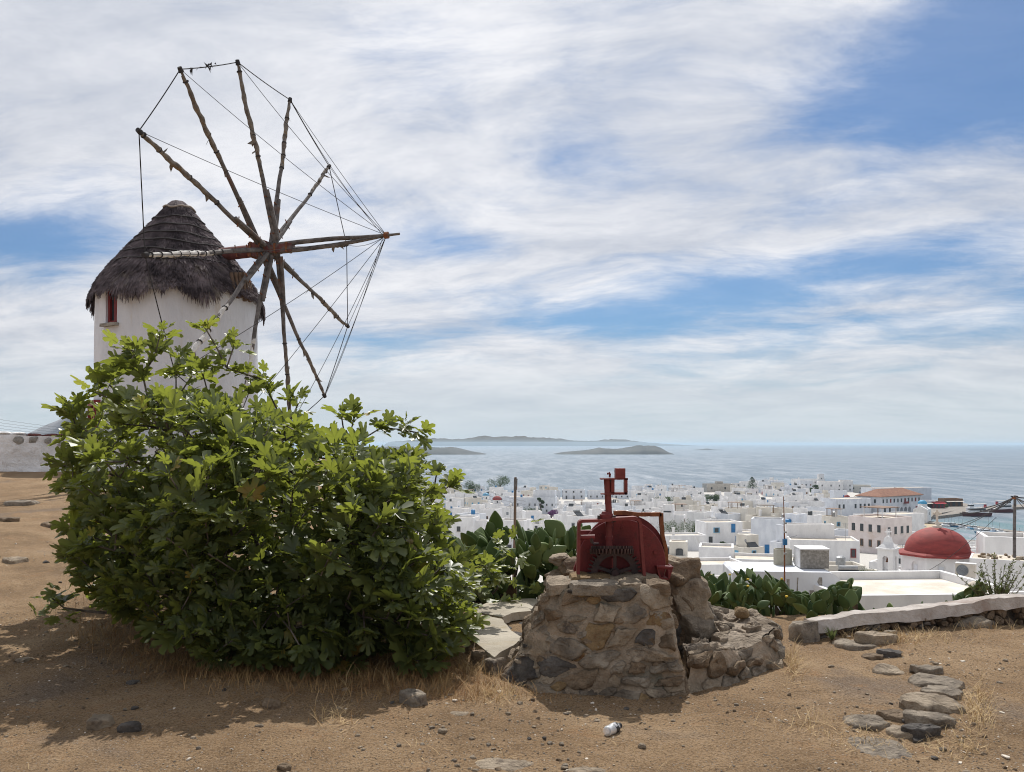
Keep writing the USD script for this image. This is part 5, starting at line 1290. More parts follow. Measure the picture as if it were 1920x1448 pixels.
def near_roofs():
    # flat white roof terrace just below the wall
    loc = np.array([17.3, 39.0, float(land_z(17.3, 39.0))]); z = -4.72 - loc[2]; take(loc, 6)
    t = thing('roof_terrace_house', 'low white house with a wide sunlit flat roof, right below the boundary wall', 'house', loc, math.radians(4))
    v, f, r = block_mesh(7.2, 5.2, z + .12, -.3, 0, par=.12, th=.2); obj('wall', (v, f), white, t); obj('roof', r, roof_white, t)
    obj('parapet', MB().box((-.3, 2.5, z + .12), (7.2, .24, .46)), white, t); obj('parapet', MB().box((3.2, .1, z + .12), (.26, 4.5, .44)), white, t)
    ch = MB().add([[2.0, -2.6, z + .1], [2.9, -2.6, z + .1], [2.9, -3.3, z - .9], [2.0, -3.3, z - .9], [2.0, -2.6, z - .9], [2.9, -2.6, z - .9]], [[0, 3, 2, 1], [0, 4, 3, 3], [1, 2, 5, 5]]); obj('roof_chute', ch, white, t)
    v, f, r = block_mesh(4.2, 4.0, z - .55, 5.9, -.2, par=.15, th=.2); obj('wing_wall', (v, f), white, t); obj('wing_roof', r, roof_white, t)
    # chimney pot with a tile cap
    c = at(1827, 1106, 35.0)
    t = thing('chimney_pot', 'dark round chimney pot with a cream cap, by the drooping cactus pad', 'chimney', (c[0], c[1], c[2] - .3))
    obj('pot', MB().lathe([(.13, -.6), (.15, .25), (.17, .27), (.17, .36), (.12, .38)], 14), brown_paint, t, smooth=40)
    for a in np.arange(5) * 2 * PI / 5: obj('vent_post', MB().box((.11 * math.cos(a), .11 * math.sin(a), .43), (.04, .04, .1)), brown_paint, t)
    obj('pot_cap', MB().lathe([(.25, .47), (.2, .56), (.06, .64), (0, .65)], 14), roof_cream, t, smooth=40)
    # air conditioner
    c = at(1811, 1082, 42.6); gz_ = c[2]
    t = thing('air_conditioner', 'white outdoor air conditioning unit with round fan grille, before the red dome', 'air conditioner', c, math.radians(-38))
    obj('case', MB().box((0, 0, .33), (.86, .34, .64)), roof_white, t); obj('top_cover', MB().box((0, 0, .665), (.9, .38, .03)), white, t)
    fan = MB().add(*(lambda v, f: (np.stack([v[:, 0] - .12, -v[:, 2] - .172, v[:, 1] + .33], -1), f))(*MB().lathe([(0, 0), (.24, 0), (.25, .015), (.27, .02)], 24).get())); fg = obj('fan', fan, grey_paint, t)
    for k in range(4):
        a = np.linspace(0, 2 * PI, 21); r_ = .06 + .055 * k; obj('grille_ring', MB().tube(np.stack([r_ * np.cos(a) - .12, 0 * a - .196, r_ * np.sin(a) + .33], -1), .006, 4, cap=False), metal_grey, fg)
    for sx in (-1, 1): obj('foot', MB().box((sx * .3, 0, -.1), (.07, .36, .22)), metal_grey, t)
    obj('side_grille', MB().box((-.435, 0, .33), (.01, .26, .5)), grey_paint, t)
    # the block it stands on
    # vault-roofed grey white house with tank and cement cube
    loc = np.array([13.2, 40.6, float(land_z(13.2, 40.6))]); z = at(0, 1070, 39.5)[2] - loc[2]; take(loc, 5)
    t = thing('vault_house', 'grey white vault-shouldered house with dark vertical cracks, above the cactus', 'house', loc, math.radians(-6))
    prof = [(-3.2, -3), (-3.2, z - .1)] + [(-3.1, z)] + [(.9, z)] + [(.9 + .65 * math.sin(a), z - .65 + .65 * math.cos(a)) for a in np.linspace(0, PI / 2, 9)[1:]] + [(1.55, -3)]
    m = MB().prism(prof, -1.6, 1.6); v, f = m.get(); v = np.stack([v[:, 0], -v[:, 2], v[:, 1]], -1); obj('wall', (v, f), white_blue, t)
    g = np.random.default_rng(6)
    for x, w_, top in ((-.78, .20, .02), (-.38, .10, -.05), (.62, .24, -.08), (.02, .26, .62), (.25, .22, .50), (1.15, .13, .62), (-.12, .24, .66)):   # flaked streaks of bare cement
        n = 10; zz = np.linspace(z - top - .3, z - top - .3 - (1.8 if top < .6 else .32), n); ww = w_ * g.uniform(.35, 1.0, n) / 2; cx = x + g.normal(0, .02, n)
        vv = np.vstack([np.c_[cx - ww, np.full(n, -1.606), zz], np.c_[cx + ww, np.full(n, -1.606), zz]]); ff = [[k, n + k, n + k + 1, k + 1] for k in range(n - 1)]; obj('flaked_patch', (vv, np.array(ff)), stain_grey, t)
    t2 = thing('cement_block', 'square grey cement roof block with a white top, beside the round tank', 'roof block', loc + rotz(np.array([.62, .1, z + .02]), math.radians(-6)), math.radians(-6))
    obj('block', MB().box((0, 0, .42), (1.25, 1.3, .84)), stain_grey, t2); obj('lid', MB().box((0, 0, .87), (1.33, 1.38, .06)), white, t2); obj('white_side', MB().box((-.645, 0, .42), (.03, 1.26, .8)), white, t2)
    c = at(1467.5, 1064, 41.5)
    t3 = thing('water_tank', 'round cement water tank on the grey vault house roof', 'tank', c)
    obj('drum', MB().lathe([(0, -.3), (.42, -.3), (.42, .84), (.40, .87), (.36, .87), (.34, .80), (0, .80)], 32), concrete_pipe, t3, smooth=40); obj('tank_pipe', MB().tube([(.3, -.3, -.2), (.42, -.32, .5), (.9, -.2, .55)], .02, 5), metal_grey, t3)
    c = at(1471, 1098, 38.6); top = at(1469, 931, 38.6)
    t4 = thing('rusty_pole', 'tall thin rusty pole with a small blue box, rising beside the cement tank', 'pole', c); h = top[2] - c[2]
    obj('shaft', MB().tube([(0, 0, -.9), (.0, 0, h * .5), (top[0] - c[0], 0, h)], [.035, .028, .016], 6), rust, t4, smooth=True)
    for zz in (.36, .70, .60): obj('clamp', MB().box((.02, -.03, h * zz), (.12, .1, .07)), metal_grey, t4)
    obj('blue_box', MB().box((0, -.05, h * .49), (.17, .14, .26)), blue_paint, t4); obj('cross_arm', MB().tube([(-.08, 0, h * .52), (.55, 0, h * .56)], .012, 4), metal_grey, t4)
    # white block with a rubble covered roof, carrying the power pole
    b = at(1893, 1052, 46.0); loc = np.array([b[0] + .55, b[1] + 1.5, float(land_z(b[0], b[1]))]); z = b[2] - loc[2]; take(loc, 4)
    t = thing('rubble_roof_block', 'plain white block with loose rubble stones along its flat roof', 'house', loc, math.radians(-30)); v, f, r = block_mesh(3.2, 2.6, z, 0, 0, par=.02, th=.1); obj('wall', (v, f), white, t); obj('roof', r, roof_cream, t)
    for k in range(26):
        x, y = g.uniform(-1.4, 1.4), g.uniform(-1.1, 1.1); q = g.uniform(.08, .19); obj('stone', rock(q, q * .8, q * .6, 700 + k, (x, y, z + .04), k, sub=1), [STONES[4], roof_cream, STONES[1]][k % 3], t)
    c = at(1902, 1040, 47.5); top = at(1903, 929, 47.5); h = top[2] - c[2]
    t = thing('power_pole', 'dark rusty power pole with a fan of black cables at its head', 'pole', c); obj('post', MB().tube([(0, 0, -1.2), (0, 0, h * .5), (top[0] - c[0], 0, h)], [.085, .08, .07], 9), wood_grey, t, smooth=True)
    for k in range(3): obj('insulator', MB().lathe([(.0, 0), (.06, .01), (.05, .09), (0, .1)], 8, (.14 * (k - 1), 0, h - .12)), dark_glass, t)
    obj('cap_ring', MB().tube([(0, 0, h - .2), (0, 0, h - .08)], .13, 8), rust, t)
    H = np.array([c[0] + top[0] - c[0], c[1], c[2] + h - .08])
    ends = [(1800, 962, 58, .3), (1815, 955, 60, .2), (1838, 958, 55, .3), (1960, 948, 44, .15), (1985, 965, 42, .25), (1960, 930, 50, .1), (1720, 1000, 90, .8), (1760, 985, 95, .6), (1990, 990, 40, .4)]
    def cable(label, A, B, r, sag):
        tt = np.linspace(0, 1, 14); p = A + (B - A) * tt[:, None]; p[:, 2] -= sag * 4 * tt * (1 - tt)
        tag(obj('cable', MB().tube(p, r, 4, cap=False), rope_mat, smooth=True), label, 'cable', 'black cables from the power pole')
    for k, (px, py, d, sg) in enumerate(ends): cable(f"black cable from the power pole head, {['running left towards the ferries', 'left and a little lower', 'left to the second ferry', 'leaving right, almost level', 'leaving right, lowest', 'leaving right, uppermost', 'long and slanting down left', 'long and slanting down left under the other', 'dropping steeply right'][k]}", H, at(px, py, d), .022 if k > 5 else .032, sg)
    a, b2 = at(1734, 1074, 64.0), at(1868, 970, 52.0); cable('thin black cable crossing in front of the red dome up to the power pole', a, b2, .018, .25)
    # plain white house at the right edge
    b = at(1902, 1008, 64.0); loc = np.array([b[0] + .5, b[1] + 2, float(land_z(b[0], b[1]))]); take(loc, 5)
    house('town_house', 'plain white house with a rounded shoulder, cut by the right frame edge behind the pole', 'house', loc, math.radians(-20), [(0, 0, 3.4, 4, b[2] - loc[2])], white, roof_cream, wins=[])
    # wooden pole on the left
    c = on_ground(961, 62); top = at(966.5, 895, 62.0)
    t = thing('wooden_pole', 'leaning weathered wooden pole rising over the cactus left of the winch', 'pole', c); P = np.array([(0, 0, -.5), (0, 0, 0), tuple((top - c) * .6 + [.03, 0, 0]), tuple(top - c)])
    obj('post', MB().tube(P, [.13, .12, .10, .085], 8), wood, t, smooth=True); obj('splice', MB().tube([P[3] - [0, 0, .9], P[3] + [.02, 0, -.1]], [.12, .13], 7), wood_grey, t, smooth=True)


near_roofs()


def town_hall():
    loc = on_ground(1668, 440); loc[2] = -33.0; take(loc, 20)
    yaw = math.radians(33); W_, D_, Hh = 34.0, 13.0, 9.0
    t = thing('town_hall', 'long white town hall with hipped terracotta roof, arches and dark red shutters', 'building', loc, yaw)
    body = m3.Manifold.cube((W_, D_, Hh + 3), True).translate((0, 0, (Hh - 3) / 2))
    for k in range(4):
        x = -3.2 + 3.3 * k; cs = m3.CrossSection([[(-1.15, 0), (1.15, 0), (1.15, 2.1)] + [(1.15 * math.cos(q), 2.1 + 1.15 * math.sin(q)) for q in np.linspace(0, PI, 9)[1:]]]); body = body - m3.Manifold.extrude(cs, 3.0).rotate((90, 0, 0)).translate((x, -D_ / 2 + 2.4, .05))
    obj('wall', MB().man(body), white_blue, t)
    e = .7; a, b, r = W_ / 2 + e, D_ / 2 + e, W_ / 2 - 6.5
    v = np.array([[-a, -b, Hh], [a, -b, Hh], [a, b, Hh], [-a, b, Hh], [-r, 0, Hh + 3.3], [r, 0, Hh + 3.3], [-a, -b, Hh - .25], [a, -b, Hh - .25], [a, b, Hh - .25], [-a, b, Hh - .25]])
    obj('roof', MB().add(v, [[0, 1, 5, 4], [2, 3, 4, 5]]).add(v, [[3, 0, 4], [1, 2, 5]]).add(v, [[0, 6, 7, 1], [1, 7, 8, 2], [2, 8, 9, 3], [3, 9, 6, 0], [6, 9, 8, 7]]), tile_red, t)
    for k in range(11):
        x = -W_ / 2 + 2.2 + k * 2.95
        if k == 6: continue
        wd = obj('window', MB().box((x, -D_ / 2 - .03, Hh - 2.3), (1.0, .12, 1.8)), red_paint_door if k in (2, 9) else dark_glass, t)
    wd = obj('balcony_door', MB().box((-W_ / 2 + 2.2 + 6 * 2.95, -D_ / 2 - .03, Hh - 2.6), (1.3, .12, 2.4)), red_paint_door, t); x = -W_ / 2 + 2.2 + 6 * 2.95
    obj('balcony', MB().box((x, -D_ / 2 - .6, Hh - 3.95), (3.2, 1.2, .15)).box((x, -D_ / 2 - 1.18, Hh - 3.4), (3.2, .06, .9)), red_paint_door, t); obj('flag_staff', MB().tube([(x, -D_ / 2 - .2, Hh - 2.2), (x, -D_ / 2 - 2.6, Hh - .6)], .06, 5), brown_paint, t)
    for x in (-13.5, -9.5, 12.6, 15.4): obj('door', MB().box((x, -D_ / 2 - .03, 1.7), (1.4, .12, 3.2)), red_paint_door if x > 0 else dark_glass, t)
    for k, x in enumerate((-3.2, .1, 3.4, 6.7)): obj('arch_recess', MB().box((x, -D_ / 2 + 2.3, 1.7), (2.2, .1, 3.2)), dark_glass, t)
    for y in (-3.5, 0, 3.5): obj('side_window', MB().box((-W_ / 2 - .03, y, Hh - 2.3), (.12, 1.0, 1.8)), dark_glass, t)
    for x in (-10, 8): obj('chimney', MB().box((x, 2.2, Hh + 2.7), (.9, .9, 1.9)), white, t)


town_hall()


def chapel_blue():
    loc = on_ground(1729, 400); loc[2] = -32.6; take(loc, 7)
    t = thing('blue_domed_chapel', 'small white gabled chapel with a bright blue dome, at the harbour edge', 'chapel', loc, math.radians(-35)); w, l, h = 6.0, 9.0, 4.6
    pr = [(-w / 2, -2), (w / 2, -2), (w / 2, h), (0, h + 1.6), (-w / 2, h)]; m = MB().prism(pr, -l / 2, l / 2); v, f = m.get(); obj('wall', (np.stack([v[:, 0], -v[:, 2], v[:, 1]], -1), f), white, t)
    obj('drum', MB().lathe([(1.9, h), (1.9, h + 2.3), (0, h + 2.3)], 20, (0, .6, 0)), white, t, smooth=40); obj('dome', MB().lathe(dome_prof(2.05, 1.7, 10, h + 2.3), 24, (0, .6, 0)), blue_dome, t, smooth=True)
    obj('door', MB().box((-.3, -l / 2 - .03, 1.4), (1.3, .12, 2.8)), dark_glass, t); obj('window', MB().box((w / 2 + .03, 0, 2.6), (.12, .8, 1.2)), dark_glass, t); x = MB(); cross(x, (0, -l / 2 + .3, h + 1.3), 1.3, .14); obj('cross', x, white, t)
    def domed(label, px, d, py_top, R, colr, drum_h, yaw=0, name='domed_church'):
        loc = on_ground(px, d); top = at(px, py_top, d)[2]; zt = top - loc[2]; take(loc, R * 1.6); hd = R * .92; zb = zt - hd
        t = thing(name, label, 'church', loc, yaw); v, f, r = block_mesh(R * 3.0, R * 3.4, zb - drum_h, 0, 0, par=.2); obj('body', (v, f), white, t); obj('roof', r, roof_white, t)
        obj('drum', MB().lathe([(R, zb - drum_h - .4), (R, zb), (0, zb)], 20), white, t, smooth=40); obj('dome', MB().lathe(dome_prof(R * 1.08, hd, 10, zb), 24), colr, t, smooth=True); x = MB(); cross(x, (0, 0, zt - .05), 1.2, .13); obj('cross', x, white, t)
        obj('window', MB().box((0, -R - .02, zb - drum_h * .5), (.5, .1, .9)), dark_glass, t); OCC[int(py_top):int(py_top + 30), int(px - R * FOC / d):int(px + R * FOC / d)] = True
    domed('white church with a dark red dome among houses, right of the tall conifer', 1439, 590, 918, 3.7, red_dome, .6, .2)
    domed('tiny white chapel with a small red dome, left of the town hall roof', 1588, 470, 928, 1.5, red_dome, 3.2, .3)
    domed('small red-domed chapel near the wooden pole on the left', 932, 430, 930, 2.1, red_dome, 1.8, .1)
    domed('pale blue domed chapel between the two shore trees', 911, 470, 924, 1.7, lblue_paint, 2.4, .2)


chapel_blue()

# trees of the town
for a in (('tree', 'dense dark tree mass beside the pinkish villa, left of the bell gable', 1592, 108, 62, 62, 1, 'bush'), ('tree', 'dark round tree below the pinkish villa, just left of the bell gable foot', 1622, 98, 66, 56, 2, 'bush'),
          ('tree', 'broad green tree grove behind the red winch frame', 1262, 232, 34, 60, 3, 'bush'), ('tree', 'green tree left of the house with blue shutters, behind the low long wall', 1300, 226, 40, 46, 4, 'bush'),
          ('conifer', 'tall dark tiered conifer on the skyline of the far town', 1410, 610, 34, 26, 5, 'conifer'), ('tree', 'dark tree clump halfway up the town above the winch frame', 1246, 470, 24, 36, 6, 'bush'), ('tree', 'dark low tree spilling right between white houses above the winch frame', 1268, 440, 18, 34, 7, 'bush'),
          ('tree', 'grey-green shore tree at the far left end of the town', 886, 560, 40, 34, 8, 'round'), ('tree', 'wide round shore tree behind the small red dome', 934, 570, 40, 44, 9, 'round'), ('tree', 'dry olive-toned tree behind the cactus at the far left', 903, 300, 36, 46, 10, 'bush'),
          ('tree', 'tiny dark tree under the arched belfry in the far town', 1527, 600, 22, 16, 11, 'bush'), ('tree', 'small dark tree beside the red awning on the quay', 1767, 480, 26, 22, 12, 'round'), ('tree', 'slim reddish palm-like tree left of the purple bougainvillea', 1014, 430, 36, 12, 13, 'round'),
          ('tree', 'green tree above the cactus, just left of the winch', 1068, 190, 34, 60, 14, 'bush'), ('tree', 'small garden tree near the purple bougainvillea', 1000, 420, 20, 30, 15, 'bush'), ('tree', 'low dark tree in the middle of the far town', 1336, 520, 16, 30, 16, 'bush'), ('tree', 'small round garden tree below the house with blue shutters', 1357, 195, 12, 13, 17, 'bush'), ('tree', 'smaller round bush in the yard beside the blue-shuttered house', 1376, 190, 8, 9, 18, 'bush')):
    tree(*a)
tree('bougainvillea', 'purple bougainvillea draped on a white house in the far left town', 1034, 400, 17, 26, 19, 'bush', mat=leaf_material('bougainvillea_bracts', (.10, .03, .11), (.2, .07, .22), (.2, .05, .2), .2, .7, .2, 1.0))

# houses that can be recognised
LAND = [('terracotta-roofed hall', 1665, 945), ('big red dome', 1757, 1015), ('tall conifer', 1410, 922), ('winch head', 1160, 915), ('cement tank', 1467, 1048), ('wooden pole', 965, 930), ('blue-domed chapel', 1731, 962), ('bell gable', 1665, 1045), ('far red dome', 1439, 924), ('grove behind the winch', 1275, 985), ('grey stone building', 1345, 913)]


def custom(label, px, d, yaw, blocks, wall, roof, win, seed, feats=(), wins=None, name='town_house', cat='house', z=None):
    loc = on_ground(px, d)
    if z is not None: loc[2] = z
    take(loc, max(max(b[2], b[3]) for b in blocks) * .55); claim(loc, math.radians(yaw), blocks, 0, -1)
    house(name, label, cat, loc, math.radians(yaw), blocks, wall, roof, win, True, feats, seed, None, wins)


custom('white house with blue shutters and a recessed balcony, right of the grove', 1347, 205, 8, [(0, 0, 8.8, 7, 5.4), (5.6, -1, 5, 6, 3.2)], white, roof_cream, 1, 1, (), [(0, 'f', -1.8, 3.6, 1.5, 1.2, lblue_paint, 'window'), (0, 'f', 2.2, 4.0, 1.0, 2.0, blue_paint, 'door'), (0, 'f', 3.2, 1.6, .9, 1.2, blue_paint, 'window'), (1, 'f', 0.6, 1.6, .9, 1.2, blue_paint, 'window'), (0, 'f', -3.2, 1.2, .9, 1.9, dark_glass, 'door')], cat='house')
custom('long low white house with a white chimney, below the grove behind the winch', 1274, 182, 4, [(0, 0, 9.6, 6, 3.3)], white, roof_white, 0, 2, ('chimney',), [])
custom('white house with cream roof and two bright blue shutters, left of the cement tank', 1438, 112, -14, [(0, 0, 9.4, 6.5, 3.6), (-6.3, 2.5, 4.4, 5, 4.6)], white, roof_cream, 1, 3, (), [(0, 'f', 2.9, 1.9, .95, 1.25, blue_paint, 'window'), (0, 'f', -.9, 1.9, .95, 1.25, blue_paint, 'window'), (0, 'f', 1.0, 1.5, .9, 2.0, brown_paint, 'door'), (0, 'f', -3.7, 1.4, .9, 2.0, grey_paint, 'door'), (0, 'f', -2.6, 1.9, .6, 1.0, dark_glass, 'window')])
custom('large white house with a wide cream roof and raised parapet, above the cement block', 1540, 150, -12, [(0, 0, 11, 8, 4.4), (-1.5, 4.2, 8, 3, 6.4)], white, roof_cream, 5, 4, ('antenna',), [(0, 'f', 4.5, 2.4, .9, 1.5, red_paint_door, 'window'), (0, 'f', -2.8, 2.0, 1.8, .8, green_paint, 'window')])
custom('pinkish two-storey villa with a flat roof and roof terrace, left of the dome', 1650, 185, 33, [(0, 0, 9.5, 8.5, 7.6)], pinkish, roof_cream, 2, 5, ('roof terrace',), [(0, 'f', u, z, .8, 1.5, m, 'window') for u in (-3.2, -1, 1.2, 3.2) for z, m in ((5.0, dark_glass),)] + [(0, 'l', u, z, .75, 1.5, m, n) for u, n in ((-3, 'window'), (-1, 'window'), (1, 'window'), (3, 'window')) for z, m in ((5.4, dark_glass), (2.3, brown_paint))])
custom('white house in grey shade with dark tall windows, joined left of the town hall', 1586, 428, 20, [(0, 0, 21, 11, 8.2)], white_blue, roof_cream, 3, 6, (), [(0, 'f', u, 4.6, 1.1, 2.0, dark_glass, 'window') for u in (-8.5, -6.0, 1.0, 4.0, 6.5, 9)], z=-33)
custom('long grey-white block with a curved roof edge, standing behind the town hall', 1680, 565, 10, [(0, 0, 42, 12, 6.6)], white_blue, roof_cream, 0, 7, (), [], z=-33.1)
custom('flat white roof with plants, in front of the town hall arches', 1648, 330, 14, [(0, 0, 16, 9, 5.0), (8, -4, 10, 7, 3.8)], white, roof_cream, 0, 8, (), [])
custom('plain white house standing before the harbour beach, left of the blue dome', 1685, 300, 24, [(0, 0, 14, 9, 6.2)], white, roof_cream, 3, 9, (), [(0, 'f', -3, 3.5, .9, 1.4, dark_glass, 'window')])
custom('bare grey stone building with a long flat roof on the far skyline', 1345, 640, 5, [(0, 0, 19, 11, 5.6), (1.5, 1, 5, 4, 7.2)], stone_grey_wall, stain_grey, 3, 10, (), [(0, 'f', u, 2.6, 1.2, 1.6, dark_glass, 'window') for u in (-6, 4)])
custom('big white two-storey house with many grey windows, right of the wooden pole', 1000, 440, -8, [(0, 0, 23, 11, 8.2), (5.5, 3, 11, 7, 11.2)], white_blue, roof_cream, 0, 11, ('tank', 'chimney'), None)
custom('white building with an arched belfry wall on the far skyline', 1527, 690, 8, [(0, 0, 13, 9, 7.0), (4.2, -2, 4.5, 2.5, 11.0)], white, roof_white, 2, 12, (), None)
custom('white mansion with two window rows on the far shore, above the tiny red dome', 1556, 640, -14, [(0, 0, 17, 11, 7.2), (11, 2, 9, 9, 8.2)], white, roof_cream, 0, 13, (), None)
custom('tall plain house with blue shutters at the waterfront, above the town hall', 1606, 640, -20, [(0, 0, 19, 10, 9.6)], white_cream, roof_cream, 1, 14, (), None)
custom('white house with a walled sunny courtyard, left of the big tree', 1581, 76, -10, [(0, 0, 3.6, 3.2, 3.4), (2.4, -2.4, 3.4, 3.0, 1.3), (-.6, -2.2, 2.2, 1.6, 2.0)], white, roof_white, 2, 15, (), [(0, 'f', -.9, 1.6, .5, .8, dark_glass, 'window'), (2, 'f', .2, 1.2, .6, .7, brown_paint, 'window'), (2, 'f', -.6, 1.2, .5, .7, dark_glass, 'window')])
custom('row of low white houses with square windows along the far left shore', 1105, 555, 0, [(-26, 0, 15, 8, 5.4), (-10, .6, 14, 8, 5.8), (6, 0, 14, 8, 5.2), (22, .4, 15, 8, 5.6)], white_blue, roof_cream, 3, 16, (), None, cat='terrace')
custom('long white wall house with an orange-tinged roof, behind the cactus and left of the tank', 1390, 84, -3, [(0, 0, 8.6, 4.6, 2.7)], white, roof_cream, 2, 17, (), [])
custom('low white house with a pale sunlit roof sloping in two parts, behind the cactus top', 1330, 106, 6, [(0, 0, 7.4, 6, 3.2), (-5.4, -1, 3.4, 4, 2.7)], white, roof_cream, 2, 18, (), [(1, 'f', .3, 1.4, .8, 1.6, grey_paint, 'door'), (0, 'f', -1.5, 1.3, .9, .5, dark_glass, 'window')])


# px box and distance of what the photograph shows clear of nearer houses
CLEAR = [(1240, 1322, 972, 998, 222), (1228, 1290, 928, 952, 430), (1558, 1645, 1018, 1082, 96), (1315, 1396, 978, 1012, 200), (1605, 1692, 984, 1032, 180), (1610, 1722, 925, 976, 420), (1245, 1306, 996, 1018, 178), (1420, 1458, 915, 930, 570), (1574, 1602, 924, 945, 460), (868, 962, 910, 946, 425), (1018, 1052, 946, 967, 395),
         (1396, 1424, 895, 924, 600), (1325, 1368, 908, 922, 630), (1518, 1540, 895, 920, 590), (1555, 1618, 940, 968, 420), (1712, 1748, 948, 982, 395), (1388, 1472, 1020, 1042, 110), (1500, 1582, 998, 1032, 148), (960, 1045, 918, 950, 430), (1326, 1346, 928, 942, 515), (1040, 1180, 926, 940, 545), (1030, 1100, 962, 990, 185)]


def blocks_view(loc, yaw, blocks):
    for cx, cy, w, d, h in blocks:
        p = pix(rotz(np.array([[cx + sx * w / 2, cy + sy * d / 2, z] for sx in (-1, 1) for sy in (-1, 1) for z in (0, h)]), yaw) + loc); x0, x1, y0, y1 = p[:, 0].min(), p[:, 0].max(), p[:, 1].min(), p[:, 1].max()
        for a, b, c, e, dd in CLEAR:
            if loc[1] < dd and x1 > a and x0 < b and y0 < e - 3 and y1 > c: return True
    return False


def fill_town():
    g = np.random.default_rng(77); cand = []
    T0 = np.array(TAKEN)
    pts = [tuple(p) for p in TAKEN]
    for _ in range(22000):
        px = g.uniform(845, 1700) if g.random() < .93 else g.uniform(1700, 1960)
        d = math.sqrt(g.uniform(85 ** 2, 770 ** 2)); sh = float(np.interp(px, SH_PX, SH_D))
        if d > sh - 14: continue
        if px > 1690 and not 95 < d < 318: continue
        x = (px - 960) / FOC * d; r = 2.5 + .0040 * d
        A = np.array(pts)
        if np.any(np.hypot(A[:, 0] - x, A[:, 1] - d) < A[:, 2] + r): continue
        pts.append((x, d, r)); cand.append((d, px, x, r))
    cand.sort(); made = []
    for d, px, x, r in cand:
        yaw = math.radians(g.choice([-32, -14, 4, 20, 36]) + g.normal(0, 5)) - math.atan2(x, d) * .5
        w, dp = r * g.uniform(1.35, 1.9), r * g.uniform(1.15, 1.7); st = g.choice([1, 2], p=[.5, .5]); h = 3.2 * st + g.uniform(-.2, .7) + (.6 if d > 400 else 0)
        if px > 1690: h = min(h, 3.4)
        bl = [(0, 0, w, dp, h)]
        for _ in range(int(g.choice([0, 1, 2], p=[.25, .45, .3]))):
            sx = g.choice([-1, 1]); w2, d2 = w * g.uniform(.4, .7), dp * g.uniform(.5, .8); bl.append((sx * (w / 2 + w2 / 2 - .4), g.uniform(-.3, .2) * dp + .137, w2, d2, max(2.6, h + g.choice([-2.9, -1.4, 1.2, -.7]))))
        loc = on_ground(px, d, .1)
        if blocks_view(loc, yaw, bl):
            bl = [(0, 0, w * .8, dp * .8, 2.7)]
            if blocks_view(loc, yaw, bl): continue
        if px > 1690 and max(pix(loc + np.array([0, 0, b_[4]]))[1] for b_ in bl) < 1004: continue
        if px > 1690 and min(pix(loc + np.array([0, 0, b_[4] + 2.0]))[1] for b_ in bl) < 1004: feats_off = True
        else: feats_off = False
        if not claim(loc, yaw, bl): continue
        feats = [f for f, p in (('chimney', .3), ('tank', .26), ('solar heater', .22), ('stair hut', .28), ('awning', .16), ('antenna', .16), ('roof terrace', .10)) if g.random() < p][:0 if feats_off else 3]
        made.append([d, px, loc, yaw, bl, st, feats, int(g.choice(7, p=[.24, .22, .17, .16, .11, .06, .04])), int(g.choice(4, p=[.58, .2, .16, .06]))])
    made = made[:276]
    groups = {}
    for m in made:
        tp = pix(m[2] + np.array([0, 0, m[4][0][4] * .6])); m.append(tp)
        j = min(range(len(LAND)), key=lambda k: ((tp[0] - LAND[k][1]) ** 2 + (2.2 * (tp[1] - LAND[k][2])) ** 2)); dx, dy = tp[0] - LAND[j][1], (LAND[j][2] - tp[1]) * 2.2
        s = ('above' if dy > 0 else 'below') if abs(dy) > 2 * abs(dx) else ('right of' if dx > 0 else 'left of') if abs(dx) > 2 * abs(dy) else ('above-' if dy > 0 else 'below-') + ('right of' if dx > 0 else 'left of')
        groups.setdefault((j, s), []).append((math.hypot(dx, dy), id(m), m))
    ordn = ['nearest', 'second', 'third', 'fourth', 'fifth', 'sixth', 'seventh', 'eighth', 'ninth', 'tenth', 'eleventh', 'twelfth'] + [f'{k}th' if k % 10 not in (1, 2, 3) else f"{k}{ {1: 'st', 2: 'nd', 3: 'rd'}[k % 10]}" for k in range(13, 120)]
    for (j, s), L in groups.items():
        L.sort()
        for k, (_, _, m) in enumerate(L): m.append(f'{ordn[k]} {s} the {LAND[j][0]}')
    for i, (d, px, loc, yaw, bl, st, feats, win, wl, tp, where) in enumerate(made):
        wall = [white, white_blue, white_cream, white][wl]; tone = ['white', 'bluish white', 'cream white', 'white'][wl]
        lab = f"{tone} {'two-storey' if st == 2 else 'low'} house with {(feats[0] + ' on top') if feats and feats[0] in ('chimney', 'tank', 'antenna') else (feats[0] if feats else WIN_MATS[win][0] + ' openings')}, {where}"
        house('town_house', lab, 'house', loc, yaw, bl, wall, roof_cream if g.random() < .6 else roof_white, win, d < 260, feats, 1000 + i, 'white houses of the harbour town')
    print('houses', len(made))


fill_town()


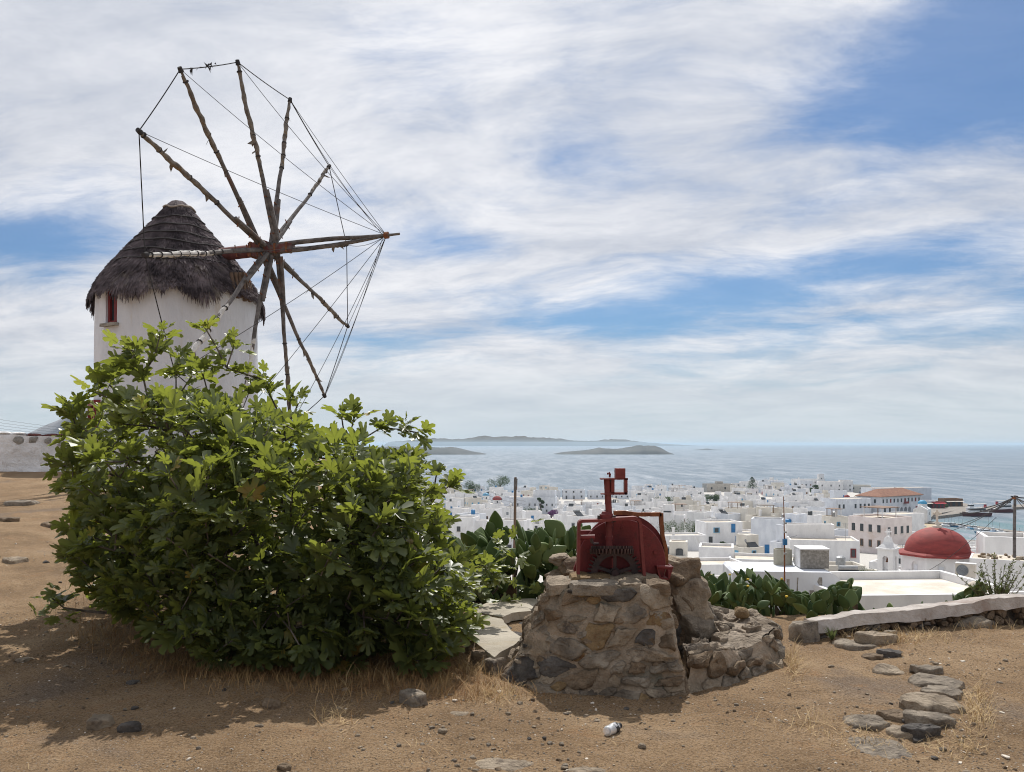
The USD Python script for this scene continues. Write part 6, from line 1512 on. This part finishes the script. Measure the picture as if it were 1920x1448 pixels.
# ---------------------------------------------------------------- harbour
def harbour():
    def dz(py): return 36.0 * FOC / (py - HZ)
    top = SEA + 1.0
    def quay(name, label, pix_pts, h=1.0, mat=pier_mat, kind='structure', cat='pier'):
        P = []
        for px, py in pix_pts: d = (36.0 - h) * FOC / (py - HZ); P.append(((px - 960) / FOC * d, d))
        q = Polygon(P).buffer(0); tag(obj(name, MB().prism(q, SEA - 2, SEA + h), mat), label, cat, None, kind)
    quay('harbour_quay', 'broad stone harbour quay behind the blue-domed chapel', [(1690, 968), (1745, 971), (1752, 964), (1795, 957), (1815, 953), (1815, 945), (1790, 940), (1690, 936)], 1.2)
    quay('outer_pier', 'long outer stone pier where the ferries lie', [(1750, 969), (1815, 961), (1870, 953), (1990, 947), (1990, 943), (1860, 948), (1800, 955)], 1.3)
    quay('inner_pier', 'narrow inner jetty lined with small boats', [(1740, 980), (1800, 985.5), (1880, 995.5), (1990, 1008), (1990, 1004.5), (1880, 992), (1800, 982.5), (1742, 977)], .9)
    quay('beach', 'small tawny sand beach below the blue-domed chapel', [(1688, 1000), (1715, 1000), (1752, 988), (1765, 983), (1742, 977), (1690, 974)], .35, sand, 'structure', 'beach')
    g = np.random.default_rng(5)

    def hull(L, B, H, n=16):
        t = np.linspace(0, 1, n); b = B / 2 * np.where(t < .62, 1 - .22 * (1 - t / .62) ** 2, np.sqrt(np.clip(1 - ((t - .62) / .38) ** 2, 0, 1)) * 1.0); b[-1] = .02; sh = H * (1 + .35 * t ** 3)
        x = (t - .5) * L; v = []
        for i in range(n): v += [[x[i], -b[i], sh[i]], [x[i] * .96, -b[i] * .72, -.35], [x[i] * .96, b[i] * .72, -.35], [x[i], b[i], sh[i]], [x[i], -b[i] * .86, sh[i] - .22 * H], [x[i], b[i] * .86, sh[i] - .22 * H]]
        f = []
        for i in range(n - 1):
            a, c = i * 6, i * 6 + 6
            for p, q in ((0, 1), (1, 2), (2, 3), (3, 5), (5, 4), (4, 0)): f.append([a + p, a + q, c + q, c + p])
        f += [[0, 3, 2, 1], [0, 4, 5, 3]]
        return np.array(v), np.array(f)

    def ferry(label, px, py, lenpx, yaw):
        d = dz(py); loc = np.array([(px - 960) / FOC * d, d, SEA]); L = lenpx * d / FOC / max(.3, abs(math.cos(math.radians(yaw)))); H = 1.7
        t = thing('ferry', label, 'ferry', loc, math.radians(yaw)); obj('hull', hull(L, L * .22, H), hull_dark, t, smooth=40)
        obj('bulwark', MB().box((-.05 * L, 0, H + .18), (.8 * L, L * .2, .3)), boat_white, t); c = obj('cabin', MB().box((.02 * L, 0, H + 1.3), (.6 * L, L * .16, 2.1)), boat_white, t)
        for s in (-1, 1): obj('window_band', MB().box((.0 * L, s * L * .081, H + 1.6), (.54 * L, .05, .75)), dark_glass, c)
        obj('upper_deck', MB().box((-.02 * L, 0, H + 2.45), (.68 * L, L * .19, .16)), boat_white, t); br = obj('bridge', MB().box((.2 * L, 0, H + 3.4), (.14 * L, L * .13, 1.8)), boat_white, t); obj('bridge_window', MB().box((.2 * L, 0, H + 3.6), (.142 * L, L * .132, .6)), dark_glass, br)
        for k in range(6):
            for s in (-1, 1): obj('rail_post', MB().box(((-.33 + .09 * k) * L, s * L * .09, H + 2.95), (.07, .07, .9)), boat_white, t)
        obj('deck_canopy', MB().box((-.12 * L, 0, H + 4.35), (.42 * L, L * .17, .1)), roof_white, t); obj('funnel', MB().box((-.3 * L, 0, H + 3.3), (1.0, .9, 1.5)), plastic_red, t); obj('mast', MB().tube([(.17 * L, 0, H + 4.2), (.15 * L, 0, H + 7.2)], .07, 5), boat_white, t)
    ferry('white ferry with dark red hull and two decks, moored inside the outer pier', 1831, 968, 56, 184)
    ferry('second white ferry with dark red hull, further along the pier behind the power pole', 1882, 961, 46, 8)

    def boat(px, py, L, yaw, m, label, cab):
        d = dz(py); loc = np.array([(px - 960) / FOC * d, d, SEA]); t = thing('small_boat', label, 'boat', loc, math.radians(yaw), 'small boats along the inner jetty')
        obj('hull', hull(L, L * .36, .75, 11), m, t, smooth=40)
        if cab: c = obj('cabin', MB().box((-.05 * L, 0, 1.1), (.3 * L, L * .22, 1.1), 0, .85), boat_white, t); obj('cabin_window', MB().box((-.05 * L, 0, 1.3), (.29 * L, L * .225, .3)), dark_glass, c)
        else:
            for k in (-.2, .1): obj('thwart', MB().box((k * L, 0, .55), (.3, L * .3, .06)), brown_paint, t)
        obj('mast', MB().tube([(.12 * L, 0, .5), (.12 * L, 0, .5 + L * (.7 if cab else .35))], .045, 5), wood, t)
    names_ = ['nearest the sandy beach', 'second along from the beach', 'third along from the beach', 'fourth along from the beach', 'fifth along from the beach', 'sixth along from the beach', 'seventh along from the beach', 'eighth along from the beach', 'ninth along from the beach', 'next before the blue fishing boat', 'just past the blue fishing boat', 'by the power pole end of the jetty', 'beyond the power pole']
    for k, (px, m) in enumerate(zip((1772, 1779, 1786, 1793, 1800, 1807, 1814, 1821, 1829, 1837, 1862, 1876, 1912), (0, 0, 0, 1, 0, 0, 0, 2, 0, 0, 0, 0, 3))):
        py = np.interp(px, [1740, 1800, 1880, 1990], [983.5, 988.5, 999, 1012]) + g.uniform(.2, 1.6)
        boat(px, py, g.uniform(4.2, 6.2), g.uniform(50, 130), [boat_white, hull_blue, lblue_paint, plastic_red][m], f"small {['white', 'blue', 'pale blue', 'red'][m]} boat moored at the inner jetty, {names_[k]}", g.random() < .45)
    boat(1849, 1000, 9.0, 12, hull_blue, 'blue fishing boat with white cabin, the longest at the inner jetty', True)
    boat(1727, 990, 5, 5, boat_white, 'white boat drawn up on the sand below the blue-domed chapel', False)
    # low buildings on the quay
    for (lab, px, d, w, h, m, ro) in (('quay kiosk with a red awning front', 1754, 478, 7, 3.4, red_paint_door, roof_cream), ('grey harbour shed with a flat white roof, right of the town hall', 1722, 478, 16, 4.0, white_blue, roof_white), ('dark-fronted harbour office at the end of the quay', 1782, 492, 11, 4.2, brown_paint, roof_cream)):
        loc = np.array([(px - 960) / FOC * d, d, SEA + 1.2]); t = thing('harbour_building', lab, 'building', loc, math.radians(8)); v, f, r = block_mesh(w, 6, h, 0, 0, base=0); obj('wall', (v, f), m, t); obj('roof', r, ro, t)
        for k in (-.3, 0, .3): obj('door', MB().box((k * w, -3.04, 1.3), (.16 * w, .1, 2.3)), dark_glass, t)
        obj('awning', MB().add([[-w * .48, -5, 2.5], [w * .48, -5, 2.5], [w * .48, -3, 3.0], [-w * .48, -3, 3.0]], [[0, 1, 2, 3]]), plastic_red if 'red' in lab else roof_white, t)


harbour()

# ---------------------------------------------------------------- small things on the ground
def gpix(px, py):
    """Point of the near ground seen at a pixel."""
    d = EYE * FOC / (py - HZ)
    for _ in range(12):
        x = (px - 960) / FOC * d; z = float(ground_z(x, d)); d = d * .4 + .6 * (EYE - z) * FOC / (py - HZ)
    x = (px - 960) / FOC * d; return np.array([x, d, float(ground_z(x, d))])


def slab_rock(rx, ry, rz, seed, c, rot):
    """Angular split slab, half sunk."""
    g = np.random.default_rng(seed); k = int(g.integers(6, 9)); a = np.sort((np.arange(k) + g.uniform(-.35, .35, k)) * 2 * PI / k); rr = g.uniform(.78, 1.12, k)
    poly = Polygon(np.stack([rr * np.cos(a), rr * np.sin(a)], -1)).buffer(-.04).buffer(.04); n = 30; ring = np.array([poly.exterior.interpolate(poly.exterior.length * i / n).coords[0] for i in range(n)])
    tilt = g.normal(0, .22, 2); vs = []
    for sc, z in ((1.04, -1.6), (1.03, -.3), (1.0, .62), (.93, .92), (.72, 1.0), (.45, 1.03), (.2, 1.0)):
        p = ring * sc; vs.append(np.c_[p, z + (p @ tilt if z > 0 else 0 * p[:, 0])])
    m = len(vs); vs.append(np.array([[0, 0, 1.0]])); v = np.vstack(vs); f = []
    for l in range(m - 1):
        for q in range(n): f += [[l * n + q, l * n + (q + 1) % n, (l + 1) * n + (q + 1) % n], [l * n + q, (l + 1) * n + (q + 1) % n, (l + 1) * n + q]]
    f += [[(m - 1) * n + q, (m - 1) * n + (q + 1) % n, m * n] for q in range(n)]
    v = v * [rx, ry, rz]; w = v + seed * 3.7; v = v + vfbm(w, 7, .030, 3) + vfbm(w, 26, .012, 5)
    return rotz(v, rot) + np.asarray(c, float), np.array(f)


def loose_stones():
    S = STONES
    # px, py of the foot, width px, height px, depth ratio, tone, flat top, label
    L = [(507, 1330, 36, 27, .8, 1, .7, 'squarish brown block of stone lying alone in the dirt before the fig bush'), (772, 1322, 64, 22, .7, 0, .8, 'pale grey pointed stone in the dry grass left of the plinth shadow'),
         (178, 1368, 52, 22, .8, 4, .8, 'whitish flaky stone, left of a pair near the lower left corner'), (238, 1372, 42, 24, .6, 3, .9, 'dark angular wedge of stone beside the whitish flaky one'), (244, 1284, 24, 7, 1, 3, .9, 'small dark chip below the left end of the fig bush'), (251, 1331, 15, 7, .8, 3, .9, 'small dark pebble-like stone at the edge of the bush shadow'),
         (60, 1317, 15, 6, .9, 4, .9, 'white chip of stone near the left frame edge'), (530, 1446, 28, 14, .8, 1, .8, 'brown stone cut by the lower frame edge'), (484, 1363, 18, 5, .7, 4, .8, 'thin pale sliver of stone below the squarish brown block'), (830, 1374, 18, 9, .8, 4, .8, 'little cream stone in the dirt under the grey pointed stone'),
         (1515, 1204, 62, 50, .9, 0, .85, 'big slanted grey boulder against the left end of the boundary wall'), (1648, 1207, 84, 24, .55, 4, .7, 'flat buff slab leaning at the foot of the boundary wall'), (1672, 1192, 26, 12, .7, 0, .8, 'small stone on the flat slab at the foot of the wall'), (1832, 1178, 66, 20, .5, 0, .7, 'long grey flat stone at the foot of the wall, further right'), (1892, 1172, 16, 9, .8, 4, .9, 'small pale stone by the wall at the right frame edge'),
         (1608, 1217, 70, 10, .8, 0, .6, 'thin flat ledge stone sunk in the path below the wall'), (1672, 1233, 38, 16, .8, 3, .7, 'dark grey stone heading the sunken stone row'), (1640, 1237, 36, 8, .8, 1, .6, 'low buff stone beside the dark heading stone'), (1668, 1266, 50, 20, .8, 4, .6, 'tilted flat stone with a dark hollow under its left end'), (1748, 1266, 54, 18, .8, 0, .7, 'flat grey stone with a reddish side, right of the tilted one'),
         (1768, 1294, 76, 22, .9, 0, .7, 'broad grey stone in the upper part of the curved row'), (1778, 1312, 66, 20, .9, 0, .8, 'rounded grey stone second in the curved row'), (1766, 1336, 92, 30, .8, 4, .7, 'largest pale slab in the curved row of stones'), (1752, 1362, 88, 30, .6, 0, .7, 'thick reddish grey slab below the largest pale one'), (1736, 1384, 56, 32, .7, 3, .8, 'dark rough stone near the low end of the curved row'), (1702, 1384, 54, 26, .9, 4, .5, 'smooth flat buff stone at the low end of the curved row'), (1690, 1352, 56, 14, .9, 1, .6, 'flat brown stone half buried inside the curve of the row'), (1722, 1392, 18, 14, .8, 3, .9, 'small dark knob at the very foot of the curved row'),
         (1630, 1368, 70, 20, .8, 0, .5, 'grey half-buried rock left of the low end of the curved row'), (22, 1056, 44, 18, .9, 4, .6, 'flat tan slab by the path at the left frame edge'), (40, 1242, 30, 10, .9, 4, .7, 'pale flat stone on the shaded path at left'), (96, 990, 60, 16, 1, 1, .5, 'low rock ledge on the path below the whitewashed wall'), (30, 948, 60, 16, 1, 0, .5, 'dark rock ledge right under the whitewashed wall'), (10, 978, 40, 10, 1, 1, .5, 'brown ledge of rock at the left frame edge under the wall'), (150, 1004, 30, 12, 1, 3, .6, 'dark stone sticking out by the left side of the bush'), (84, 1056, 12, 7, 1, 3, .8, 'tiny dark clod on the sandy path'),
         (646, 1296, 14, 7, .8, 4, .9, 'small white stone in the straw under the bush'), (1074, 1302, 10, 6, .9, 4, .9, 'white pebble at the front foot of the plinth'), (1204, 1403, 16, 10, .8, 4, .8, 'pale pinkish stone right of the plastic bottle'), (1560, 1252, 12, 6, .9, 4, .8, 'pale small stone in the open dirt right of the plinth'), (1770, 1408, 14, 7, .9, 4, .8, 'cream stone in the dirt right below the curved row')]
    for i, (px, py, w, h, dr, m, fl, lab) in enumerate(L):
        p = gpix(px, py); k = p[1] / FOC; rx = w * k / 2 * (1.3 if i in range(15, 29) else 1); ry = rx * dr; d2 = ry * .7; rz = h * k * (.62 if fl > .65 else .5) * (.55 if i in range(15, 29) else 1)
        if w >= 34 and fl <= .8 and i not in (0, 10): tag(obj('stone', slab_rock(rx, ry, max(rz * .8, .018), 900 + i, (p[0], p[1] + d2, p[2] + (.012 if fl < .65 else .02)), .15 * ((i * 7) % 5 - 2)), S[m], smooth=32), lab, 'stone', None); continue
        tag(obj('stone', rock(rx, ry, rz, 900 + i, (p[0], p[1] + d2, p[2] + rz * (.25 if fl > .55 else .05)), (i * .7) % 1.2 - .6 if dr > .75 else .1, sub=3, rough=.45, flat=fl), S[m], smooth=35), lab, 'stone', None)
    # flush bedrock patches
    for i, (px, py, w, h, lab) in enumerate(((1650, 1402, 120, 46, 'flush patch of blue-grey bedrock in the dirt at lower right'), (945, 1432, 130, 26, 'pale flush patch of bedrock at the lower frame edge'), (1100, 1444, 90, 12, 'narrow pale bedrock streak on the lower frame edge, left of centre'), (862, 1338, 44, 9, 'small pale flush rock patch in the dirt left of the plinth'))):
        p = gpix(px, py); k = p[1] / FOC; n = 28; a = np.arange(n) * 2 * PI / n; q = gpix(px, py - h / 2)[1] - gpix(px, py + h / 2)[1]
        vs = [];
        for sc in (0, .35, .7, .92, 1.0):
            rr = sc * (1 + .35 * fbm(np.c_[np.cos(a) * 1.4, np.sin(a) * 1.4, np.full(n, i * 5.)], 1.3, 3, 3)); x, y = p[0] + rr * np.cos(a) * w * k / 2, p[1] + rr * np.sin(a) * q / 2
            vs.append(np.stack([x, y, ground_z(x, y) + (.014 * (1 - sc ** 4) - .006) + .014 * fbm(np.stack([x, y, 0 * x], -1), 16, 3, 4)], -1))
        f = []
        for l in range(4):
            for kk in range(n): f.append([l * n + kk, (l + 1) * n + kk, (l + 1) * n + (kk + 1) % n, l * n + (kk + 1) % n])
        tag(obj('bedrock', (np.vstack(vs), np.array(f)), STONES[0] if i == 0 else STONES[4], smooth=60), lab, 'rock', None, 'structure')


loose_stones()


def pebbles():
    g = np.random.default_rng(41); n = 16000
    py = HZ + 1650 * EYE / np.sqrt(1 / g.uniform(1 / 14.0 ** 2, 1 / 3.9 ** 2, n)); py = HZ + FOC * EYE / np.clip(3.9 * np.exp(g.uniform(0, 1.15, n)), 3.9, 12.3); px = g.uniform(-60, 1980, n)
    d = EYE * FOC / (py - HZ); x = (px - 960) / FOC * d; keep = ~((x > 2.4) & (d > 7.6 + (x - 2.5) * .26)) & ~((x > -.5) & (x < 2.0) & (d > 6.2)); x, d = x[keep], d[keep]; n = len(x)
    cl = meshkit.fbm(np.stack([x * .9 + 30, d * .9 + 30, 0 * x], -1), 3, 7); k2 = g.random(n) < np.clip((cl - .3) * 2.6, .12, 1); x, d = x[k2], d[k2]; n = len(x)
    sz = .0032 * np.exp(g.exponential(.42, n)); sz = np.minimum(sz, .018); z = ground_z(x, d) + sz * .2
    path = path_for('pebbles'); pi = UsdGeom.PointInstancer.Define(stage, path); tag(path, 'small pebbles and grit scattered over the dirt', 'pebbles', None, 'stuff')
    pr = []
    for i, m in enumerate((STONES[4], STONES[0], STONES[1], STONES[3], roof_cream)): pr.append(obj('pebble', rock(1, .8, .55, 50 + i, sub=1, rough=.4), m, path))
    pi.CreatePrototypesRel().SetTargets([Sdf.Path(p) for p in pr]); pi.CreateProtoIndicesAttr(Vt.IntArray.FromNumpy(g.choice(5, n, p=[.40, .20, .24, .04, .12]).astype(np.int32)))
    pi.CreatePositionsAttr(Vt.Vec3fArray.FromNumpy(np.stack([x, d, z], -1).astype(np.float32))); pi.CreateScalesAttr(Vt.Vec3fArray.FromNumpy((sz[:, None] * g.uniform(.7, 1.4, (n, 3))).astype(np.float32)))
    a = g.uniform(0, PI, n); pi.CreateOrientationsAttr(Vt.QuathArray([Gf.Quath(float(math.cos(t)), 0, 0, float(math.sin(t))) for t in a]))


pebbles()


def dry_grass():
    g = np.random.default_rng(51)
    def blades(name, label, spots, mat, lay=.35):
        m = MB()
        V, F, k = [], [], 0
        for px, py, sx, sy, cnt, hgt in spots:
            for _ in range(cnt):
                qx, qy = px + g.normal(0, sx), min(max(py + g.normal(0, sy), 880), 1440); d = EYE * FOC / (qy - HZ); x = (qx - 960) / FOC * d; p = np.array([x, d, float(0)]); V.append((p, hgt)); k += 1
        P = np.array([v[0] for v in V]); H = np.array([v[1] for v in V]); P[:, 2] = ground_z(P[:, 0], P[:, 1]); n = len(P)
        L = H * g.uniform(.5, 1.5, n); az = g.uniform(0, 2 * PI, n); el = np.where(g.random(n) < lay, g.uniform(1.1, 1.5, n), g.uniform(.1, .9, n)); d = np.stack([np.cos(az) * np.sin(el), np.sin(az) * np.sin(el), np.cos(el)], -1); side = np.stack([-np.sin(az), np.cos(az), 0 * az], -1) * (.0011 + .0009 * g.random(n))[:, None]; bend = np.stack([np.cos(az + g.normal(0, .8, n)), np.sin(az), -.6 + 0 * az], -1)
        rows = []
        for t in (0, .35, .7, 1.0):
            c = P + d * (L * t)[:, None] + bend * (L * .38 * t * t)[:, None] + [0, 0, .004]; c[:, 2] = np.maximum(c[:, 2], P[:, 2] + .003); w = side * (1.25 - t); rows += [c - w, c + w]
        v = np.stack(rows, 1).reshape(-1, 3); b = np.arange(n)[:, None, None] * 8; q = np.array([[0, 1, 3, 2], [2, 3, 5, 4], [4, 5, 7, 6]])[None]
        tag(obj(name, (v, (b + q).reshape(-1, 4)), mat), label, 'dry grass', None, 'stuff')
    rim = [(150 + 24 * k, 1165 + 95 * math.sin(min(1, k / 12) * PI / 2) + 14 * math.sin(k * 1.7), 34, 20, 150, .10) for k in range(32)]
    blades('dry_grass', 'matted brown dry grass under and round the foot of the fig bush', rim + [(330, 1190, 80, 24, 700, .13), (420, 1240, 90, 20, 600, .10), (700, 1285, 120, 18, 800, .09), (880, 1290, 50, 14, 420, .09), (220, 1120, 50, 16, 260, .1), (600, 1265, 160, 14, 600, .10), (1000, 1300, 40, 8, 120, .06)], straw_dry)
    blades('straw', 'sun-bleached golden straw tufts at the foot of the wall and stones', [(1486, 1245, 7, 16, 170, .13), (1690, 1203, 34, 8, 260, .08), (1740, 1200, 50, 7, 180, .07), (1832, 1330, 16, 26, 340, .08), (1790, 1395, 40, 12, 160, .05), (1620, 1385, 40, 12, 170, .05), (630, 1350, 26, 16, 90, .11), (930, 1300, 30, 10, 160, .10), (1520, 1360, 40, 8, 60, .10), (420, 1180, 60, 30, 160, .2), (700, 1270, 90, 14, 160, .17), (300, 1160, 50, 20, 160, .18), (1600, 1192, 30, 5, 120, .10), (880, 1250, 20, 12, 90, .12), (60, 900, 60, 4, 380, .16), (130, 905, 30, 4, 200, .16), (1850, 1180, 40, 5, 120, .09), (860, 1420, 200, 16, 60, .05)], straw_gold, .25)
    N = 60; m = MB(); c = gpix(1560, 1202)
    th = thing('green_weed', 'little green weed at the wall foot beside the big boulder', 'weed', c); tn = []
    for _ in range(N):
        a, e = g.uniform(0, 6.28), g.uniform(.1, .8); L = g.uniform(.06, .16); d = np.array([math.cos(a) * math.sin(e), math.sin(a) * math.sin(e), math.cos(e)]); s2 = np.array([-math.sin(a), math.cos(a), 0]) * .004
        m.add([-s2 * .5, s2 * .5, d * L * .6 + s2, d * L - [0, 0, .01], d * L * .6 - s2], [[0, 1, 2], [0, 2, 4], [4, 2, 3]]); tn.append(np.full(5, g.uniform(.2, .7)))
    obj('blades', m, scrub_leaf, th, tone=np.concatenate(tn), kind='stuff')


dry_grass()


def bottle():
    a, b = gpix(1136, 1381), gpix(1168, 1366); ax = nrm(b - a); ax[2] = .03; ax = nrm(ax); up = np.array([0, 0, 1.0]); sd = nrm(np.cross(ax, up)); u2 = np.cross(sd, ax); r = .030
    loc = a + [0, 0, r * .85]; t = thing('plastic_bottle', 'small crumpled clear plastic bottle with a printed sleeve, lying in the shadow edge', 'bottle', loc)
    def tr(v): return v[:, 2:3] * ax + v[:, 0:1] * sd + v[:, 1:2] * u2
    N = Net(); body = N.add('principled_bsdf', 'BSDF', {'base_color': (.85, .87, .9), 'roughness': .18, 'transmission_weight': .55, 'ior': 1.2}); clear = N.make('/World/Looks/clear_plastic', body)
    v, f = MB().lathe([(0, 0), (.018, 0), (.026, .006), (r, .016), (r * .9, .03), (r, .042), (r * .93, .055), (r, .062)], 20).get(); obj('body', (tr(v + vfbm(v, 30, .004, 2)), f), clear, t, smooth=50)
    v, f = MB().lathe([(r, .062), (r * 1.01, .064), (r * 1.0, .098), (r * .95, .10)], 20).get(); sl = obj('sleeve', (tr(v), f), plastic_black, t, smooth=40)
    for a0, a1, z0, z1, m in ((.6, 2.2, .064, .082, plastic_silver), (2.5, 3.6, .064, .08, plastic_red), (.3, 1.0, .088, .097, plastic_silver), (1.5, 2.6, .086, .096, plastic_silver)):
        v, f = MB().lathe([(r * 1.025, z0), (r * 1.025, z1)], 8, a0=a0, a1=a1).get(); obj('print_patch', (tr(v), f), m, sl)
    v, f = MB().lathe([(r * .95, .10), (r * .7, .112), (.014, .118), (.0135, .126)], 20).get(); obj('shoulder', (tr(v), f), clear, t, smooth=50)
    v, f = MB().lathe([(.016, .122), (.016, .138), (0, .139)], 16).get(); obj('cap', (tr(v), f), plastic_black, t, smooth=40)


bottle()


def power_lines():
    def wire(label, A, B, r, sag, n=20, group=None):
        tt = np.linspace(0, 1, n); p = A + (B - A) * tt[:, None]; p[:, 2] -= sag * 4 * tt * (1 - tt)
        tag(obj('power_line', MB().tube(p, r, 4, cap=False), rope_mat, smooth=True), label, 'power line', group)
    for k, (y0, y1, nm) in enumerate(((779, 800, 'topmost'), (786, 803, 'second'), (792, 806, 'third'), (799, 808, 'fourth'), (804, 811, 'lowest'))):
        wire(f'{nm} of the faint power lines in the sky above the whitewashed wall', at(-120, y0 - 12, 130), at(330, y1 + 14, 190), .018, 1.0, 14, 'faint wires over the left wall')
    for k, (y0, y1, nm) in enumerate(((862, 940, 'upper'), (874, 946, 'middle'), (884, 952, 'lower'))):
        wire(f'{nm} thin wire slanting over the sea right of the fig bush', at(760, y0 - 22, 75), at(985, y1, 130), .014, .8, 14, 'wires slanting over the sea')


power_lines()
